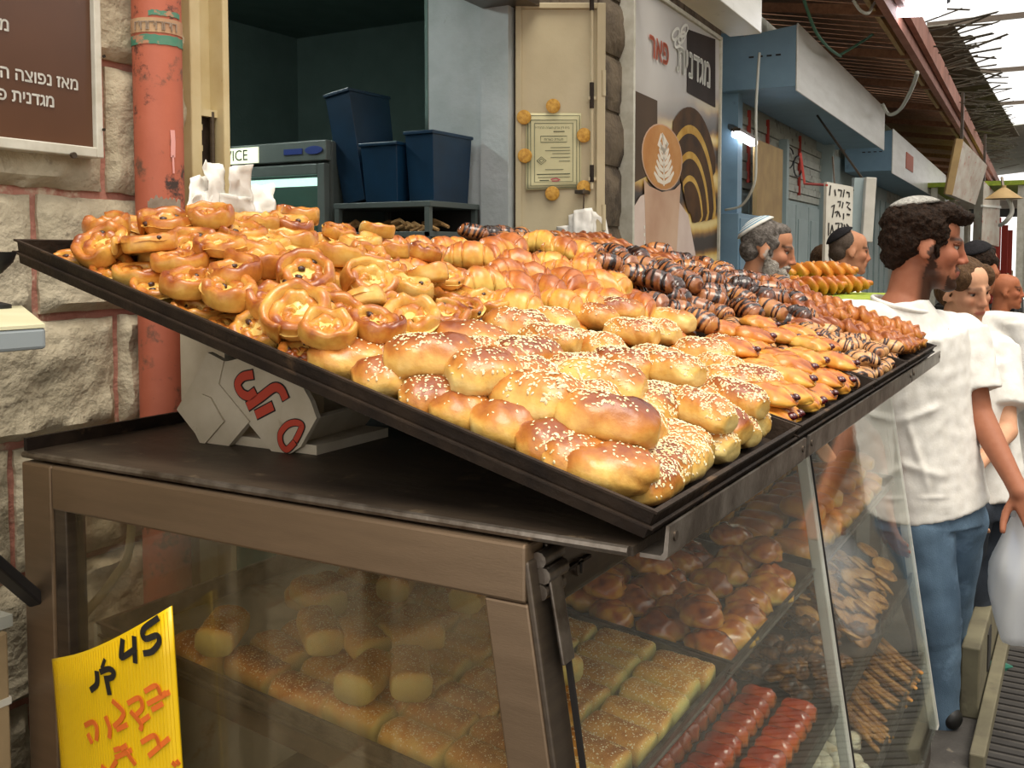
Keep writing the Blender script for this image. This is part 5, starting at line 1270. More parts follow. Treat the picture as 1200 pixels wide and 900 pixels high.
# lowest shelf: thin sticks and sugared biscuits
STK = [bun_mesh(90+i, L=.15, W=.016, H=.015, m='cookie_crust', nr=12, n=10, twist=False) for i in range(2)]
for i in range(190):
    x = rng.uniform(2.60, 3.2); y = .45+.30*rng.random(); z = .342+rng.uniform(0, .18)*min(1, (y-.40)*3)
    put('biscuit_stick', STK[i % 2], pose(Vector((x, y, z)), Vector((rng.uniform(-.2, .2), -.4, 1)), pi/2-.5+rng.uniform(-.35, .35), 1.0, 0), 'thin baked stick heaped on the lowest shelf', 'biscuit', 'biscuit sticks on the lowest shelf')
SUG = [lump_mesh(60+i, L=.06, W=.04, H=.03, m='sugar_crust', rough=.2, nr=12, n=12) for i in range(3)]
for i in range(80):
    x = rng.uniform(2.10, 2.62); y = .435+.32*rng.random(); z = .342+rng.choice((0, .02, .04, .06))*min(1, (y-.38)*3)
    put('sugared_biscuit', SUG[i % 3], pose(Vector((x, y, z)), Vector((rng.uniform(-.3, .3), -.2, 1)), rng.uniform(0, 6), 1.0, 0), 'white sugar dusted biscuit on the lowest shelf', 'biscuit', 'sugared biscuits on the lowest shelf')
# ================================================================== LEFT FOREGROUND
# corner of a neighbouring counter slab
sc_ = D(53, 380, 1.2); e1 = Vector((cos(radians(59)), sin(radians(59)), 0))*.5; e2 = Vector((-.998, .07, 0))*.5
cs = thing('counter_corner', 'cream topped counter slab with grey edge at the left', 'counter', sc_+e1*.3+e2*.5-Vector((0, 0, sc_.z)))
def sl(z0, z1, g=0): q = [sc_, sc_+e1, sc_+e1+e2, sc_+e2]; c_ = sum(q, Vector())/4; q = [p+(c_-p).normalized()*g for p in q]; return MB().hexa([p+UP*z0 for p in q]+[p+UP*z1 for p in q])
sl(-.004, 0).build('slab_top', 'slab_cream', cs); sl(-.030, -.004).build('slab_edge', 'slab_grey', cs, bevel=.004)
for p in (sc_+e1*.25+e2*.75, sc_+e1*.75+e2*.75): MB().box((p.x-.02, p.y-.02, 0), (p.x+.02, p.y+.02, sc_.z-.03)).build('leg', 'steel_dark', cs)
bq = D(-12, 340, 1.55); bq.z = sc_.z
tag(MB().lathe(bq, [(.03, 0), (.03, .006), (.008, .012), (.008, .05), (.018, .055), (.034, .072), (.040, .088), (.037, .088), (.031, .073)], 20).build('footed_bowl', 'black_plastic', smooth=True), 'small black footed bowl at the far left edge', 'bowl')
# cartons and a black strut beside the case
def carton(label, a, b, rot=0.0, flap=True):
    a, b = Vector(a), Vector(b); c_ = Vector(((a.x+b.x)/2, (a.y+b.y)/2, a.z)); t = thing('cardboard_box', label, 'box', c_)
    h = (b-a)/2
    MB().box(a, b).build('carton_body', 'carton_brown', t, bevel=.004)
    MB().box((a.x-.0015, a.y-.0015, b.z-.12), (b.x+.0015, b.y+.0015, b.z-.108)).build('packing_tape', 'white_plastic', t)
    if flap: MB().slab([(a.x, a.y, b.z), (a.x, b.y, b.z), (a.x-.05, b.y, b.z+.05), (a.x-.05, a.y, b.z+.05)], (.003, 0, .003)).build('flap', 'carton_brown', t)
    t.rotation_euler.z = rot; return t
carton('brown cardboard box standing left of the display case', (.58, 1.50, .52), (.965, 1.70, .99), 0, False)
carton('lower brown cardboard box under the other left of the case', (.56, 1.49, 0), (.97, 1.70, .52), 0, False)
single(MB().box((.55, 1.51, .992), (.98, 1.68, 1.012)), 'white_board', 'baking_paper', 'whitish board lying on the cardboard box left of the case', 'board')
tag(MB().bar(D(-25, 645, 1.45), D(46, 706, 1.60), .030, .018).build('black_strut', 'black_plastic', bevel=.003), 'flat black strut leaning past the case left corner', 'strut')
# paper bags behind the swirl heap
hang = F(s_of(232, .08), .08, onW(255, 185, .08).z)
bagq = [(222, 209, 247, 205, 245, 250, 218, 252, 1.60), (240, 188, 262, 194, 268, 250, 246, 252, 1.58), (268, 196, 294, 192, 296, 252, 266, 252, 1.585), (290, 218, 318, 217, 324, 248, 292, 252, 1.61), (228, 226, 250, 222, 246, 262, 214, 262, 1.56), (262, 228, 296, 232, 300, 262, 258, 262, 1.56)]
crumpled('paper_bag_bundle', 'white crumpled paper bags standing behind the swirl heap', 'paper bags', [[onW(a, b, .23+.02*(i % 3)), onW(c, d, .23+.02*(i % 3)), onW(e, f, .26), onW(g, h, .26)] for i, (a, b, c, d, e, f, g, h, _) in enumerate(bagq)], amp=.014, seed=11, n=8)
single(MB().fbox(s_of(222, .2), s_of(318, .2), .17, .29, 1.30, onW(270, 259, .23).z), 'paper_bag_box', 'carton', 'pale carton that holds the paper bags behind the near tray', 'box')

# ================================================================== SHOP FRONTS FARTHER ALONG THE STREET
wf = struct('wall_far'); MB().fbox(5.93, 32, -.36, -.12, 0, 4.4).build('plaster_face', 'shutter_grey', wf)
MB().fbox(S_OPEN0-.06, 5.93, -.36, -.05, 3.6, 4.4).build('upper_face', 'stone_dark', wf); MB().fbox(-.8, S_OPEN0-.06, -.36, -.05, 3.6, 4.4).build('upper_face', 'stone', wf)
# blue shutters of the next shops: each slat its own piece, leaves with panels
d2 = struct('door_2', F(8.4, 0, 0))
for i in range(8):
    z = 2.06+i*.062
    MB().fbox(6.36, 9.6, -.10, -.085+.012*(i % 2), z, z+.056).build('shutter_slat', 'shutter_grey', d2)
MB().fbox(6.35, 9.6, -.12, -.10, 0, 2.05).build('door_back', 'blue_grey', d2)
for k, (sa, sb) in enumerate(((6.40, 6.95), (6.98, 7.55), (7.58, 7.88), (8.0, 8.52), (8.55, 9.05), (9.08, 9.56))):
    MB().fbox(sa, sb, -.10, -.075, .05, 2.02).build('door_leaf', 'blue_grey', d2, bevel=.006); MB().fbox(sa+.06, sb-.06, -.075, -.066, 1.2, 1.9).build('door_panel', 'blue_grey', d2, bevel=.004); MB().fbox(sa+.06, sb-.06, -.075, -.066, .2, 1.1).build('door_panel', 'blue_grey', d2, bevel=.004)
MB().fbox(8.1, 8.3, -.066, -.05, 1.28, 1.32).build('door_handle', 'steel_dark', d2)
MB().fbox(6.25, 6.36, -.12, .03, 0, 3.0).build('door_post', 'blue_paint', d2); MB().fbox(7.9, 7.98, -.11, -.02, 0, 2.5).build('door_post', 'blue_grey', d2); MB().fbox(9.6, 9.7, -.12, .03, 0, 3.0).build('door_post', 'blue_grey', d2)
for s in (6.9, 7.45, 8.6): MB().fbox(s, s+.03, -.08, -.06, 2.1, 2.6).build('red_strap', 'red_cloth', d2)
d3 = struct('door_3', F(12.5, 0, 0))
MB().fbox(10.0, 14.5, -.12, -.10, 0, 2.6).build('door_panel', 'blue_grey', d3)
for s in np.linspace(10.2, 14.2, 9): MB().fbox(s, s+.35, -.10, -.07, .2, 2.3).build('door_leaf', 'blue_grey', d3)
# awning housings: blue steel sides, pale front sheet
def housing(label, s0, s1, o1, z0, z1a, z1b, front='steel_pale', plate=None):
    t = thing('awning_housing', label, 'awning box', F((s0+s1)/2, o1/2, z0))
    MB().hexa([F(s0, o1-.004, z0), F(s1, o1-.004, z0), F(s1, -.05, z0), F(s0, -.05, z0), F(s0, o1-.004, z1a), F(s1, o1-.004, z1a), F(s1, -.05, z1b), F(s0, -.05, z1b)]).build('casing', 'blue_paint', t)
    MB().fbox(s0-.004, s1+.004, o1-.004, o1+.006, z0-.03, z1a+.01).build('front_sheet', front, t, bevel=.003)
    for k in range(4): MB().fbox(s0-.006, s0-.002, .12+.055*k, .15+.055*k, z0+.19, z0+.20).build('vent_slot', 'black_print', t)
    if plate: MB().fbox(*plate).build('name_plate', 'orange_paint', t)
    return t
a_ = onW(853, 107).x; k1 = s_of(927, .41, 100)
housing('blue steel awning box with bare metal front, nearer of two', 6.15, 10.1, .41, 2.62, 2.985, 2.93)
housing('blue steel awning box with orange plate, farther of two', 10.75, 17.5, .41, 2.45, 2.86, 2.80, plate=(11.9, 12.6, .416, .424, 2.56, 2.74))
# blue meter box, white sign, board and loose cables on the next shop
mbx = thing('meter_box', 'small blue steel meter box on the shop front behind the bearded man', 'meter box', F(5.7, .10, 1.0)); sM0 = s_of(843, .2); sM1 = s_of(874, .2)
zm0, zm1 = onW(858, 300, .2).z, onW(858, 246, .2).z
MB().fbox(5.95, 6.55, -.10, .12, zm0-.25, zm1).build('casing', 'blue_paint', mbx, bevel=.004); MB().fbox(5.98, 6.52, .12, .128, zm0-.22, zm1-.03).build('door_panel', 'blue_paint', mbx, bevel=.003)
sketch('red_mark', 'red_print', mbx, F(6.1, .128, zm1-.16), FX, UP, [[(0, .04), (.03, .0), (.07, -.03)], [(.02, .06), (.03, .0)]], .012, FN)
single(MB().fbox(6.60, 7.35, .04, .07, 1.55, 2.36), 'plywood_board', 'pale_wood', 'tan board leaning at the shop front under the awning box', 'board')
ws = thing('price_board', 'white hanging board with black handwriting behind the young man', 'price board', D(983, 330, 5.9)-UP*.3)
A_, B_, C_, D_ = D(969, 213, 5.9), D(1000, 219, 6.05), D(997, 330, 6.05), D(966, 330, 5.9)
nb = (B_-A_).cross(D_-A_).normalized(); nb = -nb if nb.dot(FV) > 0 else nb
MB().slab([D_, C_, B_, A_], -nb*.02).build('panel', 'white_plastic', ws)
eu, ev = (B_-A_)/31, (D_-A_)/117
def bst(st, w=.010): return sketch('handwriting', 'black_print', ws, A_, eu, ev, [st], w, nb, lift=.002)
for st in [[(4, 4), (3, 15)], [(9, 8), (10, 14)], [(13, 7), (17, 7), (16, 14)], [(20, 6), (19, 14)], [(23, 8), (26, 8), (26, 13)], [(13, 21), (16, 20), (15, 26)], [(19, 21), (18, 27)], [(23, 20), (27, 20), (24, 25), (28, 28)],
           [(6, 28), (9, 25), (7, 40)], [(10, 34), (13, 32), (12, 38)], [(14, 33), (16, 38)], [(20, 34), (20, 40)], [(24, 34), (27, 34)], [(11, 47), (15, 46), (14, 53)], [(17, 46), (19, 46), (18, 53)], [(21, 47), (23, 53)],
           [(3, 48), (3, 62)], [(7, 50), (5, 60), (9, 60), (7, 50)], [(24, 46), (28, 50), (25, 54), (28, 60), (24, 64)], [(11, 62), (13, 64)], [(16, 60), (20, 60), (18, 66)], [(22, 60), (24, 65)], [(8, 72), (11, 78)], [(13, 72), (16, 72), (15, 78)], [(19, 72), (19, 78)], [(4, 84), (6, 92)], [(12, 84), (16, 90)]]: bst(st)
MB().tube([A_-UP*.02, A_+UP*.02+FV*.45, A_+UP*.22+FV*.55], .008, 6).build('hanger', 'red_cloth', ws); MB().tube([B_-UP*.02, B_+UP*.02+FV*.35, B_+UP*.22+FV*.4], .006, 6).build('hanger', 'steel_dark', ws)
tb = thing('fluorescent_lamp', 'white upright fluorescent lamp box beside the price board', 'lamp', D(1018, 280, 6.6))
A_, B_ = D(1020, 208, 6.6), D(1015, 284, 6.6); MB().bar(A_, B_, .07, .05, up=FV).build('diffuser', 'white_plastic', tb, bevel=.006); MB().bar(A_+FV*.05-RV*.05, B_+FV*.05-RV*.05, .09, .05, up=FV).build('back_plate', 'blue_grey', tb)
MB().tube([A_+FV*.05-UP*.05, F(7.4, .30, 2.60)], .008, 6).build('hanger', 'steel_dark', tb)
lt = thing('strip_lamp', 'lit white strip lamp under the nearer awning box', 'lamp', D(872, 160, 6.3)); MB().bar(D(862, 155, 6.3), D(884, 167, 6.7), .05, .05).build('tube', 'lamp_tube', lt); MB().bar(D(862, 152, 6.3), D(884, 164, 6.7), .06, .02).build('batten', 'steel_dark', lt)
MB().bar(D(862, 152, 6.3), F(6.3, -.05, D(862, 152, 6.3).z+.05), .03, .03).build('bracket', 'steel_dark', lt)
def cable(label, pts, r=.008, m='cable_white'): return single(MB().tube(smoothpath([D(*p) for p in pts], 7), r, 6), 'loose_cable', m, label, 'cable', smooth='all')
cable('pale cable drooping over the side of the nearer awning box', [(890, 62, 6.05), (888, 90, 6.0), (886, 130, 5.95), (886, 180, 5.9), (884, 215, 5.9), (870, 240, 6.0), (850, 246, 6.1)])
cable('pale cable looping under the brown awning', [(1034, 122, 9), (1042, 134, 9), (1055, 128, 8.6), (1068, 105, 8.0), (1075, 85, 7.6)], .016)
cable('green cable hanging across the awning box top', [(942, 0, 6.0), (955, 35, 6.2), (970, 55, 6.5), (985, 66, 7.0)], .010, 'cable_green')
cable('second green cable under the brown awning', [(985, 64, 7.0), (1005, 52, 7.2), (1025, 38, 7.4), (1030, 25, 7.4)], .010, 'cable_green')
cable('white cable from the awning lamp', [(1000, 0, 6.0), (1008, 12, 6.0), (1018, 15, 6.0), (1024, 4, 6.1), (1030, 2, 6.1)], .010)
for i, (u, v, d) in enumerate(((925, 185, 6.4), (935, 195, 6.6))): single(MB().tube([onW(u+5*cos(a), v+12*sin(a), -.055) for a in np.linspace(.3, 5.9, 16)], .006, 6), 'cable_coil', 'black_plastic', ('black cable coil hanging on the blue shutter', 'smaller black cable coil right of the other coil')[i], 'cable', smooth='all')

# ================================================================== BROWN AWNING AND THE STREET ROOF
aw = struct('roof_awning', F(8, .5, 3.2))
def AWo(s): return .86     # how far the outer edge stands out from the wall
s = 4.6
ZO, ZI = 3.16, 3.34
for i in range(110):   # corrugated brown sheets seen from below
    a, b = s+i*.19, s+i*.19+.17
    if a > 25: break
    MB().hexa([F(a, AWo(a), ZO), F(b, AWo(a), ZO), F(b, -.1, ZI), F(a, -.1, ZI), F(a+.02, AWo(a), ZO+.025), F(b-.02, AWo(a), ZO+.025), F(b-.02, -.1, ZI+.025), F(a+.02, -.1, ZI+.025)]).build('awning_board', 'wood_brown', aw)
MB().fbox(4.6, 26, AWo(0), AWo(0)+.05, ZO-.10, ZO+.08).build('edge_beam', 'beam_red', aw); MB().fbox(4.6, 26, AWo(0)+.06, AWo(0)+.10, ZO-.02, ZO+.14).build('gutter', 'beam_red', aw)
MB().fbox(4.6, 26, AWo(0)-.08, AWo(0)-.05, ZO-.06, ZO-.02).build('inner_batten', 'pale_wood', aw)
for sx in np.arange(5.0, 25, 1.55): MB().bar(F(sx, .0, ZI-.12), F(sx, AWo(0), ZO-.06), .05, .06).build('rafter', 'wood_brown', aw)
MB().fbox(S_OPEN0, 4.62, .0, .02, 3.2, 3.24).build('flashing', 'steel_dark', aw)
# high street roof: spaced sheets with the white sky between them
rf = struct('roof_street', (8, 0, 4.6))
def sheet(x0, x1, y0, y1, z0, z1, n=14, m='roof_panel'):
    mb = MB()
    for i in range(n):   # corrugations run across the street
        xa = x0+(x1-x0)*i/n; xb = x0+(x1-x0)*(i+.7)/n
        mb.slab([(xa, y0, z0), (xb, y0, z0), (xb, y1, z1), (xa, y1, z1)], (0, 0, .02))
    return mb
def corr(x0, x1, y0, y1, z0, z1, m='roof_panel', n=None):
    n = n or max(4, int((x1-x0)/.09)); V = []; fs = []
    for i in range(n*2+1):
        x = x0+(x1-x0)*i/(n*2); dz = .022 if i % 2 else 0
        V += [(x, y0, z0+dz), (x, y1, z1+dz)]
    for i in range(n*2): fs.append((2*i, 2*i+2, 2*i+3, 2*i+1))
    o = MB().add(V, fs).build('roof_sheet', m, rf); o.modifiers.new('thick', 'SOLIDIFY').thickness = .004; return o
mat('roof_green', '#7fc0a8', rough=.5); mat('roof_rust', '#a8907a', '#b86a58', rough=.7, scale=3)
corr(5.6, 8.2, .55, 1.75, 4.3, 4.1); corr(8.4, 10.5, .9, 1.9, 4.3, 4.1); corr(8.2, 9.6, -1.6, -.35, 4.9, 4.9, n=9); corr(10.5, 13, -1.6, .1, 4.9, 4.7, n=12); corr(13.3, 15.5, -1.6, .35, 4.9, 4.7, 'roof_rust'); corr(16, 20, -1.6, .6, 4.9, 4.6)
corr(6.4, 7.3, -.55, .15, 4.7, 4.5, 'roof_green', 8)
corr(11, 22, 1.25, 2.4, 3.9, 3.9, 'reed'); corr(22, 34, -1.6, 2.6, 4.4, 4.0)
for x in np.arange(7, 30, 4.6): MB().box((x, -3.4, 4.98), (x+.06, 2.2, 5.06)).build('roof_joist', 'steel_dark', rf)
# ragged strips of old reed matting hanging along the edge
rg = MB()
for i in range(150):
    sx = 8+rng.random()*14; o1 = AWo(0)+rng.uniform(.05, .45); z = 3.25+rng.uniform(.0, .25); L = rng.uniform(.15, .5); a = rng.uniform(-.5, .5)
    rg.bar(F(sx, o1-.2, z), F(sx+L*a, o1+.15, z+rng.uniform(-.10, .12)), rng.uniform(.02, .07), .006)
tag(rg.build('reed_fringe', 'reed', rf), kind='stuff')
# floodlight on the awning edge
fd = thing('flood_lamp', 'bright white flood lamp on the awning edge', 'lamp', D(1078, 15, 6.4)); MB().bar(D(1053, 10, 6.4), D(1105, 9, 6.4), .12, .085).build('lens', 'lamp_tube', fd, bevel=.01); MB().bar(D(1030, 12, 6.5), D(1058, 10, 6.5), .10, .09).build('housing', 'black_plastic', fd, bevel=.01); MB().bar(D(1050, 2, 6.45), D(1108, 1, 6.45), .14, .05).build('reflector', 'black_plastic', fd)
MB().bar(D(1030, 8, 6.5), D(1010, 0, 6.6), .03, .03).build('arm', 'steel_dark', fd)
# hanging signs farther along
h1 = thing('hanging_sign', 'faded slanting sign board with brown edge under the awning end', 'sign', D(1135, 200, 11))
q = [D(1127, 163, 11), D(1157, 194, 12), D(1143, 240, 12), D(1114, 228, 11)]; MB().slab([q[3], q[2], q[1], q[0]], (-.02, .06, 0)).build('panel', 'sign_faded', h1); MB().bar(q[0]-RV*.03, q[3]-RV*.03, .05, .08).build('edge_board', 'pale_wood', h1)
MB().bar(q[0], q[0]+UP*.5, .03, .03).build('hanger', 'steel_dark', h1)
h2 = thing('light_box_sign', 'tall pale light box sign hanging beyond the slanting sign', 'sign', D(1160, 285, 13)); q = [D(1153, 212, 13), D(1172, 232, 13.5), D(1171, 289, 13.5), D(1150, 284, 13)]; MB().slab([q[3], q[2], q[1], q[0]], FV*.25).build('casing', 'sign_faded', h2); MB().bar(D(1151, 241, 12.98), D(1172, 243, 13.48), .03, .03).build('joint_strip', 'white_paint', h2); MB().bar(q[0], q[0]+UP*.6, .03, .03).build('hanger', 'steel_dark', h2)
h3 = thing('cone_lamp', 'conical enamel lamp shade hanging over the street', 'lamp', D(1176, 232, 9)); MB().lathe(D(1176, 233, 9), [(.16, 0), (.05, .08), (.02, .10), (.02, .12)], 20).build('shade', 'pale_wood', h3, smooth=True); MB().tube(smoothpath([D(1176, 222, 9), D(1186, 245, 9), D(1180, 258, 9), D(1172, 264, 9.2)], 6), .02, 6).build('arm', 'white_plastic', h3, smooth='all'); MB().tube([D(1176, 222, 9), D(1174, 208, 9.1)], .012, 6).build('stem', 'steel_dark', h3)
# the dark, cluttered end of the market: stalls, posts, cloths
for i, (s0, s1, lab) in enumerate(((14.5, 18, 'dim market stall with cluttered counter, nearer of the far stalls'), (18.5, 22, 'dim market stall farther along the street'), (22.5, 27, 'farthest dim market stall at the end of the street'))):
    t = thing('market_stall', lab, 'stall', F((s0+s1)/2, .9, 0)); MB().fbox(s0, s1, .5, 1.5, 0, .9).build('counter', 'dark_void', t); MB().fbox(s0, s1, .4, 1.6, 2.5, 2.56).build('canopy', ('straw_green', 'sign_faded', 'dark_void')[i], t)
    for sx in (s0+.1, s1-.1):
        for o_ in (.45, 1.5): MB().fbox(sx, sx+.08, o_, o_+.08, .9, 2.5).build('post', 'frame_white', t)
    for k in range(4): MB().fbox(s0+.2+k*.8, s0+.7+k*.8, .7+.1*k, 1.1+.1*k, .9, 1.05+.1*(k % 3)).build('produce_box', ('pale_wood', 'red_cloth', 'leaf_green', 'carton_brown')[(k+i) % 4], t, bevel=.02)
    MB().fbox(s0+.6, s0+.75, 1.2, 1.3, 1.0, 2.1).build('red_roll', 'red_cloth', t)
# opposite side of the street: closes the view and shades the scene as the narrow lane does
wo = struct('wall_opposite'); MB().box((-3, -3.7, 0), (40, -3.5, 3.4)).build('stone_face', 'stone', wo)

# ================================================================== NEXT STALL, RIGHT EDGE
nb_ = thing('stall_step', 'greenish beige low step wall along the dark ribbed floor', 'step', (5.2, .31, 0))
MB().box((3.70, .285, 0), (8.0, .345, .25)).build('step_body', 'plinth', nb_, bevel=.006); MB().box((4.0, .280, .06), (4.12, .285, .20)).build('dark_slot', 'dark_void', nb_)
curb = struct('trim_3'); MB().box((3.33, .235, 0), (9.5, .280, .05)).build('kerb_strip', 'plinth', curb, bevel=.005)
# next stall goods: green cloth, challah loaves and brown loaves
t2 = thing('bread_table', 'low bread table behind the near case', 'table', (4.9, 1.15, 0)); MB().box((4.32, .80, 1.385), (5.05, 1.45, 1.415)).build('table_top', 'straw_green', t2, bevel=.004)
for x, y in ((4.34, .83), (4.98, .83), (4.34, 1.38), (4.98, 1.38)): MB().box((x, y, 0), (x+.05, y+.05, 1.385)).build('leg', 'steel_dark', t2)
CH = [braid_mesh(40+i, L=.34, W=.15, H=.09, knots=4, m='danish_crust', strand=.036) for i in range(2)]
for i, (u, v, d, sc) in enumerate(((962, 318, 4.75, 1.0), (930, 332, 4.55, .9), (985, 333, 4.65, .9), (955, 335, 4.5, .9))):
    q = D(u, v, d); q.z = 1.4655+(.055 if i == 0 else 0); put('challah_loaf', CH[i % 2], pose(q, UP, atan2(RV.y, RV.x)+.1*i, sc, .05), ('big braided challah loaf on top of the loaves beside the bearded man', 'braided challah loaf at the left under the top loaf', 'braided challah loaf at the right under the top loaf', 'braided challah loaf at the front under the top loaf')[i], 'loaf', 'challah loaves on the bread table')
LF = [lump_mesh(80+i, L=.2, W=.11, H=.09, m='braid_crust', rough=.15) for i in range(2)]
lt_ = thing('loaf_stand', 'stand with a board of brown loaves at the right edge', 'stand', (6.1, .12, 0)); MB().box((5.62, -.15, .93), (6.9, .34, .96)).build('board', 'pale_wood', lt_); MB().box((5.7, -.1, 0), (6.8, .30, .93)).build('stand_body', 'plinth', lt_)
for i, (x, y, z) in enumerate(((5.74, .24, .96), (5.76, .10, .96), (6.0, .26, .96), (6.2, .22, .96), (5.85, .20, 1.03), (6.05, .12, 1.03), (6.35, .26, .96), (5.74, -.04, .96))):
    put('brown_loaf', LF[i % 2], pose(Vector((x, y, z)), UP, rng.uniform(0, 3), 1.0, 0), 'brown loaf heaped on the stand at the right edge', 'loaf', 'brown loaves on the next stall')
# green leafy bunch at the right edge
gv = thing('leafy_greens', 'bunch of green leafy vegetables at the right edge', 'greens', D(1203, 420, 6.0)-UP*.05)
lf = MB(); c_ = D(1203, 402, 6.0); c_.z = 1.09
for i in range(150):
    v = Vector((rng.gauss(0, 1), rng.gauss(0, 1), abs(rng.gauss(0, 1)))).normalized(); p = c_+v*rng.uniform(.04, .17); t = v.orthogonal().normalized()*rng.uniform(.015, .03); w_ = v.cross(t).normalized()*rng.uniform(.01, .018)
    lf.add([p-t, p+w_, p+t, p-w_, p+v*.012], [(0, 1, 4), (1, 2, 4), (2, 3, 4), (3, 0, 4), (0, 3, 2, 1)])
tag(lf.build('leaves', 'leaf_green', gv), kind='stuff'); MB().box((c_.x-.12, c_.y-.15, .96), (c_.x+.2, c_.y+.08, c_.z-.02)).build('crate', 'plinth', gv)
# plastic bags, right edge, and a scrap on the floor
def sack(label, c, rx, ry, h, m, seed):
    mb = MB(); rings = []; n = 22
    for j in range(15):
        t = j/14; r = (sin(pi*min(1, .12+t*.80))**.6)*(1-.55*max(0, t-.6)/.4)
        rings.append([Vector(c)+Vector((rx*r*cos(a)*(1+.18*noise.noise(Vector((cos(a)*2, sin(a)*2, t*3+seed)))), ry*r*sin(a)*(1+.18*noise.noise(Vector((cos(a)*2+5, sin(a)*2, t*3+seed)))), h*t)) for a in np.linspace(0, 2*pi, n+1)[:-1]])
    return single(mb.loft(rings), 'plastic_bag', m, label, 'bag', smooth='all')
hb_ = D(1196, 580, 3.14); o = sack('white translucent plastic bag hanging from the young man hand', (hb_.x, hb_.y, .36), .085, .085, hb_.z-.05-.36, 'bag_white', 1); LOC[o] = o.location.copy()
for k in (-1, 1): MB().tube([hb_-UP*.07+RV*.02*k, hb_-UP*.03+RV*.014*k, hb_+UP*.012], [.010, .006, .005], 8).build('bag_handle', 'bag_white', o, smooth='all')
o = sack('bright blue plastic bag beside the white bag', (D(1172, 735, 4.6).x, D(1172, 735, 4.6).y, .0), .08, .08, .38, 'bag_blue', 4)
q = onZ(1168, 784, .006); single(MB().tube([q-RV*.07, q+UP*.01, q+RV*.07+FV*.02], [.004, .03, .004], 8), 'floor_scrap', 'leaf_dark', 'green scrap lying on the dark ribbed floor', 'litter', smooth=True)
# ================================================================== PEOPLE
def attr_mat(name, stops_, rough=.5, nscale=60, namt=.1, bump=.1, bscale=150):
    m, nt, p = nt_new(name); at = N(nt, 'ShaderNodeAttribute', attribute_name='col'); col = at.outputs['Color']
    nse = noise_(nt, nscale, 4); col = mixc(nt, namt, col, ramp(nt, nse, [(.3, stops_[0]), (.7, stops_[1])]), 'MULTIPLY')
    nt.links.new(col, p.inputs['Base Color']); p.inputs['Roughness'].default_value = rough; p.inputs['Specular IOR Level'].default_value = .22
    b = nt.nodes.new('ShaderNodeBump'); b.inputs['Strength'].default_value = bump; b.inputs['Distance'].default_value = .003; nt.links.new(noise_(nt, bscale, 4), b.inputs['Height']); nt.links.new(b.outputs[0], p.inputs['Normal']); MATS[name] = m
attr_mat('skin', ('#e0c8c0', '#ffffff'), .55, 40, .35, .12, 220)
mat('cloth_white', '#e9e6e0', '#dedad2', rough=.85, scale=30, bump=.12, bscale=160)
mat('jeans_blue', '#60798f', '#4b6278', rough=.85, scale=7, bump=.3, bscale=260, c3='#7d9ab5', scale3=5, lo3=.55, hi3=.72)
mat('jeans_dark', '#2c3440', '#232a34', rough=.85, scale=7, bump=.3, bscale=260)
mat('trousers_black', '#1f1f22', '#2a2a2d', rough=.85, scale=9)
mat('hair_dark', '#33241a', '#1c130d', rough=.6, spec=.12, scale=90, bump=.9, bscale=140)
mat('hair_brown', '#634a34', '#473322', rough=.6, spec=.12, scale=90, bump=.7, bscale=140)
mat('hair_grey', '#4a443e', '#77706a', rough=.7, spec=.12, scale=70, bump=.6, bscale=150)
mat('hair_stubble', '#5c5048', '#4a4038', rough=.8, spec=.12, scale=120, bump=.4, bscale=180)
mat('beard_grey', '#b5aea4', '#8d857b', rough=.8, spec=.12, scale=120, bump=.9, bscale=160)
mat('kippah_white', '#dcdad2', '#cfccc2', rough=.8, scale=40); mat('kippah_blue', '#6d9ab5', rough=.8); mat('kippah_black', '#1d1c1e', '#262427', rough=.8, spec=.12, scale=40, bump=.5, bscale=200); mat('kippah_grey', '#b9b6ae', '#7d7a74', rough=.85, scale=120, bump=.6, bscale=200)
mat('eye_white', '#a89e94', rough=.25); mat('eye_iris', '#2a1810', rough=.15); mat('shoe_black', '#1a1918', rough=.5)
TMP = bpy.data.scenes.new('workbench')
def ell(c, r, R=None): return ('e', Vector(c), Vector(r), R)
def cap(a, b, r0, r1): return ('c', Vector(a), Vector(b), r0, r1)
def con(a, b, r0, r1, side): return ('k', Vector(a), Vector(b), r0, r1, Vector(side))   # flat-ended elliptical cone, r = (along side, across)
SPH = ([], [])
for _j in range(13):
    for _k in range(20): SPH[0].append(Vector((sin(pi*(_j+.15)/12.3)*cos(2*pi*_k/20), sin(pi*(_j+.15)/12.3)*sin(2*pi*_k/20), cos(pi*(_j+.15)/12.3))))
for _j in range(12):
    for _k in range(20): SPH[1].append((_j*20+_k, (_j+1)*20+_k, (_j+1)*20+(_k+1) % 20, _j*20+(_k+1) % 20))
SPH[1].append(tuple(range(20))); SPH[1].append(tuple(range(12*20+19, 12*20-1, -1)))
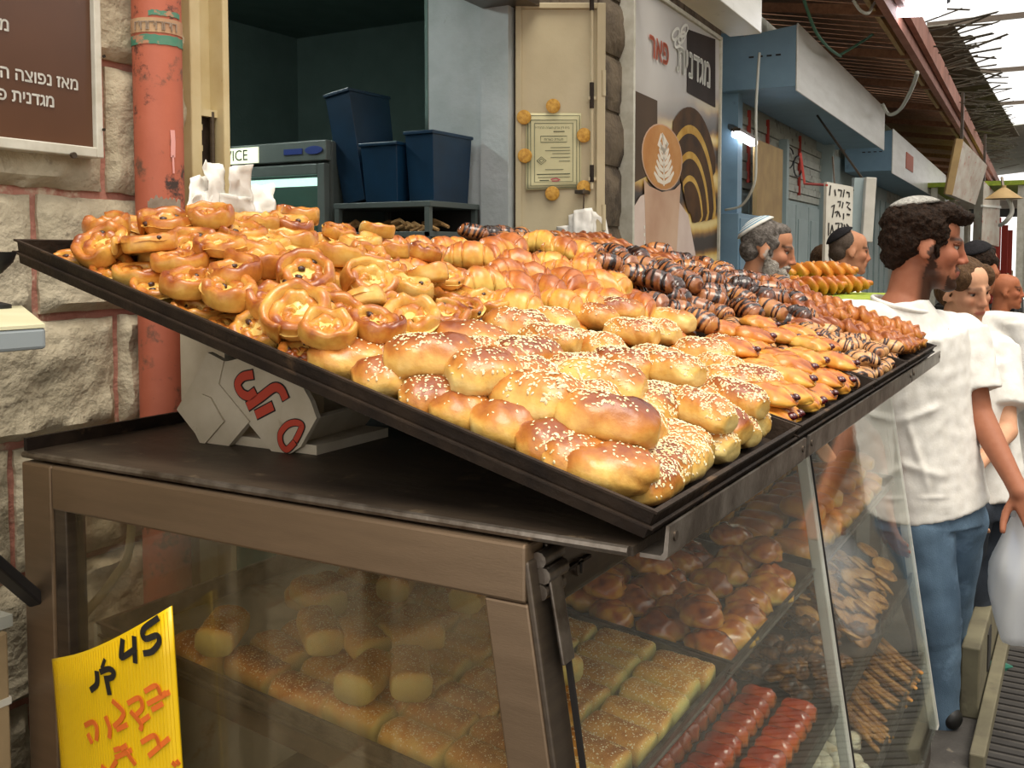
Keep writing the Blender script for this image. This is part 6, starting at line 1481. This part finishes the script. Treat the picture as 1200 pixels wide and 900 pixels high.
def blob(elems, voxel, smooth=4):
    """many overlapping volumes fused into one continuous skin"""
    V, Fc = [], []
    def ball(M):
        n0 = len(V); V.extend(M @ p for p in SPH[0]); Fc.extend(tuple(i+n0 for i in f) for f in SPH[1])
    def tube_(a, b, ra, rb, s_, t, n=22):
        n0 = len(V)
        for p, r in ((a, ra), (b, rb)): V.extend(p+s_*r[0]*cos(2*pi*k/n)+t*r[1]*sin(2*pi*k/n) for k in range(n))
        Fc.extend((n0+k, n0+(k+1) % n, n0+n+(k+1) % n, n0+n+k) for k in range(n)); Fc.append(tuple(range(n0+n-1, n0-1, -1))); Fc.append(tuple(range(n0+n, n0+2*n)))
    for e in elems:
        if e[0] == 'e': ball(Matrix.Translation(e[1]) @ ((e[3].to_4x4() if e[3] else Matrix())) @ Matrix.Diagonal((*e[2], 1)))
        elif e[0] == 'c':
            a, b, r0, r1 = e[1:]; d = (b-a).normalized() if (b-a).length > 1e-5 else UP; s_ = d.orthogonal().normalized(); tube_(a, b, (r0, r0), (r1, r1), s_, d.cross(s_))
            for p, r in ((a, r0), (b, r1)): ball(Matrix.Translation(p) @ Matrix.Scale(r, 4))
        else:
            a, b, r0, r1, sd = e[1:]; d = (b-a).normalized(); s_ = (sd-d*sd.dot(d)).normalized(); tube_(a, b, r0, r1, s_, d.cross(s_), 28)
    me = bpy.data.meshes.new('tmp'); me.from_pydata([tuple(v) for v in V], [], Fc); o = bpy.data.objects.new('tmp', me); TMP.collection.objects.link(o)
    r = o.modifiers.new('r', 'REMESH'); r.mode = 'VOXEL'; r.voxel_size = voxel; r.adaptivity = 0
    if smooth: s_ = o.modifiers.new('s', 'SMOOTH'); s_.factor = .5; s_.iterations = smooth
    TMP.view_layers[0].update(); dg = TMP.view_layers[0].depsgraph; out = bpy.data.meshes.new_from_object(o.evaluated_get(dg)); bpy.data.objects.remove(o); bpy.data.meshes.remove(me)
    out.polygons.foreach_set('use_smooth', [True]*len(out.polygons)); out.materials.clear(); return out
def verts(me): a = np.empty(len(me.vertices)*3, np.float32); me.vertices.foreach_get('co', a); return a.reshape(-1, 3).astype(np.float64)
def setv(me, a): me.vertices.foreach_set('co', a.astype(np.float32).ravel()); me.update()
def ruffle(me, amp, sc, seed=0, stretch=(1, 1, 1)):
    """push the surface in and out with noise: folds of cloth, locks of hair"""
    nrm = np.empty(len(me.vertices)*3, np.float32); me.vertices.foreach_get('normal', nrm); nrm = nrm.reshape(-1, 3); co = verts(me)
    d = np.array([noise.noise(Vector((p[0]*sc*stretch[0]+seed, p[1]*sc*stretch[1], p[2]*sc*stretch[2]))) for p in co]); setv(me, co+nrm*(d*amp)[:, None])
def folds(me, specs):
    """cloth folds: each spec is a line a-b with a width and a height, the cloth is raised along it"""
    nrm = np.empty(len(me.vertices)*3, np.float32); me.vertices.foreach_get('normal', nrm); nrm = nrm.reshape(-1, 3); co = verts(me)
    for a, b, w, h in specs:
        a, b = np.array(a), np.array(b); ab = b-a; t = np.clip(((co-a)@ab)/(ab@ab), 0, 1); d = np.linalg.norm(co-(a+t[:, None]*ab), axis=1); co = co+nrm*(h*np.exp(-(d/w)**2)*np.sin(np.pi*np.clip(t*.9+.05, 0, 1)))[:, None]
    setv(me, co)

def head_elems(M, S, female=False):
    """skull, brow, nose, lips, jaw, ears and neck, in the head frame (face towards +x, chin at z = 0)"""
    def e(c, r, rot=None): return ell(M @ Vector(c), Vector(r)*S, M.to_3x3().normalized() @ (rot.to_matrix() if rot else Matrix.Identity(3)))
    def c(a, b, r0, r1): return cap(M @ Vector(a), M @ Vector(b), r0*S, r1*S)
    k = .9 if female else 1.0
    L = [e((-.014, 0, .150), (.098, .076, .086)), e((.022, 0, .105), (.066, .063, .088)), e((.028, 0, .048), (.056*k, .054*k, .046)), e((.071, 0, .016), (.025*k, .027*k, .019)), e((.05, 0, .030), (.040, .040*k, .026)),
         e((.030, 0, .165), (.056, .062, .060)),
         c((.090, 0, .130), (.105, 0, .096), .0085, .0100), e((.109, 0, .0885), (.0110, .0115, .0095)), e((.098, .0115, .083), (.0105, .0080, .0078)), e((.098, -.0115, .083), (.0105, .0080, .0078)), e((.090, 0, .122), (.012, .016, .030)),
         c((.086, .010, .141), (.074, .044, .139), .0095, .0085), c((.086, -.010, .141), (.074, -.044, .139), .0095, .0085), e((.058, .041, .098), (.027, .021, .026)), e((.058, -.041, .098), (.027, .021, .026)),
         e((.074, 0, .052), (.024, .032, .026)), e((.0915, 0, .0575), (.0095, .022, .0052)), e((.0885, 0, .0470), (.0095, .019, .0062)),
         e((-.008, .079, .114), (.022, .007, .036), Euler((.35, 0, .3))), e((-.008, -.079, .114), (.022, .007, .036), Euler((-.35, 0, -.3))), e((.003, .076, .088), (.009, .007, .012)), e((.003, -.076, .088), (.009, .007, .012)),
         c((-.035, 0, -.085), (-.022, 0, .055), .060*k, .056*k), e((.0, 0, .02), (.035, .045, .04))]
    return L
def hand_elems(w, f, palm_n, S=1.0, curl=.5, side=1):
    """palm and five unequal, bent fingers; w wrist, f pointing direction, palm_n out of the palm"""
    f = f.normalized(); pn = (palm_n-f*palm_n.dot(f)).normalized(); sd = f.cross(pn)*side; L = [cap(w-f*.02*S, w+f*.02*S, .026*S, .026*S)]
    for k in (-1.2, -.4, .4, 1.2): L.append(cap(w+f*.015*S+sd*.014*k*S, w+f*.082*S+sd*.018*k*S, .013*S, .0115*S))
    for k, ln in ((-1.25, .060), (-.42, .076), (.42, .082), (1.25, .074)):
        p = w+f*.084*S+sd*.0185*k*S; d = f.copy(); r = .0098
        for j, fr in enumerate((.45, .32, .23)):
            d = (d+pn*curl*(.5+.35*j)).normalized(); q = p+d*ln*fr*S; L.append(cap(p, q, r*S, (r-.0008)*S)); p = q; r -= .0008
    p = w+f*.028*S+sd*.028*S; d = (f*.6+sd*.75+pn*.2).normalized(); r = .0125
    for ln in (.036, .030, .024): q = p+d*ln*S; L.append(cap(p, q, r*S, (r-.0012)*S)); p = q; r -= .0012; d = (d+f*.45+pn*.15*curl).normalized()
    return L
def frame_at(pos, yaw, pitch=0.0, roll=0.0, S=1.0): return Matrix.Translation(pos) @ Euler((roll, pitch, yaw)).to_matrix().to_4x4() @ Matrix.Scale(S, 4)
def paint_skin(me, M, base, beard=None, lips=None, brow='#241a14', beard_up=.075, hairline=None):
    co = verts(me); Mi = np.array(M.inverted()); h = co@Mi[:3, :3].T+Mi[:3, 3]; x, y, z = h[:, 0], h[:, 1], h[:, 2]
    col = np.tile(np.array(lin(base)[:3]), (len(co), 1)); on = (z > -.07) & (z < .26) & (np.abs(y) < .1) & (x > -.13)
    def mixm(w, c): nonlocal col; w = np.clip(w, 0, 1)[:, None]; col = col*(1-w)+np.array(lin(c)[:3])*w
    warm = on*np.exp(-((x-.11)/.03)**2-((z-.09)/.03)**2)*.35+on*np.exp(-((np.abs(y)-.045)/.025)**2-((z-.095)/.03)**2)*(x > .03)*.25; mixm(warm, '#b5624a')
    if lips: mixm(on*(np.exp(-((z-.0515)/.009)**2)*(x > .086)*(np.abs(y) < .027)), lips)
    for s_ in (1, -1): mixm(on*.95*np.exp(-((z-.1460)/.0070)**2)*(x > .052)*((y*s_ > .008) & (y*s_ < .058)), brow)
    for s_ in (1, -1): mixm(on*.55*np.exp(-((z-.128)/.010)**2-((y*s_-.031)/.016)**2)*(x > .06), '#5a3524')
    if beard:
        jit = np.array([noise.noise(Vector(p)*120) for p in h])*.010
        band = (z+jit < .030+.042*np.clip((.05-x)/.05, 0, 1.3)) & (z > -.05) & (x > -.012) & (z+jit > -.03)
        mst = (np.abs(z-.066+jit*.5) < .009) & (x > .082) & (np.abs(y) < .035); chin = (x > .06) & (z+jit < .040) & (z > -.02)
        sb = (np.abs(x-.012+jit) < .013) & (z < .125) & (z > .03) & (np.abs(y) > .05)
        soft = np.clip((.078+jit-z-.5*np.clip(x-.03, 0, 1))/.03, 0, 1)*np.clip((z+.070+jit)/.02, 0, 1)*np.clip((x+.02)/.02, 0, 1)
        w = on*np.maximum.reduce([.80*soft*np.clip((.06-x)/.05+.45, .4, 1), .80*mst, .85*chin, .9*sb]); w = np.maximum(w, on*.8*((z < .004) & (x > .0) & (x < .10))*np.clip((z+.06)/.03, 0, 1)); mixm(np.clip(w*1.1, 0, .93), beard)
    a = me.color_attributes.new('col', 'FLOAT_COLOR', 'POINT'); a.data.foreach_set('color', np.concatenate([col, np.ones((len(co), 1))], 1).astype(np.float32).ravel())
def attach(name, me, m, root, sub=None):
    """a part written in world coordinates"""
    co = verts(me)-np.array(LOC[root]); setv(me, co); me.materials.clear(); o = link_mesh(name, me, m, sub or root); LOC[o] = LOC[root]; return o
def eyes(root, M, S, look=(1, 0, 0)):
    for s_ in (1, -1):
        c = M @ Vector((.0690, .0315*s_, .1245)); d = (M.to_3x3() @ Vector(look)).normalized(); mb = MB(); r = .0125*S
        bm = bmesh.new(); bmesh.ops.create_uvsphere(bm, u_segments=16, v_segments=10, radius=r, matrix=Matrix.Translation(c)); me = bpy.data.meshes.new('eye'); bm.to_mesh(me); bm.free(); me.polygons.foreach_set('use_smooth', [True]*len(me.polygons)); ey = attach('eye', me, 'eye_white', root)
        bm = bmesh.new(); bmesh.ops.create_uvsphere(bm, u_segments=14, v_segments=8, radius=r*.66, matrix=Matrix.Translation(c+d*r*.50)); me = bpy.data.meshes.new('iris'); bm.to_mesh(me); bm.free(); me.polygons.foreach_set('use_smooth', [True]*len(me.polygons)); attach('iris', me, 'eye_iris', root, ey)
        lid = blob([ell(M @ Vector((.0715, .0320*s_, .1325)), Vector((.0135, .0190, .0070))*S, M.to_3x3().normalized())], .0025*S, 1); a = lid.color_attributes.new('col', 'FLOAT_COLOR', 'POINT'); a.data.foreach_set('color', np.tile(np.array(lin('#7d4e38'), dtype=np.float32), len(lid.vertices))); attach('eyelid', lid, 'skin', root, ey)
def hair_cap(M, S, kind):
    """volume of hair around the skull for each cut"""
    def e(c, r): return ell(M @ Vector(c), Vector(r)*S, M.to_3x3().normalized())
    if kind == 'thick': return [e((-.030, 0, .182), (.098, .088, .066)), e((-.055, 0, .140), (.070, .086, .075)), e((.030, 0, .212), (.068, .074, .036)), e((.062, 0, .212), (.046, .062, .028)), e((.085, .01, .208), (.034, .045, .022)), e((-.075, 0, .10), (.042, .070, .055)), e((-.01, .066, .172), (.055, .022, .034)), e((-.01, -.066, .172), (.055, .022, .034)), e((.030, .062, .150), (.022, .012, .030)), e((.030, -.062, .150), (.022, .012, .030)), e((.022, .067, .116), (.009, .008, .030)), e((.022, -.067, .116), (.009, .008, .030))]
    if kind == 'short': return [e((.020, 0, .205), (.052, .062, .030)), e((-.026, 0, .162), (.096, .081, .080)), e((-.060, 0, .115), (.056, .074, .062)), e((.014, .064, .150), (.030, .016, .028)), e((.014, -.064, .150), (.030, .016, .028)), e((.018, .070, .115), (.008, .008, .026)), e((.018, -.070, .115), (.008, .008, .026))]
    if kind == 'shaved': return [e((-.030, 0, .156), (.090, .0775, .080)), e((-.062, 0, .115), (.052, .072, .060))]
    if kind == 'woman': return [e((-.026, 0, .168), (.102, .084, .080)), e((-.07, 0, .11), (.052, .078, .075)), e((.032, .058, .178), (.046, .026, .045)), e((.032, -.058, .178), (.046, .026, .045)), e((-.03, .074, .12), (.04, .018, .06)), e((-.03, -.074, .12), (.04, .018, .06)), e((-.12, 0, .12), (.035, .04, .04))]
def kippah(root, M, S, tilt, m, stripes=False, r=.078, lift=1.0):
    """small skull cap sitting on the crown"""
    T = M @ Matrix.Translation((-.025, 0, .150)) @ Matrix.Scale(lift, 4) @ Euler((0, tilt, 0)).to_matrix().to_4x4(); R_ = .100
    def ring(th, k): return [T @ Vector((R_*k*1.02*sin(th)*cos(a), R_*k*.86*sin(th)*sin(a), R_*k*.97*cos(th))) for a in np.linspace(0, 2*pi, 29)[:-1]]
    ths = np.linspace(.04, r/R_*1.05, 8); mb = MB().loft([ring(t, 1.06) for t in ths]+[ring(ths[-1], .99)]); o = mb.build('kippah', m, root, smooth='all')
    if stripes:
        for q in (.42, .60, .76): MB().loft([ring(ths[-1]*q, 1.062), ring(ths[-1]*q, 1.07), ring(ths[-1]*(q+.07), 1.07), ring(ths[-1]*(q+.07), 1.062)], cap=False).build('knit_stripe', 'kippah_blue', o, smooth='all')
    return o
def person(label, head, yaw, S=1.0, body_yaw=None, pitch=0, roll=0, hair=None, hair_m='hair_dark', beard=None, base='#b5795a', lips='#8d4a40', cap_=None, shirt='cloth_white', trousers='trousers_black', voxel=.008, J=None, female=False, sleeves='short', full=True, eye=True, hz=.0, ruf=.006, group=None, brow='#241a14'):
    """head: where the chin-level point on the neck axis is; J: joints that differ from a plain standing pose"""
    head = Vector(head); M = frame_at(head, yaw, pitch, roll, S); by = yaw if body_yaw is None else body_yaw
    f = Vector((cos(by), sin(by), 0)); l = Vector((-sin(by), cos(by), 0)); nb = head-f*.02-UP*.075*S
    w = (.175 if not female else .150)*S; j = dict(neck=nb, sl=nb+l*w-UP*.065, sr=nb-l*w-UP*.065, pel=Vector((nb.x, nb.y, .93*nb.z/1.42)))
    j.update(J or {})
    hgt = j['pel'].z
    for s_, n_ in ((1, 'l'), (-1, 'r')):
        j.setdefault('e'+n_, j['s'+n_]+l*.05*s_-UP*.29*S-f*.02); j.setdefault('w'+n_, j['e'+n_]-UP*.20*S+f*.16*S); j.setdefault('h'+n_, j['pel']+l*.085*s_)
        j.setdefault('k'+n_, Vector(((j['h'+n_].x), j['h'+n_].y, hgt*.53))+f*.02); j.setdefault('a'+n_, Vector((j['h'+n_].x, j['h'+n_].y, .08))-f*.01)
    foot = Vector(((j['al'].x+j['ar'].x)/2, (j['al'].y+j['ar'].y)/2, 0))
    # ---- skin: one continuous body
    E = head_elems(M, S, female)
    ch = (j['sl']+j['sr'])/2-UP*.10; lx = (j['sl']-j['sr']).normalized(); nx = lx.cross(UP).normalized()
    E += [cap(M @ Vector((-.035, 0, -.06)), j['neck']-UP*.03, .058*S, .062*S), cap(j['sl'], j['sr'], .050*S, .050*S), con(j['sl'].lerp(j['sr'], .5)-UP*.02, j['pel'], (.15*S, .09*S), (.135*S, .09*S), lx)]
    for n_ in 'lr':
        E += [cap(j['s'+n_], j['e'+n_], .047*S, .038*S), cap(j['e'+n_], j['w'+n_], .040*S, .026*S)]
        d = (j['w'+n_]-j['e'+n_]).normalized(); E += hand_elems(j['w'+n_]+d*.03*S, d, (nx*.4-lx*(1 if n_ == 'l' else -1)), S, .45, 1 if n_ == 'l' else -1)
        E += [cap(j['h'+n_], j['k'+n_], .078*S, .055*S), cap(j['k'+n_], j['a'+n_], .054*S, .038*S)]
    me = blob(E, voxel, 3 if voxel < .007 else 2); paint_skin(me, M, base, beard, lips, brow)
    o = bpy.data.objects.new('person', me); me.materials.append(MATS['skin']); COL.objects.link(o); LOC[o] = foot; setv(me, verts(me)-np.array(foot)); o.location = foot; tag(o, label, 'person', group)
    if eye: eyes(o, M, S)
    if hair:
        hm = blob(hair_cap(M, S, hair), .005*S if hair == 'thick' else .006*S, 2)
        if hair == 'thick': ruffle(hm, .009, 45, 1); ruffle(hm, .006, 110, 2)
        elif hair == 'woman': ruffle(hm, .006, 40, 3, (1, 1, .4))
        elif hair == 'short': ruffle(hm, .004, 60, 3)
        attach('hair', hm, hair_m, o)
    if cap_: kippah(o, M, S, *cap_)
    # ---- clothes
    T = [cap(j['sl']+UP*.005, j['sr']+UP*.005, .060*S, .060*S), con(j['neck']-UP*.0, ch, (.075*S, .065*S), (.200*S, .120*S), lx), con(ch+UP*.07, ch.lerp(j['pel'], .5), (.200*S, .122*S), (.178*S, .122*S), lx), con(ch.lerp(j['pel'], .45), j['pel']-UP*hz, (.180*S, .122*S), (.178*S, .128*S), lx), ell(ch+nx*.0, (.19*S, .12*S, .12*S), Matrix((lx, nx, UP)).transposed())]
    for n_ in 'lr':
        s_, e_ = j['s'+n_], j['e'+n_]; q = s_.lerp(e_, .72 if sleeves == 'short' else 1.0)
        T += [con(s_-(e_-s_)*.05, q, (.072*S, .078*S), (.074*S, .082*S), lx)]
        if sleeves == 'long': T += [cap(e_, e_.lerp(j['w'+n_], .8), .058*S, .045*S), cap(s_, e_, .066*S, .058*S)]
    sm = blob(T, voxel*1.15, 3); ruffle(sm, ruf, 9, 5, (1, 1, .55)); ruffle(sm, ruf*.45, 26, 8)
    return o, M, j, sm, lx, nx, S, trousers, shirt, voxel
def dress(pk, specs=(), tr_elems=None):
    o, M, j, sm, lx, nx, S, trousers, shirt, voxel = pk
    if specs: folds(sm, specs)
    attach('shirt', sm, shirt, o)
    T = tr_elems or []
    if not T:
        T = [con(j['pel']+UP*.10, j['pel']-UP*.06, (.158*S, .112*S), (.165*S, .118*S), lx)]
        for n_ in 'lr': T += [cap(j['h'+n_]-UP*.02, j['k'+n_], .094*S, .070*S), con(j['k'+n_]+UP*.03, j['a'+n_]-UP*.015, (.070*S, .070*S), (.055*S, .058*S), lx)]
    tm = blob(T, voxel*1.2, 2); ruffle(tm, .006, 14, 2); attach('trousers', tm, trousers, o)
    for n_ in 'lr':
        a = j['a'+n_]; f = nx if True else nx; fw = Vector((cos(0), 0, 0)); d = -nx if (-nx).dot(M.to_3x3() @ Vector((1, 0, 0))) > 0 else nx
        shm = blob([cap(Vector((a.x, a.y, .045))-d*.03, Vector((a.x, a.y, .036))+d*.05, .040*S, .034*S), con(Vector((a.x, a.y, .0))-d*.02, Vector((a.x, a.y, .09)), (.045*S, .06*S), (.045*S, .055*S), lx)], .009, 2); co = verts(shm); co[:, 2] = np.maximum(co[:, 2], .001); setv(shm, co); attach('shoe', shm, 'shoe_black', o)
    return o
R0 = atan2(RV.y, RV.x)      # yaw of someone looking to the right of the photo, square to the camera

# --- the young man in the white T-shirt, chest to us, head turned to the right
dM = 3.32; S_ = 1.17
hp = D(1078, 338, dM)
J = dict(neck=D(1056, 352, dM), sl=D(1127, 392, dM+.10), sr=D(992, 376, dM-.08), pel=D(1092, 590, dM+.02), hl=D(1116, 600, dM+.06), hr=D(1074, 600, dM-.02), kl=D(1106, 735, dM+.20), al=D(1108, 842, dM+.22), kr=D(1096, 738, dM-.02), ar=D(1100, 851, dM+.02),
         el=D(1147, 486, dM+.02), wl=D(1186, 560, dM-.16), er=D(1012, 480, dM-.02), wr=D(1032, 572, dM-.16))
pk = person('young man with thick dark hair and white T-shirt looking right', hp, R0-radians(14), S_, body_yaw=R0-radians(60), pitch=.10, hair='thick', beard='#2c2019', base='#a26a50', lips='#95564a', cap_=(-.22, 'kippah_grey', False, .060, 1.085), trousers='jeans_blue', voxel=.0062, J=J, hz=.015, ruf=.008)
jn = lambda u, v, d=dM-.14: tuple(D(u, v, d))
specs = [(jn(1045, 350), jn(1120, 420), .018, .010), (jn(1060, 395), jn(1130, 400), .014, .008), (jn(1040, 500), jn(1120, 470), .012, .010), (jn(1045, 540), jn(1110, 560), .014, .010), (jn(1060, 485), jn(1090, 580), .010, .008), (jn(1120, 430), jn(1125, 450), .02, .016), (jn(1100, 505), jn(1128, 480), .012, .010), (jn(1035, 470), jn(1065, 570), .012, .009), (jn(1090, 380), jn(1140, 440), .014, .009), (jn(1042, 585), jn(1145, 582), .006, .006)]
T = [con(J['pel']+UP*.09, J['pel']-UP*.06, (.16*S_, .115*S_), (.162*S_, .118*S_), pk[4]), cap(J['hr']-UP*.02, J['kr'], .098*S_, .072*S_), con(J['kr']+UP*.04, J['ar']-UP*.02, (.072*S_, .072*S_), (.050*S_, .052*S_), pk[4]), cap(J['hl']-UP*.02, J['kl'], .096*S_, .068*S_), con(J['kl']+UP*.03, J['al']-UP*.02, (.068*S_, .068*S_), (.050*S_, .054*S_), pk[4])]
man = dress(pk, specs, T)
# rib of the neckline and the seam of the hem
nk = J['neck']; MB().tube([nk+pk[4]*.092*cos(a)+pk[5]*.088*sin(a)+UP*(-.012+.022*(pk[5]*sin(a)).dot(FV)*1.0) for a in np.linspace(0, 2*pi, 30)], .0075, 8, cap=False).build('neck_rib', 'cloth_white', man, smooth='all')

# --- the bearded man with the striped skull cap
pk = person('grey bearded man with striped white skull cap behind the trays', D(893, 327, 4.05), R0-radians(20), 1.0, body_yaw=R0-radians(35), pitch=.20, hair='short', hair_m='hair_grey', beard='#a39b92', base='#b98464', lips='#8d5a4c', cap_=(-.75, 'kippah_white', True, .085), voxel=.007, sleeves='long'); bm_ = dress(pk)
R3 = pk[1].to_3x3().normalized(); bp = lambda c, r: ell(pk[1] @ Vector(c), Vector(r), R3)
be = blob([bp((.060, 0, .020), (.048, .052, .034)), bp((.080, 0, .002), (.034, .036, .034)), bp((.078, 0, .066), (.026, .034, .009)), bp((.030, .054, .050), (.034, .014, .040)), bp((.030, -.054, .050), (.034, .014, .040)), bp((.010, .066, .085), (.012, .010, .034)), bp((.010, -.066, .085), (.012, .010, .034)), bp((.066, .030, .036), (.030, .022, .026)), bp((.066, -.030, .036), (.030, .022, .026))], .004, 2); ruffle(be, .004, 80, 2); attach('beard', be, 'beard_grey', bm_)
# --- woman half hidden behind the young man, looking down towards us
fw = D(1127, 374, 3.80); pk = person('woman in white T-shirt half hidden behind the young man', fw, R0-radians(70), .98, body_yaw=R0-radians(55), pitch=.22, roll=.12, hair='woman', hair_m='hair_brown', base='#d8a584', lips='#b5685a', female=True, trousers='jeans_dark', voxel=.0075,
       J=dict(neck=D(1130, 392, 3.83), sl=D(1172, 412, 3.84), sr=D(1090, 420, 3.80), pel=D(1150, 585, 3.78), el=D(1180, 505, 3.70), wl=D(1150, 540, 3.55), al=D(1135, 790, 3.85), ar=D(1112, 800, 3.85), kl=D(1142, 690, 3.82), kr=D(1120, 690, 3.82)), brow='#5a4030'); dress(pk)
# --- man with black skull cap seen from behind
pk = person('man with black skull cap and white shirt seen from behind', D(1147, 345, 4.75), R0+radians(35), 1.02, body_yaw=R0+radians(50), hair='short', hair_m='hair_dark', base='#a8694a', cap_=(-.35, 'kippah_black', False, .085), voxel=.009, sleeves='long', eye=False, J=dict(pel=D(1158, 560, 4.85))); dress(pk)
# --- bald man far back
pk = person('bald man far down the street facing right', D(1178, 362, 7.0), R0-radians(25), 1.05, hair=None, base='#b5714f', voxel=.010, sleeves='long', shirt='cloth_white', J={}); dress(pk)
# --- two heads behind the bread table
pk = person('man with shaved head and black skull cap beside the white price board', D(993, 320, 5.5), R0-radians(5), 1.0, pitch=.1, hair='shaved', hair_m='hair_stubble', base='#b98464', cap_=(-.7, 'kippah_black', False, .085), voxel=.009, sleeves='long', trousers='trousers_black'); dress(pk)
pk = person('brown haired person seen from behind, left of the shaved man', D(964, 331, 6.3), R0+radians(80), .98, pitch=.15, hair='short', hair_m='hair_brown', base='#a8694a', voxel=.009, sleeves='long', shirt='trousers_black', eye=False); dress(pk)
bpy.data.scenes.remove(TMP)
